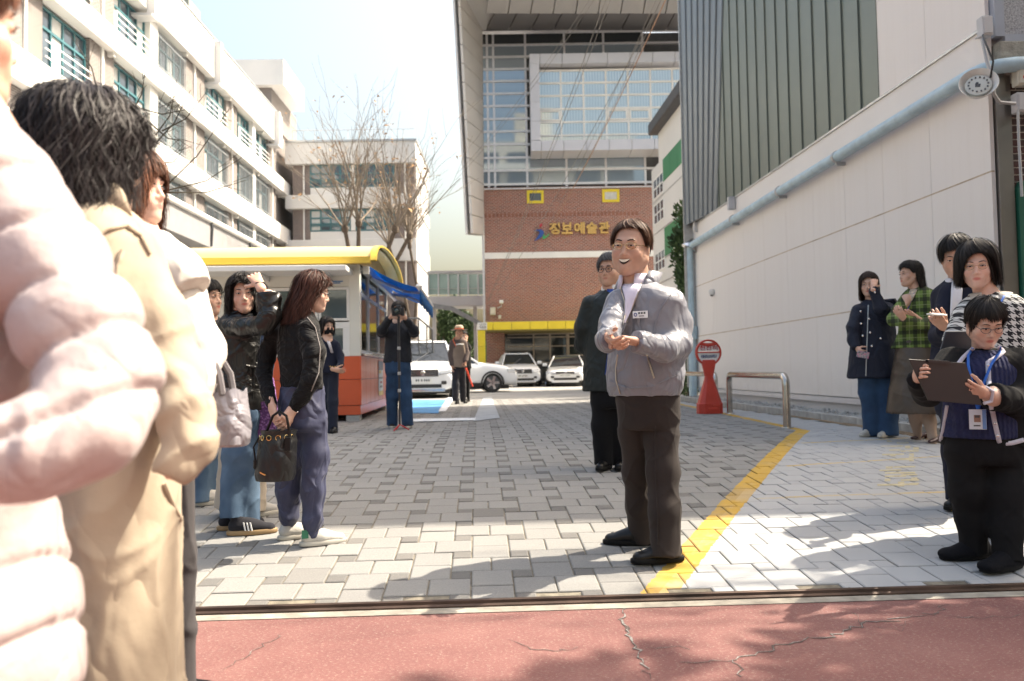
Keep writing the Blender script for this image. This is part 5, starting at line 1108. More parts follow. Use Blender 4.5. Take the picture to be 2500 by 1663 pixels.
# ---- heads (own coordinates: x the person's left, y forward, z up; chin to crown .245)
_heads = {}
def head_mesh(fem=False, smile=False, h=.0042, heavy=0.0):
    key = (fem, smile, h, heavy)
    if key in _heads: return _heads[key]
    f = Field((-.10, -.12, -.15), (.10, .13, .14), h); j = .9 if fem else 1.0; hv = heavy
    f.ell((0, -.012, .032), (.077, .097, .09), .01); f.ell((0, .028, -.04), (.064 * j + hv, .064, .086), .03)
    for x in (-1, 1):
        f.cone((x * (.05 * j + hv), .0, -.055), (x * .012, .065, -.103), .026 + hv * .5, .018 + hv * .4, .03); f.ell((x * .037, .064, -.032), (.026 + hv * .5, .022, .026), .025)
        f.ell((x * .079, -.008, -.012), (.010, .021, .033), .006, A=[[1, -.35 * x, 0], [.35 * x, 1, 0], [0, .1, 1]])
    f.cone((-.034, .083, .024), (.034, .083, .024), .011, .011, .02)
    for x in (-1, 1): f.ell((x * .031, .097, .006), (.017, .013, .011), .014, neg=True); f.ell((x * .031, .083, .005), (.0165, .012, .0095), .006)
    f.cone((0, .088, .008), (0, .106, -.032), .007, .0115, .012); 
    for x in (-1, 1): f.ell((x * .0125, .096, -.037), (.0085, .010, .0075), .006)
    f.ell((0, .082, -.098), (.021, .018, .018), .02); f.ell((0, .086, -.062), (.030, .014, .022), .02)
    if smile: f.cone((-.027, .094, -.0605), (0, .104, -.0675), .0075, .0105, .003, neg=True); f.cone((.027, .094, -.0605), (0, .104, -.0675), .0075, .0105, .003, neg=True); f.cone((-.022, .089, -.0545), (.022, .089, -.0545), .0035, .0035, .006); f.cone((-.018, .089, -.0805), (.018, .089, -.0805), .0045, .0045, .006)
    else: f.cone((-.017, .0945, -.0605), (.017, .0945, -.0605), .0045, .0045, .006); f.cone((-.014, .094, -.0715), (.014, .094, -.0715), .0058, .0058, .006); f.cone((-.024, .105, -.0655), (.024, .105, -.0655), .003, .003, .003, neg=True)
    V, Q = f.mesh(1)
    T = np.ones((len(V), 3)); x, y, z = V[:, 0], V[:, 1], V[:, 2]
    def spot(cx, cz, rx, rz): return np.clip(1.25 - np.sqrt(((x - cx) / rx) ** 2 + ((z - cz) / rz) ** 2), 0, 1) * (y > .04)
    lip = np.clip(spot(0, -.0665, .0205, .0095) * 1.6, 0, 1)[:, None]; T = T * (1 - lip) + lip * (np.array([.78, .40, .42]) if fem else np.array([.84, .60, .58]))
    for s_ in (-1, 1): ck = spot(s_ * .04, -.03, .03, .025)[:, None] * .35; T = T * (1 - ck) + ck * np.array([1.05, .78, .72])
    for s_ in (-1, 1): ck = spot(s_ * .031, .012, .02, .012)[:, None] * .25; T = T * (1 - ck) + ck * np.array([.82, .72, .68])
    def front(px, pz): m = (np.abs(x - px) < .007) & (np.abs(z - pz) < .007) & (y > .03); return y[m].max() if m.any() else .09
    e = MB()
    for s_ in (-1, 1):
        ex, ez = s_ * .031, .005; fy_ = front(ex, ez); n = 12; op = .0024 if smile else .0038
        ring = [(ex + .0145 * math.cos(a), ez + op * math.sin(a) * (1.1 if math.sin(a) > 0 else .8)) for a in np.linspace(0, 2 * math.pi, n, endpoint=False)]
        pts = [(a, min(front(a, b), fy_) + .0005, b) for a, b in ring]; e.add(pts + [(ex, fy_ + .0022, ez)], [(i, (i + 1) % n, n) if s_ < 9 else 0 for i in range(n)], 1)
        e.add([(ex + .0058 * math.cos(a), fy_ + .0026, ez + min(op, .0058) * math.sin(a)) for a in np.linspace(0, 2 * math.pi, 10, endpoint=False)], [tuple(range(10))], 2)
        e.tube([(ex + t_ * .0155, front(ex + t_ * .0155, ez + .004) * .5 + fy_ * .5 + .0012, ez + op * (1 - t_ * t_) + .0008) for t_ in (-1, -.5, 0, .5, 1)], .0013 if not fem else .0018, 4, 2)
        bz_ = .030 if not fem else .029; e.tube([(s_ * bx_, front(s_ * bx_, q) - .0005, q) for bx_, q in ((.013, bz_ - .002), (.025, bz_ + .002), (.038, bz_ + .003), (.049, bz_ - .003))], [.0026, .0034, .0028, .001] if not fem else [.002, .0028, .0024, .001], 5, 3)
    if smile:
        xs_ = (-.026, -.018, -.009, 0, .009, .018, .026); yy = [front(q, -.050) - .0045 - .002 * (abs(q) > .02) for q in xs_]; up_ = [-.0545 - .0035 * (1 - (q / .026) ** 2) for q in xs_]; lo_ = [-.0565 - .0135 * (1 - (q / .026) ** 2) for q in xs_]; l2 = [-.058 - .0225 * (1 - (q / .026) ** 2) for q in xs_]
        e.add([(q, y_, z_) for q, y_, z_ in zip(xs_, yy, up_)] + [(q, y_ + .0005, z_) for q, y_, z_ in zip(xs_, yy, lo_)], [(k, k + 1, k + 8, k + 7) for k in range(6)], 4)
        e.add([(q, y_ - .001, z_) for q, y_, z_ in zip(xs_, yy, lo_)] + [(q, y_ - .002, z_) for q, y_, z_ in zip(xs_, yy, l2)], [(k, k + 1, k + 8, k + 7) for k in range(6)], 2)
    _heads[key] = (V, Q, T, e, front); return _heads[key]

class Fig:
    def __init__(s, label, d, psi=0, group=None, skin=(.56, .355, .26), h=None, feet=None, cat='person'):
        s.label, s.d, s.psi, s.group = label, d, R(psi), group; s.k = d / F; s.fw = np.array([-math.sin(s.psi), -math.cos(s.psi), 0]); s.lf = np.cross([0, 0, 1], s.fw)
        s.h = h or float(np.clip(d / 778 * 1.35, .0065, .022)); s.skin = skin_mat(skin); s.parts = []; s.bv = []; s.cat = cat; s.limbs_all = []; s.lofts = []; s.feet = feet; s.fields = []
    def P(s, px, py, dd=0): return P(px, py, s.d + dd)
    def rows(s, rows, psi=None, fl=.66):
        ps = s.psi if psi is None else R(psi); c2, s2 = math.cos(ps) ** 2, math.sin(ps) ** 2; k = math.sqrt(c2 + fl * fl * s2)
        return [(s.P(r[0], r[1], r[3] if len(r) > 3 else 0), r[2] * s.k / k) for r in rows]
    def garment(s, name, mat, torso=None, limbs=(), fl=.66, psi=None, k=.03, kt=.03, fold=.004, ff=1.0, it=1, cut_top=False, cut_bot=True, cut_end=True, cut_start=False, h=None, flat_n=None, body=True, foldfn=None, extra=None, shell=0, cuts=(), bf=.80):
        h = h or s.h; T = s.rows(torso, psi, fl) if torso else []; LL = [[(s.P(a, b, c), w * s.k) for a, b, c, w in l] for l in limbs]
        if s.feet and name in ('trousers', 'jeans', 'joggers', 'tights', 'ankle_cuff') and len(LL) == 2:      # legs lead to where the feet stand
            LL = []
            for l, ft in zip(limbs, s.feet):
                e = G(ft[0], ft[1])[1] * .75 + G(ft[2], ft[3])[1] * .25 - s.d; y0, y1 = l[0][1], l[-1][1]; base_ = 0 if name != 'ankle_cuff' else 1
                LL.append([(s.P(a, b, c * .3 + e * min(1, max(base_, (b - y0) / (y1 - y0)))), w * s.k) for a, b, c, w in l])
        n = s.fw if psi is None else np.array([-math.sin(R(psi)), -math.cos(R(psi)), 0])
        pts = [(p, r) for p, r in T] + [q for l in LL for q in l]; lo = np.min([p - r for p, r in pts], 0); hi = np.max([p + r for p, r in pts], 0); f = Field(lo, hi, h)
        if T: f.loft(T, n, fl)
        for l in LL:
            g_ = Field(0, 0, 0, like=f)
            for (a, ra), (b, rb) in zip(l, l[1:]): g_.cone(a, b, ra, rb, min(ra, rb) * .5)
            if cut_end: g_.cut(l[-1][0], l[-1][0] - l[-2][0])
            if cut_start: g_.cut(l[0][0], l[0][0] - l[1][0])
            f.union(g_, k)
        for c, nn in cuts: f.cut(s.P(*c), nn)
        if extra: extra(f)
        s.fields.append(f)
        V, Q = f.mesh(it); N = vnormals(V, Q)
        if fold:
            wq = np.stack([vnoise(V * 5 + 9), vnoise(V * 5 + 17), vnoise(V * 5 + 23)], 1) * .35; o_ = len(s.label) * 1.7 + s.d
            A = vnoise(V * np.array([10, 10, 2.6]) * ff + wq + o_); B = vnoise(V @ np.array([[.75, 0, .66], [0, 1, 0], [-.66, 0, .75]]) * np.array([11, 6, 3]) * ff + wq + o_ * 2); C = vnoise(V @ np.array([[.75, 0, -.66], [0, 1, 0], [.66, 0, .75]]) * np.array([12, 6, 3]) * ff + wq + o_ * 3); L = vnoise(V * 4 * ff + o_)
            rd_ = lambda q: np.exp(-np.abs(q) / .11); V = V + N * (fold * (.75 * rd_(A) + .85 * rd_(B) + .75 * rd_(C) + .45 * L - .75))[:, None]
        if foldfn is not None: V = V + N * foldfn(V, N)[:, None]
        s.parts.append((name, V, Q, mat))
        if body:
            if T: s.lofts.append(([(p, r * bf) for p, r in T[:-1]] + [(T[-1][0] * .9 + T[-2][0] * .1, T[-1][1] * bf)], n, fl))
            for l in LL:
                e = l[-1][0] - unit(l[-1][0] - l[-2][0]) * min(l[-1][1] * bf * 1.4, np.linalg.norm(l[-1][0] - l[-2][0]) * .95); s.limbs_all.append([(p, r * bf) for p, r in l[:-1]] + [(e, l[-1][1] * bf * .8)])
        return V, Q
    def head(s, cx, cy, hpx, psi=None, pitch=0, roll=0, dd=0, fem=False, smile=False, heavy=0.0, neck=None, nr=.054, hairc=(.02, .016, .014), fine=None):
        ps = R(psi) if psi is not None else s.psi; fw = np.array([-math.sin(ps), -math.cos(ps), 0]); up = np.array([0, 0, 1.]); lf = np.cross(up, fw)
        p_, r_ = R(pitch), R(roll); fw, up = fw * math.cos(p_) - up * math.sin(p_), up * math.cos(p_) + fw * math.sin(p_); lf, up = lf * math.cos(r_) + up * math.sin(r_), up * math.cos(r_) - lf * math.sin(r_)
        s.HC = s.P(cx, cy, dd); s.HS = hpx * s.k / .245; s.HA = np.array([lf, fw, up]); s.hairc = hairc
        V, Q, T, e, fr = head_mesh(fem, smile, fine or (.0042 if s.d < 9 else .006), heavy); s.front = fr
        s.bv.append((s.H(V), Q, T, 0)); s.eyes = (s.H(np.array(e.v)), e.f, e.m)
        if neck:
            nb = s.P(*neck); a = s.H(np.array([[0, -.018, -.045]]))[0]; f = Field(np.minimum(a, nb) - .1, np.maximum(a, nb) + .1, .009); f.cone(a, nb, nr * s.HS, nr * 1.1 * s.HS, .02); f.cone(nb, nb + (nb - a) * .5, nr * 1.1 * s.HS, nr * 1.5 * s.HS, .04); V, Q = f.mesh(1); s.bv.append((V, Q, np.ones((len(V), 3)), 0))
    def H(s, V): return s.HC + (np.asarray(V) * s.HS) @ s.HA
    def hair(s, table, n=700, th=.016, w=.0045, wave=0, wf=14, sweep=0, flare=0, crown=(0, -.02), seed=1, cap=True, col=None, messy=.006, table_neg=None, lift=0, name='hair', part=1):
        col = col or s.hairc; rnd = np.random.RandomState(seed); ta = np.array(table, float); tn = np.array(table_neg, float) if table_neg else ta
        def zend(a): return np.where(a >= 0, np.interp(np.abs(a), ta[:, 0], ta[:, 1]), np.interp(np.abs(a), tn[:, 0], tn[:, 1]))
        def shape(a, z, thk):                    # point on the hair surface for azimuth (deg) and height
            zc_ = .032; rx, ry, rz = .079 + thk, .099 + thk, .091 + thk + lift; t = np.clip((z - zc_) / rz, -1, 1); rho = np.where(z > zc_, np.sqrt(np.clip(1 - t * t, 0, 1)), 1.0)
            low = np.clip((zc_ - z) / .2, 0, 1.5); rho = rho * (1 - .10 * np.clip(low * 3, 0, 1) * (flare < .001)) + flare * low
            ar = np.radians(a); return np.stack([np.sin(ar) * rx * rho, np.cos(ar) * ry * rho - .012 - .006 * low, z], -1)
        V, Qs, tone = [], [], []
        if cap:
            A = np.linspace(-180, 180, 61); B = 14; ze = zend(A); ztop = .032 + .091 + th * .55 + lift
            for bi in range(B + 1):
                t = bi / B; z = ztop - (ztop - ze) * (t ** 1.35); p = shape(A, z, th * .42)
                if bi == B: p = shape(A, z, 0.002)
                V.append(p)
            g_ = np.concatenate(V); q = []
            for bi in range(B):
                for ai in range(60): q.append((bi * 61 + ai, bi * 61 + ai + 1, (bi + 1) * 61 + ai + 1, (bi + 1) * 61 + ai))
            V = [g_]; Qs = [np.array(q)]; tone = [np.full(len(g_), .08)]
        off = sum(len(v) for v in V); m = 11
        a = rnd.uniform(-180, 180, n); sgn = np.where(a > 0, 1, -1); ze = zend(a) + rnd.normal(0, .006, n); tk = th * np.where(rnd.rand(n) < .06, rnd.uniform(1.3, 1.8, n), rnd.uniform(.35, 1.3, n)); t0 = rnd.uniform(0, .35, n) ** 1.2; ztop = .032 + .091 + tk + lift
        T = np.linspace(0, 1, m); ph = rnd.uniform(0, 6.28, n); pts = []
        for t in T:
            tt = t0 + (1 - t0) * t; z = ztop - (ztop - ze) * tt ** 1.35; aa = a + part * sweep * (tt - .6) * np.cos(np.radians(a)).clip(0, 1) * 1.6 + (wave * 700) * np.sin(tt * wf + ph) * tt + messy * 300 * rnd.normal(0, 1, n) * .15
            p = shape(aa, z, tk + wave * np.sin(tt * wf * 1.3 + ph * 2) * tt + messy * tt * np.sin(ph * 5)); pts.append(p)
        pts = np.stack(pts, 1); d = np.gradient(pts, axis=1); d /= np.linalg.norm(d, axis=2, keepdims=True) + 1e-9; out = pts - np.array([0, -.012, 0]) ; out[:, :, 2] *= .3; out /= np.linalg.norm(out, axis=2, keepdims=True) + 1e-9
        side = np.cross(d, out); side /= np.linalg.norm(side, axis=2, keepdims=True) + 1e-9; roll = rnd.uniform(-.6, .6, (n, 1, 1)); side = side * np.cos(roll) + out * np.sin(roll); wd_ = w * (1 - .8 * T ** 3)[None, :, None] * rnd.uniform(.5, 1.2, (n, 1, 1))
        R_ = np.stack([pts - side * wd_ / 2, pts + side * wd_ / 2], 2).reshape(-1, 3); b = (np.arange(n)[:, None] * m + np.arange(m - 1)[None]).ravel() * 2 + off
        V.append(R_); Qs.append(np.stack([b, b + 1, b + 3, b + 2], 1)); tone.append(np.repeat(rnd.uniform(0, 1, n), m * 2))
        V = s.H(np.concatenate(V)); s.parts.append((name, V, np.concatenate(Qs), hair_mat(col), np.concatenate(tone)))
    def hand(s, wrist, tip, palm, side=1, curl=(.5, .6, .65, .7), thumb=.5, spread=1.0, sc=None, h=None):
        w = s.P(*wrist); t = s.P(*tip); sc = sc or s.hs; d = unit(t - w); pn = np.asarray(palm, float); pn = unit(pn - d * (pn @ d)); lt = np.cross(d, pn) * side; hh = h or float(np.clip(s.d / 778 * .8, .0038, .009))
        f = Field(w - .22 * sc, w + .22 * sc, hh)
        f.cone(w - d * .05 * sc, w + d * .01 * sc, .029 * sc, .027 * sc, .02, pn, .75)
        for q in (-.026, -.009, .009, .026): f.cone(w + d * .012 * sc + lt * q * .6 * sc, w + d * .085 * sc + lt * q * sc, .016 * sc, .0115 * sc, .014)
        for i, (q, L) in enumerate(((.029, .070), (.0105, .078), (-.009, .073), (-.027, .057))):
            p = w + d * (.084 - abs(q) * .15) * sc + lt * q * sc; dr = unit(d + lt * q * 3 * spread); ang = 0; r = .0092 * sc
            for sg in (.45, .31, .24):
                ang += curl[i] * (.75 if sg == .45 else 1.0); e = dr * math.cos(ang) + pn * math.sin(ang); p2 = p + e * L * sg * sc * 1.08; f.cone(p, p2, r, r * .9, .004); p = p2; r *= .9
        p = w + d * .022 * sc + lt * .024 * sc + pn * .008 * sc; dr = unit(d * .75 + lt * .85 * (1 - thumb * .6) + pn * (.25 + thumb * .8))
        for L, r in ((.038, .0125), (.032, .0105), (.024, .0095)): p2 = p + dr * L * sc; f.cone(p, p2, r * sc, r * .88 * sc, .006); p = p2; dr = unit(dr + d * .25 + pn * .12 - lt * .12)
        V, Q = f.mesh(1); T = np.ones((len(V), 3)) * np.array([1.0, .93, .9]); s.bv.append((V, Q, T, 0))
    hs = .95
    def S(s, px, py, off=.004, near=None):       # where the sight line meets the clothing, lifted a little
        v = unit(ray(px, py)); t0 = (s.d - .75) / v[1]; ts = t0 + np.arange(0, 1.4, .004); Pt = CAMP + ts[:, None] * v; hit = None
        for f in s.fields:
            i = ((Pt - f.o) / f.h); ok = ((i >= 0) & (i < np.array(f.D.shape) - 1.01)).all(1); b = np.floor(np.where(ok[:, None], i, 0)).astype(int); g_ = np.where(ok[:, None], i, 0) - b; D = 0
            for a in (0, 1):
                for c in (0, 1):
                    for e in (0, 1): D = D + np.where(a, g_[:, 0], 1 - g_[:, 0]) * np.where(c, g_[:, 1], 1 - g_[:, 1]) * np.where(e, g_[:, 2], 1 - g_[:, 2]) * f.D[b[:, 0] + a, b[:, 1] + c, b[:, 2] + e]
            w = np.where(ok & (D < 0))[0]
            if len(w) and (hit is None or ts[w[0]] < hit): hit = ts[w[0]]
        if hit is None: return s.P(px, py, near if near is not None else -.15)
        return CAMP + v * (hit - .002 - off)
    def patch(s, name, mat, rows, off=.013, nc=7, th=.004):        # cloth panel lying on what is worn below
        m = MB(); m.rings([[s.S(xl + (xr - xl) * k / (nc - 1), y, off) for k in range(nc)] for y, xl, xr in rows], cap=False, wrap=False); s.add(name, m, mat, True, th)
    def line(s, name, mat, pts, r=.003, off=.003, sub=4, n=6):
        q = []
        for a, b in zip(pts, pts[1:]): q += [s.S(a[0] + (b[0] - a[0]) * k / sub, a[1] + (b[1] - a[1]) * k / sub, off) for k in range(sub)]
        q.append(s.S(*pts[-1], off)); m = MB(); m.tube(q, r, n); s.add(name, m, mat, True)
    def ribbon(s, name, mat, pts, w, off=.006, sub=4):
        q = []
        for a, b in zip(pts, pts[1:]): q += [s.S(a[0] + (b[0] - a[0]) * k / sub, a[1] + (b[1] - a[1]) * k / sub, off) for k in range(sub)]
        q.append(s.S(*pts[-1], off)); m = MB(); L = []
        for i, p in enumerate(q): t = unit(q[min(i + 1, len(q) - 1)] - q[max(i - 1, 0)]); sd = unit(np.cross(t, CAMP - p)); L.append([p - sd * w / 2, p + sd * w / 2])
        m.rings(L, cap=False, wrap=False); s.add(name, m, mat, True, .002)
    def dots(s, name, mat, pts, r=.006, off=.002):
        m = MB()
        for p in pts: c = s.S(*p, off); n_ = unit(CAMP - c); a = unit(np.cross(n_, [0, 0, 1])); b = np.cross(n_, a); m.rings([[c + (a * math.cos(t) + b * math.sin(t)) * r * q + n_ * z for t in np.linspace(0, 6.28, 8, endpoint=False)] for q, z in ((1, 0), (.9, r * .5), (.3, r * .7))])
        s.add(name, m, mat, True)
    def lshell(s, rows, name, mat, n=28, psi=None, fl=.66, a0=0, a1=360, th=.006, jag=0, wob=0):     # open cloth band (collar, hem, cuff) lofted through rows
        T = [(s.P(r[0], r[1], r[3] if len(r) > 3 else 0), r[2] * s.k) for r in rows]; ps = s.psi if psi is None else R(psi); fw = np.array([-math.sin(ps), -math.cos(ps), 0]); lf = np.cross([0, 0, 1], fw); m = MB(); full = a1 - a0 >= 360
        m.rings([[c + (lf * math.sin(R(a)) + fw * math.cos(R(a)) * fl) * (r + wob * math.sin(a * .11 + i)) for a in np.linspace(a0, a1, n, endpoint=not full)] for i, (c, r) in enumerate(T)], cap=False, wrap=full)
        s.parts.append((name, np.array(m.v), m.f, mat, 'solid', th)); return m
    def add(s, name, m, mat, smooth=False, th=0): s.parts.append((name, np.array(m.v), m.f, mat, 'solid' if th else ('smooth' if smooth else 'flat'), th))
    def glasses(s, mat, r=.021, w=.0016, sq=.8, lens=True):
        m = MB(); n = 18
        for x in (-1, 1):
            yy = s.front(0, .0) + .006; m.tube([(x * .0325 + r * math.cos(a), yy - abs(math.cos(a) * .5 + .5 * 0) * .004 - (.010 if x * math.cos(a) > .7 else 0), .002 + r * sq * math.sin(a)) for a in np.linspace(0, 2 * math.pi, n + 1)], w, 5, cap=False)
            m.tube([(x * (.0325 + r), yy - .008, .006), (x * .074, .055, .008), (x * .081, .0, .006)], w, 5)
        m.tube([(-.0115, s.front(0, 0) + .005, .006), (0, s.front(0, 0) + .008, .009), (.0115, s.front(0, 0) + .005, .006)], w, 5); m.v = [tuple(q) for q in s.H(np.array(m.v))]; s.add('glasses', m, mat, True)
    def finish(s, base=None):
        pts = [q for l in s.limbs_all for q in l] + [q for l in s.lofts for q in l[0]]
        if pts:
            lo = np.min([p - r for p, r in pts], 0); hi = np.max([p + r for p, r in pts], 0); f = Field(lo, hi, .02)
            for T, n, fl in s.lofts: f.loft(T, n, fl)
            for l in s.limbs_all:
                for (a, ra), (b, rb) in zip(l, l[1:]): f.cone(a, b, ra, rb, .015)
            V, Q = f.mesh(1); s.bv.append((V, Q, np.ones((len(V), 3)), 0))
        VV = np.concatenate([v for v, q, t, m in s.bv]); TT = np.concatenate([t for v, q, t, m in s.bv]); faces, mi, o = [], [], 0
        for v, q, t, m in s.bv: faces.append(q + o); o += len(v)
        FQ = np.concatenate(faces); mi = [0] * len(FQ)
        if base is None: lo = VV[:, 2].min(); base = np.array([VV[:, 0].mean(), VV[:, 1].mean(), 0]); base[2] = gz(base[0], base[1])
        me = quads_mesh('person', VV - base, FQ, [s.skin], True); me.materials.append(eye_white); me.materials.append(eye_dark); me.materials.append(hair_mat(s.hairc) if hasattr(s, 'hairc') else eye_dark); me.materials.append(teeth_m)
        ca = me.color_attributes.new('tint', 'FLOAT_COLOR', 'POINT'); ca.data.foreach_set('color', np.concatenate([TT, np.ones((len(TT), 1))], 1).astype(np.float32).ravel())
        if hasattr(s, 'eyes'):                    # eyes, brows, teeth joined into the same body mesh
            ev, ef, em = s.eyes; bm_me = bpy.data.meshes.new('e'); bm_me.from_pydata([tuple(p - base) for p in ev], [], ef); 
            for k_ in range(5): bm_me.materials.append(me.materials[k_])
            bm_me.polygons.foreach_set('material_index', em); c2 = bm_me.color_attributes.new('tint', 'FLOAT_COLOR', 'POINT'); c2.data.foreach_set('color', np.ones(len(ev) * 4, np.float32))
            import bmesh
            b = bmesh.new(); b.from_mesh(me); b.from_mesh(bm_me); b.to_mesh(me); b.free(); bpy.data.meshes.remove(bm_me)
        root = bpy.data.objects.new('person', me); COL.objects.link(root); root.location = base; tag(root, s.label, s.cat, s.group)
        for p in s.parts:
            nm, V, Q, mat = p[:4]; V = np.asarray(V) - base
            if len(p) > 4 and isinstance(p[4], str):
                pm = bpy.data.meshes.new(nm); pm.from_pydata([tuple(v) for v in V], [], [tuple(q) for q in Q]); pm.materials.append(mat)
                if p[4] != 'flat': pm.polygons.foreach_set('use_smooth', [True] * len(pm.polygons))
                pm.update(); o = bpy.data.objects.new(nm, pm); COL.objects.link(o)
                if p[4] == 'solid': sm = o.modifiers.new('t', 'SOLIDIFY'); sm.thickness = p[5]; sm.offset = 0
                elif p[4] == 'smooth': autosmooth(o)
            else:
                pm = quads_mesh(nm, V, Q, mat, True); o = bpy.data.objects.new(nm, pm); COL.objects.link(o)
                if len(p) > 4: at = pm.attributes.new('tone', 'FLOAT', 'POINT'); at.data.foreach_set('value', np.asarray(p[4], np.float32))
            o.parent = root
        s.root = root; return root
    # ---- shoes
    def shoe(s, heel, toe, mat, sole, kind='sneaker', L=None, ground=True, solecol=None):
        a = G(*heel); b = G(*toe); dd_ = b - a; dd_[2] = 0; dr = unit(dd_); L = L or .27; lf = np.cross([0, 0, 1], dr); sc = L / .27; h = float(np.clip(s.d / 778 * 1.1, .005, .012)); f = Field((-.06, -.02, -.01), (.06, .29, .14), h)
        if kind == 'pump':
            f.cone((0, .03, .055), (0, .12, .036), .026, .030, .02); f.cone((0, .12, .032), (0, .235, .018), .033, .022, .02, np.array([0, 0, 1.]), .7); f.cone((0, .02, .03), (0, .022, .0), .02, .016, .01)
            f.ell((0, .095, .085), (.026, .075, .028), .01, neg=True)
        else:
            f.cone((0, .034, .048), (0, .12, .045), .036, .038, .02); f.cone((0, .12, .04), (0, .225, .028), .041, .036, .03, np.array([0, 0, 1.]), .8); f.cone((0, .05, .06), (0, .05, .088), .037, .036, .02); f.cone((0, .1, .068), (0, .17, .05), .022, .018, .03)
            if kind == 'chunky': f.cone((0, .03, .03), (0, .23, .025), .044, .046, .02, np.array([0, 0, 1.]), .6)
        f.cut((0, 0, 0), (0, 0, -1)); V, Q = f.mesh(1)
        toW = lambda V: a + (np.asarray(V) * sc) @ np.array([lf, dr, [0, 0, 1.]]) + np.array([0, 0, .004]) - dr * .01
        s.parts.append(('shoe', toW(V), Q, mat))
        m = MB(); n = 26; prof = []
        for k in range(n): t_ = 2 * math.pi * k / n; yy = .130 - .138 * math.cos(t_); ww = (.036 + .010 * math.sin(math.pi * (yy + .01) / .27 - .3)) * abs(math.sin(t_)) ** .55 * (1 if math.sin(t_) > 0 else -1); prof.append((ww, yy))
        hh = .026 if kind != 'pump' else .006
        if kind != 'pump':
            m.rings([[(x * q, .13 + (y - .13) * q, z) for x, y in prof] for q, z in ((1, 0), (1.03, .004), (1.03, hh * .8), (.97, hh))]); m.v = [tuple(p) for p in toW(np.array(m.v))]; s.add('shoe_sole', m, sole, True)
# ================================================================== THE PEOPLE
black_hair = (.014, .011, .010); brown_hair = (.06, .028, .018)
blk = cloth('black_cotton', (.007, .007, .008), .9, spec=.15); navy_p = cloth('navy_cotton', (.012, .016, .032), .8)
# ---- main man: grey windbreaker, dark brown trousers
f = Fig('smiling man in grey zipped windbreaker and dark trousers standing on yellow line', 4.12, 42, feet=((1590, 1330, 1478, 1328), (1660, 1370, 1528, 1381)), skin=(.46, .285, .21), h=.0058)
wind = cloth('grey_windbreaker', (.185, .19, .22), .42, .05, .06, .35, 16, 500, .5, crease=.55); wool = cloth('dark_wool', (.026, .020, .018), .9, .05, .1, .25, 10, 300)
f.garment('windbreaker', wind, [(1556, 688, 38, .02), (1560, 700, 56, .01), (1568, 714, 80), (1573, 735, 90), (1575, 800, 88), (1576, 870, 89), (1575, 922, 92), (1573, 950, 88), (1572, 966, 80)], [
    [(1636, 736, -.02, 34), (1654, 790, -.06, 35), (1656, 842, -.12, 33), (1620, 852, -.26, 31), (1566, 838, -.35, 25), (1550, 834, -.37, 26)],
    [(1506, 738, -.04, 30), (1496, 785, -.14, 30), (1482, 832, -.24, 27), (1484, 830, -.34, 24), (1490, 827, -.37, 23)]], fl=.72, k=.03, fold=.0055, ff=.85)
f.garment('trousers', wool, [(1580, 930, 76), (1583, 985, 76), (1583, 1030, 73), (1583, 1046, 66)], [
    [(1548, 985, .02, 39), (1548, 1060, .01, 37), (1553, 1152, .02, 33), (1560, 1230, .04, 32), (1568, 1318, .05, 32)], [(1613, 985, .0, 43), (1613, 1060, -.04, 41), (1618, 1152, -.08, 37), (1622, 1250, -.09, 36), (1626, 1360, -.09, 36)]], fl=.8, k=.012, fold=.006, ff=.8)
f.line('trouser_crease', wool, [(1600, 1040), (1600, 1150), (1606, 1250), (1606, 1330)], .0035, .0, 5)
sole = mk('black_sole', (.005, .005, .005), .7, amt=.1, spec=.2); blsh = M('black_leather', (.005, .005, .0055), .35, 0, .3); blsh.bump(blsh.noise(40, 3), .15, .003); blsh = blsh.m
f.shoe((1590, 1330), (1478, 1328), blsh, sole); f.shoe((1660, 1370), (1528, 1381), blsh, sole)
f.head(1540, 607, 128, psi=26, pitch=3, roll=-4, smile=True, neck=(1556, 716, .02), nr=.066, hairc=(.045, .026, .018), heavy=.008, dd=-.02)
f.hair([(0, .096), (25, .094), (42, .088), (55, .060), (66, .024), (74, .0), (82, .012), (98, .036), (114, .012), (135, -.035), (180, -.065)], n=3740, th=.011, w=0.0028, sweep=25, messy=.008, col=(.070, .036, .022))
gold_m = mk('gold_wire', (.55, .40, .22), .25, 1, amt=0); f.glasses(gold_m, .022, .0019, .62)
f.hs = .98
f.hand((1550, 834, -.38), (1502, 822, -.44), (-.5, -.3, -.4), side=-1, curl=(.55, .6, .6, .6), thumb=.2); f.hand((1488, 827, -.38), (1504, 842, -.46), (.6, .1, .6), side=1, curl=(.5, .55, .6, .6), thumb=.3)
lav = cloth('lavender_shirt', (.60, .56, .66), .7, .05, .04, .2)
f.patch('shirt', lav, [(694, 1520, 1566), (706, 1520, 1562), (730, 1526, 1550), (760, 1526, 1540), (788, 1523, 1527)], .014)
f.lshell([(1552, 716, 55, .0), (1556, 690, 50, .02), (1566, 668, 50, .05)], 'collar', wind, psi=36, fl=.9, a0=44, a1=316, th=.010, wob=.003)
f.lshell([(1546, 708, 40, -.01), (1548, 686, 38, .0), (1549, 672, 37, .01)], 'shirt_collar', lav, psi=34, fl=.95, a0=24, a1=336, th=.006)
zm = mk('zip_metal', (.45, .40, .33), .35, .9, amt=.05)
f.line('zip', zm, [(1512, 694), (1524, 735), (1526, 770), (1521, 792)], .0035, .004); f.line('zip', zm, [(1508, 866), (1503, 900), (1504, 930), (1514, 962)], .0035, .002); f.line('pocket_zip', zm, [(1580, 868), (1588, 895), (1597, 924)], .0045, .002); f.line('zip', zm, [(1566, 690), (1550, 735), (1530, 788)], .0030, .008)
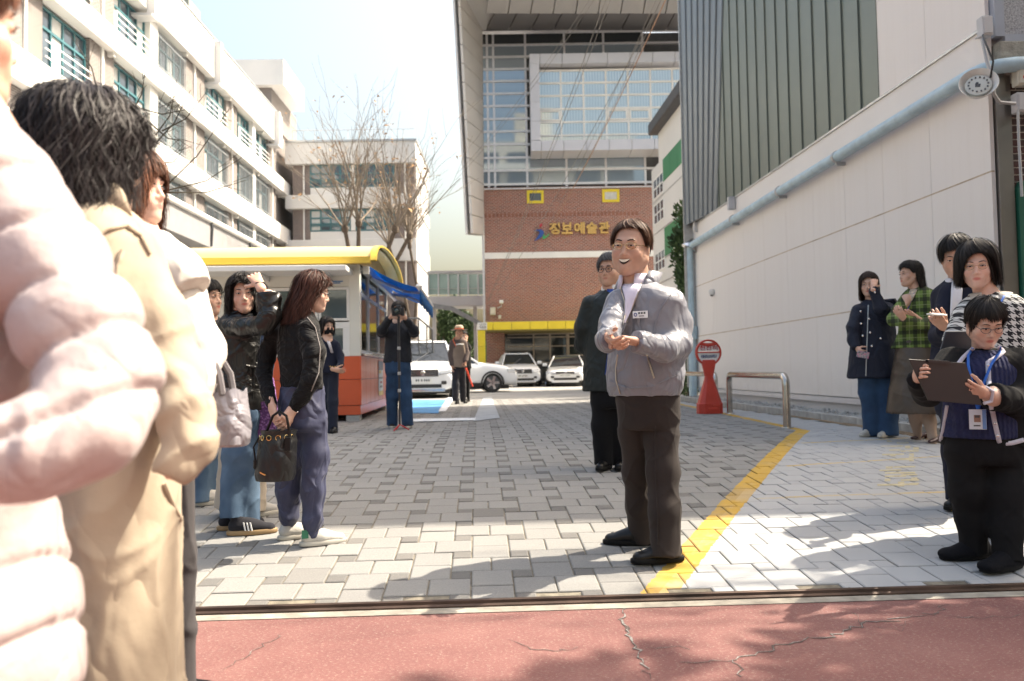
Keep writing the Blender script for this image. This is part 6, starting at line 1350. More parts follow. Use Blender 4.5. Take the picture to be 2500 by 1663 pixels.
f.line('seam', wind, [(1640, 716), (1618, 745), (1600, 790), (1596, 815)], .004, -.001); f.line('hem_seam', wind, [(1490, 930), (1530, 948), (1590, 945), (1655, 915)], .0045, -.001)
def placard(f, px, py, w, h_, mat, name, th=.006, off=.008):
    c = f.S(px, py, off); ax = unit(f.S(px + 12, py, off) - f.S(px - 12, py, off)); ax[2] = 0; ax = unit(ax); up = np.array([0, 0, 1.]); n = np.cross(ax, up); m = MB(); m.obox(c, ax * w / 2, n * th / 2, up * h_ / 2); f.add(name, m, mat); return c, ax, n, up
c, ax, n, up = placard(f, 1563, 768, .078, .036, mk('badge_white', (.75, .75, .75), .4, amt=0), 'name_badge')
m = MB()
for x, z, w_, h_ in ((-.004, .007, .006, .007), (.010, .007, .006, .007), (.024, .007, .006, .007), (.008, -.008, .017, .0028)): m.obox(c + ax * x + up * z + n * .004, ax * w_ * .8, n * .0006, up * h_ * .7)
f.add('badge_print', m, dark_grey); m = MB(); m.tube([c + ax * (-.024 + .007 * math.cos(t)) + up * .008 * math.sin(t) + n * .004 for t in np.linspace(0, 6.28, 14)], .0022, 5); f.add('badge_emblem', m, mk('badge_blue', (.02, .06, .25), .4, amt=0))
main = f.finish()
hk = thing('folded_tissue', 'folded white tissue held in the hands of windbreaker man', 'tissue', f.P(1494, 806, -.46)); m = MB(); m.obox((0, 0, 0), (.020, .004, .010), (-.004, .014, .0), (-.006, 0, .014)); m.obox((.004, -.006, .014), (.014, .004, .010), (-.004, .010, .0), (-.004, 0, .008)); m.build('folds', white_paint, hk, bevel=.003)

# ---- man behind: dark green-black jacket
f = Fig('man with round black glasses and dark jacket behind the windbreaker man', 6.31, 30, feet=((1488, 1142, 1450, 1160), (1535, 1140, 1500, 1156)), skin=(.50, .30, .215))
dj = cloth('dark_green_jacket', (.008, .013, .013), .6, .0, .1, .3, 12, 400, .4, crease=.4)
f.garment('jacket', dj, [(1494, 704, 22), (1493, 714, 36), (1490, 730, 54), (1488, 750, 60), (1487, 800, 60), (1486, 880, 60), (1485, 956, 62)], [[(1440, 742, .02, 22), (1424, 800, .06, 22), (1424, 840, .10, 21), (1455, 862, .22, 18), (1480, 865, .3, 15)], [(1532, 745, 0, 22), (1545, 800, .06, 22), (1542, 850, .14, 20), (1500, 868, .28, 16)]], fold=.006)
f.garment('trousers', blk, [(1490, 930, 46), (1490, 985, 48), (1490, 996, 42)], [[(1472, 960, 0, 28), (1472, 1040, 0, 28), (1474, 1135, 0, 23)], [(1512, 960, 0, 30), (1514, 1040, 0, 28), (1516, 1132, .05, 23)]], fl=.8, fold=.004)
f.shoe((1488, 1142), (1450, 1160), blsh, sole); f.shoe((1535, 1140), (1500, 1156), blsh, sole)
f.head(1488, 660, 76, psi=28, pitch=4, heavy=.012, neck=(1494, 712, .01), nr=.066, hairc=(.05, .05, .055))
f.hair([(0, .078), (30, .075), (50, .05), (62, .0), (75, -.02), (100, .0), (120, -.04), (180, -.075)], n=1190, th=.017, w=0.0037, sweep=30, col=(.07, .07, .075)); f.glasses(black_plastic, .023, .0022, .95)
f.patch('sweater', cloth('royal_blue_knit', (.012, .05, .24), .9), [(706, 1482, 1500), (760, 1480, 1512), (840, 1486, 1530), (915, 1476, 1530)], .012)
f.lshell([(1492, 722, 27), (1494, 706, 26, .01), (1496, 698, 26, .01)], 'shirt_collar', white_paint, fl=.9, a0=20, a1=340, th=.006)
f.finish()

# ---- clipboard woman
def front_line(f, pts, r, name, mat, n=6): m = MB(); m.tube([f.P(*p) for p in pts], r, n); f.add(name, m, mat, True)
f = Fig('short woman in black cardigan with white edging reading a clipboard', 3.89, 12, feet=((2412, 1362, 2318, 1368), (2486, 1385, 2430, 1398)), skin=(.60, .39, .30), h=.0075)
card = cloth('black_cardigan', (.006, .006, .007), .95, .0, .1, .3, 20, 260); knit = M('navy_cable_knit', (.014, .017, .06), .95); knit.vary((.014, .018, .065), .2, 20); _w = knit.node('ShaderNodeTexWave'); _w.inputs['Scale'].default_value = 14; _w.inputs['Distortion'].default_value = 2; _w.inputs['Detail Scale'].default_value = 3; knit.nt.links.new(knit.co(), _w.inputs['Vector']); knit.bump(S(knit.nt, _w.outputs[1]), .6, .012); knit = knit.m
f.garment('sweater', knit, [(2402, 856, 40), (2401, 872, 66), (2398, 900, 82), (2396, 980, 84), (2396, 1068, 88)], fl=.78, fold=.003)
f.garment('cardigan', card, [(2402, 852, 48, .02), (2403, 864, 72, .02), (2404, 884, 94, .02), (2406, 980, 96, .02), (2412, 1086, 104, .025)], [[(2322, 884, .03, 37), (2290, 930, -.04, 34), (2262, 960, -.14, 31), (2247, 938, -.30, 25), (2240, 925, -.36, 23)], [(2478, 886, .03, 38), (2496, 940, -.04, 36), (2480, 980, -.12, 34), (2425, 968, -.26, 29), (2400, 962, -.32, 25)]], fl=.70, fold=.005, k=.03,
    extra=lambda q: [q.cone(f.P(2392, 868, -.22), f.P(2384, 960, -.30), .055, .11, .01, neg=True), q.cone(f.P(2384, 960, -.30), f.P(2374, 1130, -.32), .11, .17, .01, neg=True)])
trim = cloth('pale_trim', (.50, .48, .55), .8, .2, .05, .2, 60)
f.ribbon('trim', trim, [(2376, 850), (2352, 872), (2338, 890), (2330, 900)], .019, .006); f.ribbon('trim', trim, [(2312, 990), (2306, 1030), (2296, 1078)], .016, .006); f.ribbon('trim', trim, [(2436, 846), (2450, 858), (2428, 876), (2412, 884), (2414, 930), (2420, 990), (2428, 1030), (2441, 1084), (2470, 1082), (2500, 1074)], .021, .006)
front_line(f, [(2404, 944, -.345), (2424, 955, -.345), (2420, 980, -.33), (2402, 985, -.33)], .008, 'cuff_trim', trim)
f.dots('buttons', chrome, [(2413, 892), (2423, 1002), (2430, 1034), (2436, 1064)], .006, .011)
f.garment('trousers', cloth('black_denim', (.011, .011, .012), .9, .0, .15, .3, 14, spec=.15), [(2402, 1052, 82), (2404, 1090, 88), (2404, 1120, 86), (2404, 1132, 74)], [[(2358, 1100, 0, 43), (2362, 1200, -.02, 40), (2372, 1270, 0, 35), (2378, 1348, .02, 33)], [(2450, 1100, 0, 44), (2452, 1200, -.03, 41), (2458, 1290, -.03, 36), (2460, 1370, -.03, 34)]], fl=.75, fold=.006, ff=.8)
dsh = cloth('dark_trainer', (.006, .006, .008), .8, 0, .2, .4, 40, spec=.15); f.shoe((2412, 1362), (2318, 1368), dsh, sole, 'chunky'); f.shoe((2486, 1385), (2430, 1398), dsh, sole, 'chunky')
f.head(2405, 786, 108, psi=10, pitch=30, fem=True, neck=(2400, 882, .04), nr=.052, dd=-.07, hairc=black_hair, heavy=.010)
f.hair([(0, .058), (14, .052), (26, .066), (44, .05), (58, -.03), (66, -.075), (76, -.02), (100, -.02), (140, -.06), (180, -.08)], n=1870, th=.014, w=0.0037, sweep=10, col=black_hair); f.glasses(dark_grey, .023, .0016, .72); f.hs = .86
f.hand((2240, 922, -.37), (2236, 905, -.46), (.6, .5, -.2), side=1, curl=(.9, .9, .9, .9), thumb=.5); f.hand((2402, 961, -.33), (2350, 945, -.40), (-.1, .6, .5), side=-1, curl=(.2, .25, .3, .35), thumb=.7)
lb = cloth('blue_lanyard', (.03, .13, .50), .6, .1, .05, 0)
def strap(f, pts, w, name, mat, n_=(0, -1, 0)):
    m = MB(); q = [f.P(*p) for p in pts]; L = []
    for i, p in enumerate(q): t = unit(q[min(i + 1, len(q) - 1)] - q[max(i - 1, 0)]); sd = unit(np.cross(t, n_)); L.append([p - sd * w / 2, p + sd * w / 2])
    m.rings(L, cap=False, wrap=False); f.add(name, m, mat, True, .002)
f.ribbon('lanyard', lb, [(2375, 850), (2364, 868), (2364, 890), (2372, 930), (2384, 985), (2387, 1000)], .012, .010); f.ribbon('lanyard', lb, [(2442, 846), (2440, 860), (2420, 890), (2404, 930), (2392, 985), (2389, 1000)], .012, .014)
cb, ax, n, up = placard(f, 2387, 1024, .072, .096, mk('card_white', (.62, .68, .76), .3, amt=.03), 'id_card', off=.02)
for nm, x, z, w_, h_, mt in (('photo', -.002, .004, .014, .017, mk('card_photo', (.28, .16, .12), .5)), ('photo_hair', -.002, .014, .010, .006, dark_grey), ('card_edge', .027, 0, .008, .046, mk('card_blue', (.12, .25, .55), .4)), ('name_print', -.004, -.030, .014, .003, dark_grey)): m = MB(); m.obox(cb + ax * x + up * z + n * (.0045 if nm != 'photo_hair' else .0055), ax * w_, n * .0006, up * h_); f.add(nm, m, mt)
f.finish()
# clipboard
q = [f.P(2219, 877, -.48), f.P(2357, 886, -.40), f.P(2399, 990, -.34), f.P(2267, 978, -.42)]; cl = thing('clipboard', 'black clipboard held by the short woman in cardigan', 'clipboard', tuple(q[3])); nn = unit(np.cross(q[1] - q[0], q[3] - q[0])); m = MB(); m.prism(q, nn * .006); m.build('board', mk('board_black', (.022, .022, .024), .42, amt=.1), cl, off=q[3], bevel=.002)
m = MB(); c0 = (q[0] + q[1]) / 2; m.obox(c0 + unit(q[3] - q[0]) * .004, unit(q[1] - q[0]) * .06, unit(q[3] - q[0]) * .008, nn * .010); m.build('clip', black_plastic, cl, off=q[3]); m = MB(); e1, e2 = q[1] - q[0], q[3] - q[0]; m.prism([q[0] + e1 * .06 + e2 * .08 + nn * .008, q[0] + e1 * .94 + e2 * .08 + nn * .008, q[0] + e1 * .94 + e2 * .95 + nn * .008, q[0] + e1 * .06 + e2 * .95 + nn * .008], nn * .002); m.build('paper', white_paint, cl, off=q[3])

# ---- houndstooth woman
hd = M('houndstooth', (.6, .6, .58), .9); sp_ = hd.node('ShaderNodeSeparateXYZ'); hd.nt.links.new(hd.co(), sp_.inputs[0]); hx, hy, hz = [S(hd.nt, o_) for o_ in sp_.outputs]
def frac(s_): return s_.op('FRACT')
pu, pw_ = (hx + hy * .6) * (1 / .038), hz * (1 / .038); warp = frac(pu) < .5; weft = frac(pw_) < .5; sel = frac((pu + pw_) * 2) < .5
val = sel * warp + (sel * -1 + 1) * weft; hd.i('Base Color', hd.mix(val, (.62, .61, .58), (.015, .015, .018))); hd.bump(hd.noise(200, 2), .3, .003); hd = hd.m
f = Fig('woman in black and white houndstooth jacket with short bob standing behind cardigan woman', 4.35, 30, feet=((2420, 1300, 2385, 1312), (2505, 1304, 2465, 1318)), skin=(.62, .40, .32))
f.garment('jacket', hd, [(2416, 714, 34, .02), (2420, 726, 56, .01), (2424, 746, 76), (2426, 770, 82), (2427, 830, 84), (2428, 900, 84), (2430, 980, 90)], [[(2355, 772, 0, 30), (2335, 830, -.02, 29), (2332, 900, -.06, 27), (2350, 940, -.2, 22)], [(2492, 775, 0, 32), (2512, 840, -.02, 30), (2515, 920, -.08, 28), (2480, 960, -.2, 24)]], fold=.005)
f.garment('trousers', blk, [(2430, 960, 74), (2432, 1040, 78), (2432, 1050, 70)], [[(2400, 1020, 0, 44), (2402, 1150, 0, 38), (2405, 1285, 0, 34)], [(2466, 1020, 0, 44), (2470, 1150, 0, 38), (2475, 1290, 0, 34)]], fl=.75, fold=.004)
wsh = cloth('white_trainer', (.46, .445, .41), .6, 0, .05, .3, 60); wsole = mk('white_sole', (.42, .40, .35), .6, amt=.1); f.shoe((2420, 1300), (2385, 1312), wsh, wsole); f.shoe((2505, 1304), (2465, 1318), wsh, wsole)
f.head(2386, 652, 104, psi=34, pitch=6, fem=True, neck=(2412, 728, .02), hairc=black_hair)
f.hair([(0, .085), (22, .078), (38, .05), (50, -.01), (60, -.08), (70, -.10), (100, -.115), (180, -.115)], n=2210, th=.026, w=0.0050, sweep=24, flare=.10, messy=.004, lift=.004); f.glasses(gold_m, .022, .0012, .75)
f.lshell([(2414, 738, 48, .01), (2416, 726, 44, .02), (2418, 718, 43, .03)], 'fur_collar', cloth('cream_boucle', (.6, .56, .50), .95, .4, .1, .8, 90), fl=.9, a0=25, a1=335, th=.02)
f.ribbon('lanyard', lb, [(2452, 722), (2440, 745), (2425, 800)], .011); f.finish()
pd = thing('folder', 'dark grey folder tucked behind the clipboard woman', 'folder', f.P(2340, 838, -.36)); m = MB(); m.obox((0, 0, 0), (.09, .01, .0), (0, .006, 0), (.02, 0, .06)); m.build('cover', mk('folder_navy', (.03, .035, .05), .5), pd, bevel=.003)
m = MB(); m.obox((.003, .008, .004), (.088, .01, .0), (0, .002, 0), (.02, 0, .06)); m.build('pages', white_paint, pd)

# ---- man in suit looking at a note
f = Fig('tall man in navy suit and white shirt looking down at a white note', 4.93, 36, feet=((2360, 1236, 2318, 1250), (2412, 1234, 2375, 1250)), skin=(.55, .34, .255))
suit = cloth('navy_suit', (.006, .008, .022), .8, .0, .1, .25, 12); wsrt = cloth('white_shirt', (.66, .66, .70), .7, .1, .03, .2)
f.garment('suit_jacket', suit, [(2347, 678, 28, .02), (2349, 688, 44), (2353, 704, 62), (2356, 725, 68), (2357, 790, 68), (2358, 860, 68), (2360, 960, 76)], [[(2318, 722, -.02, 26), (2302, 780, -.04, 26), (2296, 822, -.10, 25), (2308, 808, -.24, 20), (2306, 800, -.28, 18)], [(2415, 725, 0, 28), (2430, 800, 0, 28), (2432, 900, -.05, 24)]], fold=.005)
f.patch('shirt', wsrt, [(684, 2324, 2350), (710, 2322, 2350), (760, 2320, 2346), (830, 2322, 2340), (870, 2326, 2334)], .015)
f.garment('trousers', suit, [(2358, 930, 62), (2360, 1000, 66), (2360, 1014, 58)], [[(2335, 980, 0, 38), (2338, 1100, 0, 34), (2340, 1222, 0, 28)], [(2390, 980, 0, 38), (2392, 1100, 0, 34), (2395, 1220, 0, 28)]], fl=.75, fold=.004)
f.shoe((2360, 1236), (2318, 1250), blsh, sole); f.shoe((2412, 1234), (2375, 1250), blsh, sole)
f.head(2334, 628, 94, psi=32, pitch=22, neck=(2346, 690, .03), nr=.058, hairc=black_hair, dd=-.03)
f.hair([(0, .075), (25, .072), (45, .055), (60, .0), (75, -.03), (100, -.02), (130, -.06), (180, -.08)], n=1530, th=.020, w=0.0043, sweep=22, messy=.007); f.lshell([(2338, 704, 30, .0), (2340, 688, 29, .01), (2341, 680, 29, .02)], 'shirt_collar', wsrt, fl=.95, a0=22, a1=338, th=.006)
f.hand((2306, 798, -.29), (2285, 778, -.34), (.1, .6, .5), side=-1, curl=(.5, .6, .7, .7), thumb=.6); f.finish()
nt2 = thing('paper_note', 'white folded note in the hand of suit man', 'paper', f.P(2287, 768, -.38)); m = MB(); m.obox((0, 0, 0), (.05, .01, -.004), (0, .03, 0), (0, .003, .004)); m.build('sheet', white_paint, nt2, bevel=.001)

# ---- plaid jacket woman
pdm = M('green_plaid', (.1, .2, .05), .95); sp_ = pdm.node('ShaderNodeSeparateXYZ'); pdm.nt.links.new(pdm.co(), sp_.inputs[0]); hx, hy, hz = [S(pdm.nt, o_) for o_ in sp_.outputs]
a_, b_ = frac((hx - hy * .5) * (1 / .105)), frac(hz * (1 / .105)); c_ = pdm.mix((a_ < .36) * .72, (.13, .20, .045), (.012, .014, .012)); c_ = pdm.mix((b_ < .36) * .72, c_, (.012, .014, .012)); c_ = pdm.mix(((a_ - .66).abs() < .035) * .5, c_, (.30, .34, .18)); c_ = pdm.mix(((b_ - .66).abs() < .035) * .5, c_, (.30, .34, .18)); pdm.i('Base Color', c_); pdm.bump(pdm.noise(90, 3), .5, .004); pdm = pdm.m
f = Fig('woman in green plaid jacket and brown leather skirt with crossed arms', 7.61, 48, feet=((2262, 1072, 2201, 1078), (2296, 1080, 2247, 1089)), skin=(.60, .39, .30))
f.garment('jacket', pdm, [(2240, 700, 15), (2242, 708, 26), (2245, 718, 36), (2246, 735, 40), (2244, 780, 40), (2240, 812, 38), (2240, 850, 51)], [[(2214, 730, -.02, 17), (2194, 760, -.04, 16), (2182, 780, -.08, 16), (2205, 785, -.24, 14), (2235, 776, -.27, 13)], [(2276, 730, 0, 18), (2284, 762, -.02, 18), (2276, 790, -.12, 17), (2238, 792, -.26, 14), (2205, 778, -.3, 13)]], fold=.005, k=.02)
lsk = M('brown_leather', (.06, .044, .033), .42, 0, .5); lsk.vary((.06, .044, .033), .2, 6); lsk.bump(lsk.noise(8, 3), .3, .02); lsk = lsk.m
f.garment('skirt', lsk, [(2240, 830, 40), (2237, 870, 46), (2236, 920, 51), (2234, 960, 55), (2234, 1009, 59)], fl=.8, fold=.005, cut_top=True, ff=.7)
tights = mk('beige_tights', (.36, .26, .20), .7, amt=.05); f.garment('tights', tights, None, [[(2230, 990, 0, 18), (2236, 1030, 0, 14), (2240, 1060, .02, 9), (2240, 1074, .02, 9)], [(2260, 990, .02, 18), (2270, 1030, 0, 15), (2276, 1065, 0, 10), (2276, 1082, 0, 10)]], fold=0, cut_end=False)
bsh = M('burgundy_leather', (.045, .014, .018), .3, 0, .6).m; f.shoe((2262, 1072), (2201, 1078), bsh, bsh, 'pump', .25); f.shoe((2296, 1080), (2247, 1089), bsh, bsh, 'pump', .25)
f.head(2222, 670, 58, psi=84, pitch=2, fem=True, neck=(2238, 708, .01), hairc=black_hair)
f.hair([(0, .075), (30, .07), (55, .05), (70, .01), (82, -.0), (92, -.10), (110, -.19), (180, -.19)], n=1530, th=.018, w=0.0056, wave=.006, flare=.07, messy=.006); f.hand((2236, 776, -.28), (2218, 766, -.32), (.3, .6, .2), side=1, curl=(.3, .3, .3, .3), thumb=.4); f.hand((2206, 778, -.31), (2200, 768, -.33), (.5, .6, 0), side=1, curl=(.5, .5, .5, .5))
f.patch('scarf', mk('silk_scarf', (.55, .45, .35), .5, amt=.5, scale=40), [(706, 2222, 2240), (720, 2218, 2234), (735, 2212, 2226), (745, 2210, 2218)], .008, 5); f.ribbon('lanyard', lb, [(2232, 716), (2218, 750), (2212, 764)], .012); f.finish()

# ---- navy parka woman
f = Fig('woman in long navy parka holding her hair back with one hand', 8.02, 28, feet=((2134, 1064, 2096, 1069), (2175, 1066, 2133, 1073)), skin=(.58, .38, .29))
park = cloth('navy_parka', (.006, .010, .026), .7, .0, .1, .35, 12, 300, .4, crease=.4)
f.garment('parka', park, [(2130, 730, 15), (2131, 738, 26), (2132, 748, 37), (2133, 762, 42), (2134, 810, 46), (2132, 870, 52), (2131, 924, 56)], [[(2096, 758, 0, 16), (2084, 800, -.02, 16), (2084, 830, -.05, 15), (2092, 852, -.12, 11)], [(2166, 755, -.02, 18), (2164, 770, -.2, 18), (2150, 752, -.33, 16), (2134, 712, -.32, 11), (2133, 702, -.31, 11)]], fold=.005)
denim = M('blue_denim', (.022, .055, .12), .9); denim.vary((.022, .055, .12), .35, 5); denim.bump(denim.noise(14, 4), .35, .012); denim.bump(denim.noise(300, 2, .5, denim.co('Object', (1, 1, .3))), .25, .002); denim = denim.m
f.garment('jeans', denim, None, [[(2118, 905, .0, 25), (2120, 955, 0, 22), (2130, 1010, 0, 22), (2130, 1062, 0, 22)], [(2152, 905, 0, 26), (2156, 955, 0, 23), (2168, 1010, 0, 22), (2170, 1064, -.02, 23)]], fold=.004)
f.shoe((2134, 1064), (2096, 1069), wsh, wsole, L=.25); f.shoe((2175, 1066), (2133, 1073), wsh, wsole, L=.25)
f.head(2121, 696, 56, psi=32, pitch=4, fem=True, neck=(2130, 738, .01), hairc=(.03, .017, .012))
f.hair([(0, .085), (25, .075), (45, .04), (58, -.05), (68, -.15), (110, -.17), (180, -.17)], n=1530, th=.017, w=0.0050, sweep=20, flare=.05); f.hand((2133, 700, -.32), (2135, 680, -.25), (.2, .9, -.2), side=-1, curl=(.25, .3, .3, .35), thumb=.2); f.hand((2094, 852, -.13), (2102, 862, -.22), (.5, .5, .3), side=1, curl=(.6, .6, .6, .6))
f.line('zip', galv, [(2120, 745), (2118, 800), (2116, 860), (2114, 918)], .006, .002)
f.dots('snaps', chrome, [(2101, 760), (2102, 790), (2106, 820), (2122, 778), (2124, 812), (2128, 845), (2150, 826), (2136, 714)], .011); f.lshell([(2148, 752, 30, .10), (2152, 742, 34, .10), (2150, 732, 30, .06)], 'hood', park, fl=.8, a0=60, a1=300, th=.03); f.finish()
ph = thing('phone', 'phone in a patterned case held by the parka woman', 'phone', f.P(2107, 866, -.27)); m = MB(); m.obox((0, 0, 0), (.062, .01, -.012), (0, .006, 0), (.008, 0, .032)); phm = M('floral_case', (.2, .2, .25), .4); phm.i('Base Color', phm.ramp(phm.noise(70, 2), [(.35, (.05, .08, .2)), (.5, (.5, .5, .5)), (.65, (.6, .1, .3))])); m.build('case', phm.m, ph, bevel=.004); m = MB(); m.lathe([(.001, -.004), (.012, -.003), (.012, .003)], 8, (-.04, -.009, .02)); m.build('camera_lens', dark_grey, ph)

# ---- leather jacket woman shading her face
f = Fig('woman in black leather jacket and wide jeans raising her arm to her hair', 4.61, -14, feet=((562, 1308, 652, 1300), (538, 1296, 618, 1286)), skin=(.60, .39, .30))
lth = M('black_leather_coat', (.007, .007, .007), .34, 0, .45); lth.bump(((lth.noise(5, 3, .5, None, .8) - .5).abs() * 6).min(1.0), .5, .02); lth.bump(lth.noise(90, 3), .2, .002); lth = lth.m
f.garment('leather_jacket', lth, [(584, 752, 17), (585, 760, 30), (585, 772, 43), (585, 790, 48), (584, 840, 49), (586, 900, 54), (590, 960, 58), (592, 1002, 60)], [[(560, 796, -.02, 22), (600, 800, -.20, 23), (646, 792, -.30, 24), (660, 772, -.31, 24), (656, 730, -.29, 27), (655, 718, -.285, 28)], [(550, 800, .0, 20), (538, 880, .02, 21), (542, 955, -.06, 18)]], fold=.007, ff=.9, k=.02)
f.garment('knit_sleeve', blk, None, [[(655, 735, -.29, 16), (640, 706, -.27, 14), (630, 692, -.26, 12)]], fold=.002)
jean2 = M('faded_denim', (.05, .10, .18), .9); jean2.i('Base Color', jean2.ramp(jean2.noise(2.2, 4), [(.35, (.02, .05, .10)), (.65, (.12, .19, .28))])); jean2.bump(jean2.noise(12, 4), .4, .012); jean2.bump(jean2.noise(280, 2), .2, .002); jean2 = jean2.m
f.garment('jeans', jean2, [(590, 985, 50), (590, 1030, 52), (590, 1042, 46)], [[(572, 1010, .03, 27), (570, 1110, .02, 27), (566, 1265, .02, 29)], [(606, 1010, -.03, 31), (604, 1110, -.05, 32), (598, 1276, -.06, 35)]], fl=.75, fold=.006, ff=.8)
gum = mk('gum_sole', (.30, .20, .10), .7, amt=.1); csh = cloth('black_canvas', (.015, .015, .02), .9)
f.shoe((562, 1308), (652, 1300), csh, gum); f.shoe((538, 1296), (618, 1286), csh, gum)
f.head(594, 720, 90, psi=-20, pitch=2, roll=5, fem=True, neck=(584, 768, .02), hairc=black_hair)
f.hair([(0, .085), (25, .075), (42, .045), (55, -.06), (66, -.20), (110, -.22), (180, -.20)], n=2550, th=.022, w=0.0050, wave=.017, wf=12, flare=.12, sweep=30, part=-1, messy=.010, seed=3)
f.hand((632, 694, -.27), (618, 668, -.20), (-.3, .9, .1), side=1, curl=(.25, .3, .3, .35), thumb=.1)
f.line('seam', lth, [(640, 830), (622, 900), (616, 990)], .003, .0); f.line('pocket_flap', lth, [(598, 892), (634, 898)], .008, .0); f.finish()
m = MB()
for k, px in enumerate((606, 614, 622)): m.prism([G(px, 1304) + (0, -.06, .03), G(px + 3, 1304) + (0, -.06, .03), G(px - 3, 1304) + (0, -.05, .075), G(px - 6, 1304) + (0, -.05, .075)], (0, .004, 0))
o = m.build('shoe_stripes', white_paint, f.root, off=f.root.location)

# ---- velvet top woman with bucket bag, seen from behind
f = Fig('woman in black velvet top and navy joggers holding a bag behind her back', 4.40, -135, feet=((686, 1320, 750, 1308), (740, 1335, 828, 1322)), skin=(.58, .38, .29), h=.008)
vel = M('black_velvet', (.006, .006, .007), .75, 0, .2); vel.i('Sheen Weight', .12); vel.i('Sheen Roughness', .35); vel.bump(((vel.noise(6, 3, .5, vel.co('Object', (1, 1, 1.8)), .8) - .5).abs() * 6).min(1.0), .5, .02); vel = vel.m
f.garment('velvet_top', vel, [(742, 758, 18), (738, 768, 32), (733, 782, 47), (730, 800, 56), (729, 850, 60), (734, 900, 58), (737, 952, 57)], [[(752, 803, -.10, 25), (766, 860, -.14, 25), (762, 925, -.17, 23), (736, 968, -.15, 20), (714, 1000, -.14, 14)], [(675, 815, .05, 24), (652, 862, .08, 22), (645, 912, .04, 20), (653, 955, -.03, 17), (664, 990, -.08, 13)]], fold=.006, ff=1, k=.02)
jog = cloth('navy_joggers', (.035, .040, .082), .6, .05, .08, .3, 12, 300, .4, crease=.5)
f.garment('joggers', jog, [(738, 942, 56), (739, 1000, 61), (737, 1040, 62), (737, 1054, 54)], [[(712, 1035, .03, 34), (707, 1120, .02, 32), (706, 1200, .02, 30), (706, 1262, .02, 25), (705, 1284, .02, 16)], [(765, 1035, -.03, 36), (770, 1110, -.02, 33), (764, 1200, -.02, 31), (762, 1270, -.02, 26), (762, 1300, -.02, 17)]], fl=.8, fold=.009, ff=1.0)
f.garment('ankle_cuff', jog, None, [[(705, 1280, .02, 16), (706, 1300, .02, 14)], [(762, 1294, -.02, 17), (763, 1314, -.02, 15)]], fold=.001, body=False)
f.shoe((686, 1320), (750, 1308), wsh, wsole, L=.25); f.shoe((740, 1335), (828, 1322), wsh, wsole, L=.25)
f.head(764, 714, 88, psi=-104, pitch=12, fem=True, neck=(742, 772, .0), hairc=(.05, .02, .014))
f.hair([(0, .08), (35, .065), (55, .02), (70, -.06), (84, -.17), (110, -.24), (180, -.27)], n=2890, th=.022, w=0.0050, wave=.012, wf=10, flare=.12, messy=.010, col=(.045, .018, .012), seed=8); f.glasses(dark_grey, .022, .0018, .8)
f.hs = .9; f.hand((664, 992, -.09), (672, 1022, -.13), (.7, .4, -.2), side=-1, curl=(.4, .45, .5, .5), thumb=.3); f.hand((714, 1000, -.15), (698, 1024, -.2), (-.6, .5, -.2), side=1, curl=(.55, .6, .65, .7), thumb=.5)
f.line('piping', cloth('grey_piping', (.22, .20, .19), .8), [(750, 775), (770, 800), (782, 850), (778, 910), (760, 955)], .0035, .001)
f.dots('eyelet', steel, [(726, 1006)], .006); m = MB(); m.prism([G(742, 1335) + (0, -.04, .05), G(758, 1333) + (0, -.04, .05), G(756, 1333) + (0, -.035, .095), G(741, 1335) + (0, -.035, .095)], (0, .004, 0)); f.add('heel_tab', m, mk('heel_green', (.02, .13, .07), .5)); f.finish()
bc = f.P(676, 1112, -.24); bag = thing('bucket_bag', 'black drawstring bucket bag with gold eyelets held behind velvet top woman', 'bag', bc); k = .0024; nyl = cloth('black_nylon', (.005, .005, .006), .42, 0, .1, .35, 12, 300, .5, crease=.5)
m = MB(); m.lathe([(.06, -.135), (.098, -.13), (.108, -.10), (.104, 0), (.092, .08), (.082, .11), (.088, .135), (.08, .13), (.07, .10)], 28, sy=.8); m.v = [(x + .012 * z / .13 + .008 * math.sin(9 * math.atan2(y, x)) * (z > .05), y, z) for x, y, z in m.v]; m.build('body', nyl, bag, smooth=True)
gm2 = mk('gold_ring', (.6, .42, .18), .25, 1, amt=0)
for t in np.linspace(3.4, 6.1, 6): m = MB(); c = np.array([.088 * math.cos(t), .088 * .8 * math.sin(t), .098]); m.tube([c + np.array([-math.sin(t) * .013 * math.cos(q), math.cos(t) * .8 * .013 * math.cos(q), .013 * math.sin(q)]) for q in np.linspace(0, 6.28, 12)], .003, 5); m.build('eyelet', gm2, bag)
m = MB(); m.tube([(.075, -.02, .10), (.07, -.03, .16), (.06, -.03, .21), (.02, -.02, .235), (-.02, 0, .21), (-.06, .01, .12)], .0075, 8); m.build('handle', blsh, bag, smooth=True); m = MB(); m.bx(.062, .092, -.075, -.05, .03, .10); m.build('strap_tab', blsh, bag, bevel=.003); m = MB(); m.tube([(-.085, -.03, .10), (-.11, -.04, .05), (-.105, -.03, -.02)], .005, 6); m.lathe([(.004, -.05), (.012, -.04), (.01, 0)], 8, (-.105, -.03, -.02)); m.build('drawstring', blsh, bag, smooth=True); m = MB(); m.obox((-.05, -.082, -.085), (.014, -.004, -.006), (.002, .002, 0), (0, 0, .004)); m.build('logo_bar', gm2, bag)

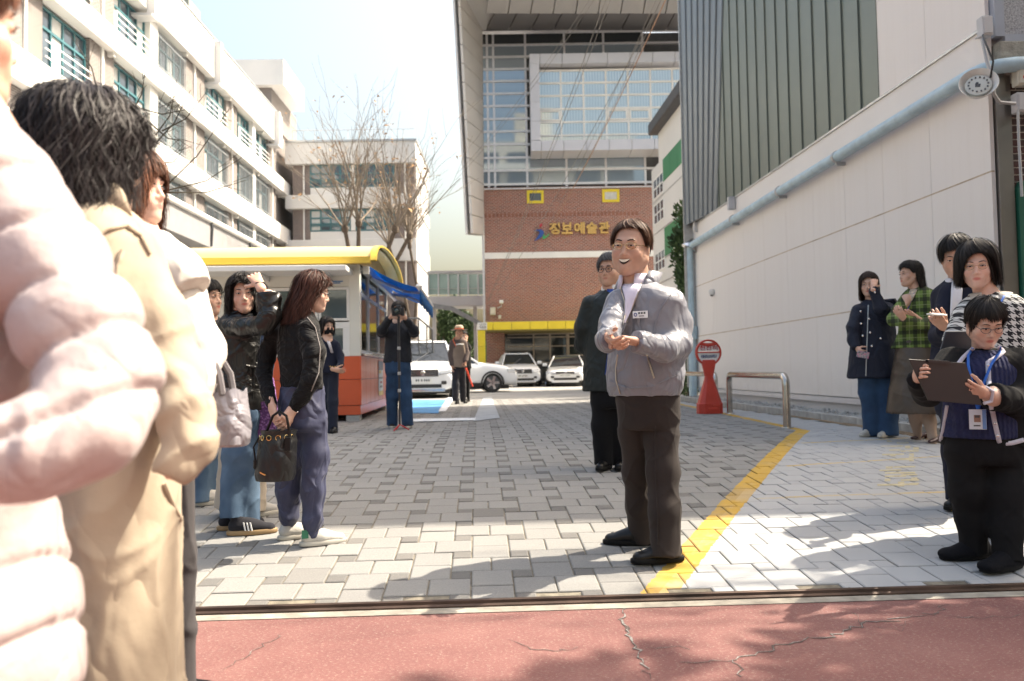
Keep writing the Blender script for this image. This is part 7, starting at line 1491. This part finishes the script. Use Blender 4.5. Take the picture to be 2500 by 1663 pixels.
# ---- two people mostly hidden behind
f = Fig('person with light jeans mostly hidden behind cream jacket woman', 5.33, -60, feet=((485, 1236, 530, 1228), (512, 1228, 552, 1220)))
f.garment('coat', cloth('charcoal_coat', (.03, .03, .033), .9), [(505, 768, 16), (505, 780, 34), (506, 800, 42), (506, 900, 44), (506, 1010, 46)], [[(470, 800, 0, 16), (462, 880, 0, 16), (468, 960, 0, 14)], [(540, 800, 0, 16), (546, 880, 0, 16), (540, 960, 0, 14)]], fold=.006)
f.garment('jeans', jean2, None, [[(495, 1000, 0, 24), (494, 1100, 0, 23), (492, 1228, 0, 22)], [(520, 1000, .05, 24), (519, 1100, .05, 23), (516, 1222, .05, 22)]], fold=.006); f.shoe((485, 1236), (530, 1228), wsh, wsole); f.shoe((512, 1228), (552, 1220), wsh, wsole)
f.head(506, 728, 83, psi=-70, fem=True, neck=(505, 772, 0), hairc=black_hair); f.hair([(0, .06), (30, .05), (55, .0), (70, -.12), (180, -.16)], n=850, th=.02, w=0.0056, messy=.008); f.finish()
f = Fig('person in blue grey jacket and beige trousers behind the leather jacket woman', 4.96, -30, feet=((560, 1262, 600, 1256), (596, 1266, 646, 1256)))
bg = cloth('blue_grey_jacket', (.06, .09, .15), .85); bei = cloth('beige_trousers', (.42, .36, .29), .9)
f.garment('jacket', bg, [(608, 775, 15), (608, 785, 30), (610, 800, 40), (612, 900, 44), (612, 985, 46)], [[(576, 805, 0, 15), (566, 890, 0, 15), (575, 960, -.05, 13)], [(645, 805, 0, 15), (655, 890, 0, 15), (650, 965, -.05, 13)]], fold=.005)
f.garment('trousers', bei, None, [[(590, 970, .03, 30), (575, 1100, .04, 36), (562, 1240, .04, 40)], [(620, 970, 0, 30), (618, 1100, 0, 32), (612, 1248, 0, 34)]], fold=.007); gsh = cloth('grey_trainer', (.34, .33, .31), .7); f.shoe((560, 1262), (600, 1256), gsh, wsole); f.shoe((596, 1266), (646, 1256), gsh, wsole)
f.head(606, 736, 84, psi=-30, fem=True, neck=(608, 780, 0), hairc=black_hair); f.hair([(0, .06), (30, .05), (55, .0), (70, -.10), (180, -.14)], n=850, th=.018, w=0.0056); f.finish()
pb_ = thing('crochet_bag', 'purple crochet bag hanging beside the leather jacket woman', 'bag', f.P(644, 1030, -.34)); cro = M('purple_crochet', (.20, .09, .26), .95); cv = cro.node('ShaderNodeTexVoronoi'); cv.inputs['Scale'].default_value = 70; cro.nt.links.new(cro.co(), cv.inputs['Vector']); cro.i('Base Color', cro.ramp(S(cro.nt, cv.outputs[0]), [(.2, (.30, .15, .38)), (.6, (.10, .04, .14))])); cro.bump(S(cro.nt, cv.outputs[0]) * -1 + 1, .8, .008)
m = MB(); m.rings([[(w_ * math.cos(t), .045 * math.sin(t), z) for t in np.linspace(0, 6.28, 20, endpoint=False)] for w_, z in ((.085, -.10), (.10, -.08), (.105, 0), (.095, .09), (.09, .12))]); m.build('body', cro.m, pb_, smooth=True); m = MB(); m.tube([(-.07, 0, .11), (-.05, 0, .25), (0, 0, .32), (.05, 0, .25), (.07, 0, .11)], .012, 8); m.build('handle', cro.m, pb_, smooth=True); m = MB(); m.lathe([(.04, -.125), (.088, -.12), (.09, -.10)], 18, sy=.55); m.build('leather_base', lsk, pb_)

# ---- masked woman by the kiosk
f = Fig('woman in black face mask and navy cardigan standing beside the kiosk', 9.72, -28, feet=((802, 1054, 790, 1058), (818, 1056, 808, 1061)))
f.garment('cardigan', cloth('navy_knit', (.010, .013, .028), .95), [(799, 820, 8), (800, 826, 16), (801, 835, 22), (803, 870, 25), (806, 912, 27)], [[(784, 840, 0, 8), (780, 872, 0, 8), (786, 900, -.1, 7)], [(821, 840, 0, 9), (831, 868, -.03, 9), (832, 890, -.10, 8), (822, 902, -.2, 7), (818, 903, -.22, 6)]], fold=.005)
f.garment('trousers', navy_p, None, [[(797, 900, .02, 14), (797, 980, .02, 13), (796, 1056, .02, 13)], [(814, 900, 0, 14), (813, 980, 0, 13), (812, 1060, 0, 13)]], fold=.004); f.shoe((802, 1054), (790, 1058), blsh, sole, L=.25); f.shoe((818, 1056), (808, 1061), blsh, sole, L=.25)
f.head(799, 798, 45, psi=-35, fem=True, neck=(799, 824, 0), hairc=black_hair); f.hair([(0, .06), (30, .045), (50, -.01), (62, -.10), (180, -.13)], n=850, th=.018, w=0.0062, flare=.06)
m = MB(); m.rings([[((.062 - .012 * abs(v - .5)) * math.sin(a), .038 + .072 * math.cos(a) * (1 - .35 * abs(v - .4)), -.015 - v * .09) for a in np.linspace(-1.5, 1.5, 13)] for v in (0, .25, .5, .75, 1)], cap=False, wrap=False); m.v = [tuple(q) for q in f.H(np.array(m.v))]; f.add('face_mask', m, blk, True, .004)
f.hand((818, 903, -.23), (828, 905, -.26), (0, .7, .3), side=1, curl=(.4, .4, .4, .4)); f.patch('scarf', mk('pale_scarf', (.5, .48, .52), .6, amt=.3, scale=30), [(824, 794, 802), (840, 800, 808), (862, 808, 814)], .012, 4); f.dots('buttons', gm2, [(806, 895), (812, 896), (818, 896), (824, 895)], .010, .004); f.finish()

# ---- photographer
f = Fig('photographer in dark jacket and jeans holding a camera to his face on a monopod', 10.28, 4, feet=((963, 1043, 946, 1050), (1000, 1043, 990, 1052)), skin=(.55, .35, .26))
f.garment('jacket', cloth('black_navy_jacket', (.010, .012, .018), .75, .05, .1, .3, 12, 300, .4, crease=.4), [(972, 778, 9), (972, 784, 18), (972, 793, 27), (972, 806, 31), (972, 850, 33), (971, 886, 36)], [[(948, 800, 0, 12), (932, 812, -.1, 12), (932, 806, -.2, 12), (948, 782, -.32, 9), (952, 776, -.35, 8)], [(996, 800, 0, 12), (1012, 812, -.1, 12), (1010, 806, -.2, 12), (994, 784, -.32, 9), (990, 778, -.35, 8)]], fold=.006)
f.garment('jeans', denim, [(971, 878, 31), (971, 905, 32), (971, 912, 28)], [[(960, 895, 0, 18), (958, 965, 0, 16), (957, 1040, 0, 14)], [(984, 895, 0, 18), (990, 965, 0, 16), (996, 1040, 0, 14)]], fl=.75, fold=.006); f.shoe((963, 1043), (946, 1050), csh, wsole); f.shoe((1000, 1043), (990, 1052), csh, wsole)
f.head(973, 760, 44, psi=2, pitch=4, neck=(972, 782, 0), hairc=black_hair); f.hair([(0, .075), (30, .07), (50, .04), (65, .0), (80, .02), (110, -.02), (180, -.07)], n=850, th=.016, w=0.0050, messy=.012)
f.hand((953, 775, -.36), (962, 762, -.42), (.8, -.1, .1), side=-1, curl=(.5, .5, .5, .5)); f.hand((990, 777, -.36), (982, 766, -.44), (-.8, 0, .2), side=1, curl=(.5, .5, .5, .5)); f.finish()
cp = f.P(973, 761, -.42); cmr = thing('camera', 'black camera with large lens held by the photographer', 'camera', cp); m = MB(); m.bx(-.075, .075, -.04, .04, -.055, .045); m.bx(-.03, .03, -.035, .03, .045, .08); m.bx(-.08, -.05, -.06, .0, -.05, .04); m.build('body', black_plastic, cmr, bevel=.008)
m = MB(); m.lathe([(.04, 0), (.045, .06), (.045, .12), (.05, .125), (.05, .15), (.04, .15), (.035, .13)], 20); m.v = [(x, -.04 - z, y - .005) for x, y, z in m.v]; m.build('lens_barrel', black_rubber, cmr, smooth=True); m = MB(); m.lathe([(.002, 0), (.036, 0), (.03, .006), (.002, .01)], 18); m.v = [(x, -.175 - z, y - .005) for x, y, z in m.v]; m.build('front_glass', M('lens_glass', (.01, .03, .025), .05, 0, 1).m, cmr, smooth=True)
gp = np.array([cp[0], cp[1], gz(cp[0], cp[1])]); mp_ = thing('monopod', 'thin black monopod under the camera with red feet', 'monopod', tuple(gp)); m = MB(); Hh = cp[2] - gp[2] - .06; m.tube([(0, 0, .08), (0, 0, Hh * .5)], .012, 8); m.tube([(0, 0, Hh * .5), (0, 0, Hh)], .017, 8); m.build('tube', black_plastic, mp_, smooth=True)
m = MB()
for z in (.35, .5, .72): m.lathe([(.02, -.02), (.022, 0), (.02, .02)], 8, (0, 0, Hh * z))
m.build('leg_lock', galv, mp_); m = MB()
for a in (0, 2.1, 4.2): m.tube([(0, 0, .08), (math.cos(a) * .12, math.sin(a) * .12, .01)], .009, 6)
m.build('foot', mk('red_foot', (.4, .02, .02), .5), mp_)

# ---- man in sun hat, and the person behind him
f = Fig('man in beige sun hat and brown work vest standing before the white cars', 17.80, 10, feet=((1118, 986, 1105, 990), (1138, 984, 1128, 989)), skin=(.50, .29, .20))
f.garment('shirt', cloth('grey_brown_shirt', (.10, .075, .068), .9), [(1119, 822, 6), (1119, 826, 12), (1119, 832, 17), (1119, 850, 18), (1120, 892, 19)], [[(1104, 836, 0, 7), (1100, 866, 0, 7), (1103, 894, -.05, 6)], [(1134, 836, 0, 7), (1140, 862, 0, 7), (1137, 884, -.12, 6)]], fold=.005)
f.garment('vest', cloth('brown_vest', (.23, .175, .135), .9), [(1119, 823, 7), (1119, 828, 13), (1120, 835, 17), (1120, 852, 19), (1120, 897, 20)], fold=.006, body=False)
f.garment('trousers', cloth('dark_work_trousers', (.022, .022, .028), .9), None, [[(1113, 888, 0, 10), (1112, 940, 0, 9), (1112, 980, 0, 8)], [(1127, 888, 0, 10), (1129, 940, 0, 9), (1131, 979, 0, 8)]], fold=.006); f.shoe((1118, 986), (1105, 990), blsh, sole, L=.29); f.shoe((1138, 984), (1128, 989), blsh, sole, L=.29)
f.head(1121, 811, 27, psi=-8, neck=(1119, 824, 0), hairc=black_hair); f.hair([(0, .075), (50, .05), (70, .0), (110, -.02), (180, -.07)], n=340, th=.01, w=0.0074)
hatm = cloth('straw_hat', (.45, .36, .27), .9); m = MB(); m.lathe([(.19, .055), (.175, .045), (.10, .058), (.095, .075), (.092, .13), (.06, .155), (.01, .15)], 24, (0, -.01, 0)); m.v = [tuple(q) for q in f.H(np.array(m.v))]; f.add('sun_hat', m, hatm, True); m = MB(); m.lathe([(.101, .062), (.102, .085), (.09, .086)], 24, (0, -.01, 0)); m.v = [tuple(q) for q in f.H(np.array(m.v))]; f.add('hat_band', m, mk('orange_band', (.55, .10, .03), .6), True)
f.line('orange_piping', bpy.data.materials['orange_band'], [(1110, 824), (1106, 830), (1113, 845)], .012, .004, 3); f.line('reflective_strip', white_paint, [(1113, 842), (1122, 840), (1132, 841)], .014, .003, 3); f.hand((1103, 894, -.06), (1105, 908, -.1), (.9, .3, 0), side=1, curl=(.3, .3, .3, .3)); f.hand((1137, 885, -.13), (1135, 895, -.16), (-.9, .3, 0), side=-1, curl=(1, 1, 1, 1)); f.finish()
wp = f.P(1135, 892, -.15); wn = thing('signal_wand', 'red signal wand held down by the man in sun hat', 'wand', tuple(wp)); e = f.P(1154, 944, -.15) - wp; m = MB(); m.tube([e * .12, e], [.022, .018], 10); m.build('tube', mk('wand_red', (.70, .07, .03), .35), wn, smooth=True); m = MB(); m.tube([(0, 0, 0) - e * .1, e * .14], .016, 8); m.build('grip', black_plastic, wn)
f = Fig('person in dark clothes on the phone just behind the man in sun hat', 18.99, -20, feet=((1132, 981, 1124, 984), (1144, 980, 1138, 983)))
f.garment('coat', blk, [(1134, 834, 6), (1134, 839, 12), (1134, 846, 15), (1134, 900, 17)], [[(1122, 848, 0, 6), (1119, 880, 0, 6)], [(1146, 848, 0, 6), (1144, 850, -.15, 6), (1138, 834, -.2, 5)]], fold=.004); f.garment('trousers', blk, None, [[(1129, 895, 0, 9), (1129, 976, 0, 7)], [(1140, 895, 0, 9), (1140, 976, 0, 7)]], fold=.004); f.shoe((1132, 981), (1124, 984), blsh, sole); f.shoe((1144, 980), (1138, 983), blsh, sole); f.head(1134, 822, 25, psi=-15, neck=(1134, 836, 0), hairc=black_hair); f.hair([(0, .075), (50, .05), (70, .0), (110, -.02), (180, -.07)], n=340, th=.014, w=0.0074); f.hand((1138, 834, -.2), (1139, 824, -.16), (-.8, .3, 0), side=1, curl=(.4, .4, .4, .4)); f.finish()

# ---- cream jacket woman with silver tote
f = Fig('woman with brown bob in cream jacket and dark trousers carrying a silver tote', 2.42, -80, feet=((320, 1724, 395, 1718), (340, 1736, 420, 1730)), skin=(.64, .42, .34), h=.0075)
crm = cloth('cream_jacket', (.60, .565, .52), .85, .05, .04, .25, 9, 250, .3, crease=.25); chg = cloth('charcoal_trousers', (.045, .042, .045), .9, .05)
f.garment('jacket', crm, [(335, 568, 34), (345, 580, 56), (362, 600, 76), (378, 630, 92), (388, 720, 100), (394, 850, 104), (402, 1036, 110)], [[(410, 655, -.05, 46), (455, 760, -.07, 52), (495, 850, -.10, 50), (478, 940, -.16, 42), (462, 1010, -.2, 33)]], fold=.006, ff=.7)
f.garment('jacket_cape', crm, None, [[(385, 610, -.06, 52), (430, 670, -.09, 60), (462, 715, -.10, 56)]], fold=.006, ff=.7, body=False, cut_end=True)
f.garment('trousers', chg, [(400, 1020, 82), (404, 1100, 84), (404, 1118, 78)], [[(380, 1090, .08, 52), (378, 1350, .08, 46), (380, 1708, .08, 44)], [(424, 1090, -.04, 54), (434, 1350, -.04, 46), (438, 1716, -.04, 44)]], fl=.8, fold=.008, ff=.6); f.shoe((320, 1724), (395, 1718), blsh, sole); f.shoe((340, 1736), (420, 1730), blsh, sole)
f.head(322, 460, 178, psi=-84, pitch=0, fem=True, neck=(338, 575, 0), hairc=(.10, .042, .025), fine=.004)
f.hair([(0, .045), (20, .035), (30, .0), (38, -.08), (48, -.15), (100, -.18), (180, -.18)], n=3740, th=.020, w=0.0037, flare=.06, sweep=8, messy=.008, col=(.10, .042, .024), wave=.003, seed=5); f.finish()
tt = thing('tote_bag', 'shiny silver grey tote bag hanging from the cream jacket arm', 'bag', f.P(545, 1020, -.1)); sil = M('silver_nylon', (.26, .25, .28), .38, .15, .5); sil.vary((.26, .25, .28), .08, 6); sil.bump(((sil.noise(6, 3, .5, None, .8) - .5).abs() * 6).min(1.0), .5, .02); sil = sil.m
k = 2.42 / F; m = MB(); prof = ((52, .050, -66, 0), (58, .066, -60, -1), (59, .068, -20, 2), (54, .055, 30, 0), (50, .045, 64, 2), (48, .043, 64, 2), (50, .05, 20, 1)); m.rings([[((a + c_) * k * (abs(math.cos(t)) ** .6) * (1 if math.cos(t) > 0 else -1), b * (abs(math.sin(t)) ** .7) * (1 if math.sin(t) > 0 else -1), z * k + .006 * math.sin(5 * t) * (z > 0)) for t in np.linspace(0, 2 * math.pi, 36, endpoint=False)] for a, b, z, c_ in prof]); o = m.build('body', sil, tt, smooth=True)
for yy in (-.045, .045): m = MB(); m.tube([(-.030, yy, .07), (-.034, yy, .13), (-.045, yy * .6, .20)], .010, 6); m.tube([(.015, yy, .07), (.005, yy, .13), (-.03, yy * .6, .20)], .010, 6); m.build('strap', cloth('grey_strap', (.16, .15, .16), .8) if yy < 0 else bpy.data.materials['grey_strap'], tt, smooth=True)

# ---- trench coat woman close by
f = Fig('woman with short wavy black hair in beige trench coat seen from behind', 1.78, -112, feet=((230, 2010, 330, 1990), (290, 2030, 400, 2010)), skin=(.60, .38, .29), h=.008)
tr = cloth('beige_trench', (.37, .31, .235), .85, .05, .05, .3, 9, 260, .3, crease=.3)
f.garment('trench_coat', tr, [(232, 478, 44), (240, 500, 76), (252, 540, 112), (262, 590, 138), (270, 680, 150), (278, 900, 158), (285, 1150, 160), (288, 1400, 158), (288, 1700, 165), (288, 1860, 170)], [[(330, 640, -.06, 62), (385, 780, -.08, 68), (425, 910, -.10, 62), (450, 1010, -.16, 56), (462, 1085, -.18, 50), (430, 1140, -.20, 44), (410, 1170, -.21, 34)]], fold=.008, ff=.7, k=.025)
f.line('seam', tr, [(205, 600), (260, 560), (310, 550), (345, 575), (368, 620)], .004, -.001, 6); f.line('seam', tr, [(300, 612), (286, 650), (284, 700)], .006, .0, 6); f.line('pocket_edge', tr, [(400, 1180), (420, 1230), (440, 1270)], .006, .0, 6)
f.lshell([(300, 545, 100, 0), (285, 500, 92, 0), (272, 470, 84, .0)], 'collar', tr, psi=-112, fl=.8, a0=70, a1=290, th=.012, wob=.006)
f.garment('trousers', chg, None, [[(250, 1800, 0, 50), (250, 1990, 0, 46)], [(320, 1800, 0, 50), (320, 1985, 0, 46)]], fold=.004); f.shoe((230, 2010), (330, 1990), blsh, sole); f.shoe((290, 2030), (400, 2010), blsh, sole)
f.head(214, 386, 262, psi=-132, pitch=4, fem=True, neck=(245, 540, 0), hairc=black_hair, fine=.004)
f.hair([(0, .060), (28, .05), (42, -.03), (52, -.12), (95, -.18), (130, -.20), (180, -.20)], n=10200, th=.031, w=0.0028, wave=.014, wf=15, flare=.03, messy=.018, seed=12, lift=.0, col=(.018, .015, .016)); f.glasses(black_plastic, .023, .002, .8)
f.hand((392, 1160, .02), (352, 1200, .06), (-.8, -.2, .0), side=1, curl=(.5, .5, .5, .5)); f.finish()

# ---- pink puffer person at the very edge
f = Fig('person in pale pink quilted down jacket cut off by the picture edge', 1.22, -100, feet=((-170, 2490, -60, 2460), (-60, 2490, 50, 2460)), skin=(.60, .37, .28), h=.0075)
pk = cloth('pink_down', (.44, .365, .36), .5, .1, .03, .35, 22, 0, .4, crease=.35)
def puff(V, N):
    c = V @ np.array([-.55, .1, 1.0]) / .115; e = np.abs(c - np.round(c)) * .115; return .005 * np.abs(np.sin(np.pi * c)) - .010 * np.exp(-(e / .010) ** 2) + .005 * np.exp(-np.abs(vnoise(V @ np.array([[.8, 0, .6], [0, 1, 0], [-.6, 0, .8]]) * np.array([26, 12, 7]))) / .12) * np.exp(-e / .03)
f.garment('down_jacket', pk, [(-100, 262, 50), (-92, 290, 100), (-80, 340, 150), (-70, 420, 185), (-66, 700, 200), (-70, 1100, 190), (-80, 1250, 178), (-80, 1330, 185), (-80, 1470, 228), (-80, 1660, 236), (-84, 1900, 236)], [[(10, 460, -.05, 112), (110, 640, -.08, 114), (195, 800, -.12, 114), (252, 935, -.15, 108), (205, 1045, -.20, 96), (80, 1100, -.24, 86), (-60, 1125, -.26, 80)]], fold=0, foldfn=puff, k=.02, it=2)
f.garment('trousers', chg, None, [[(-140, 1880, 0, 110), (-140, 2440, 0, 80)], [(-20, 1880, 0, 110), (-20, 2440, 0, 80)]], fold=.004); f.shoe((-170, 2490), (-60, 2460), wsh, wsole); f.shoe((-60, 2490), (50, 2460), wsh, wsole)
f.head(-150, 40, 390, psi=-150, fem=True, neck=(-95, 300, 0), hairc=(.12, .05, .03), fine=.005); f.hair([(0, .05), (30, .04), (55, .0), (70, -.02), (90, -.03), (120, -.05), (180, -.08)], n=1530, th=.018, w=0.0037, col=(.12, .05, .03)); f.finish()
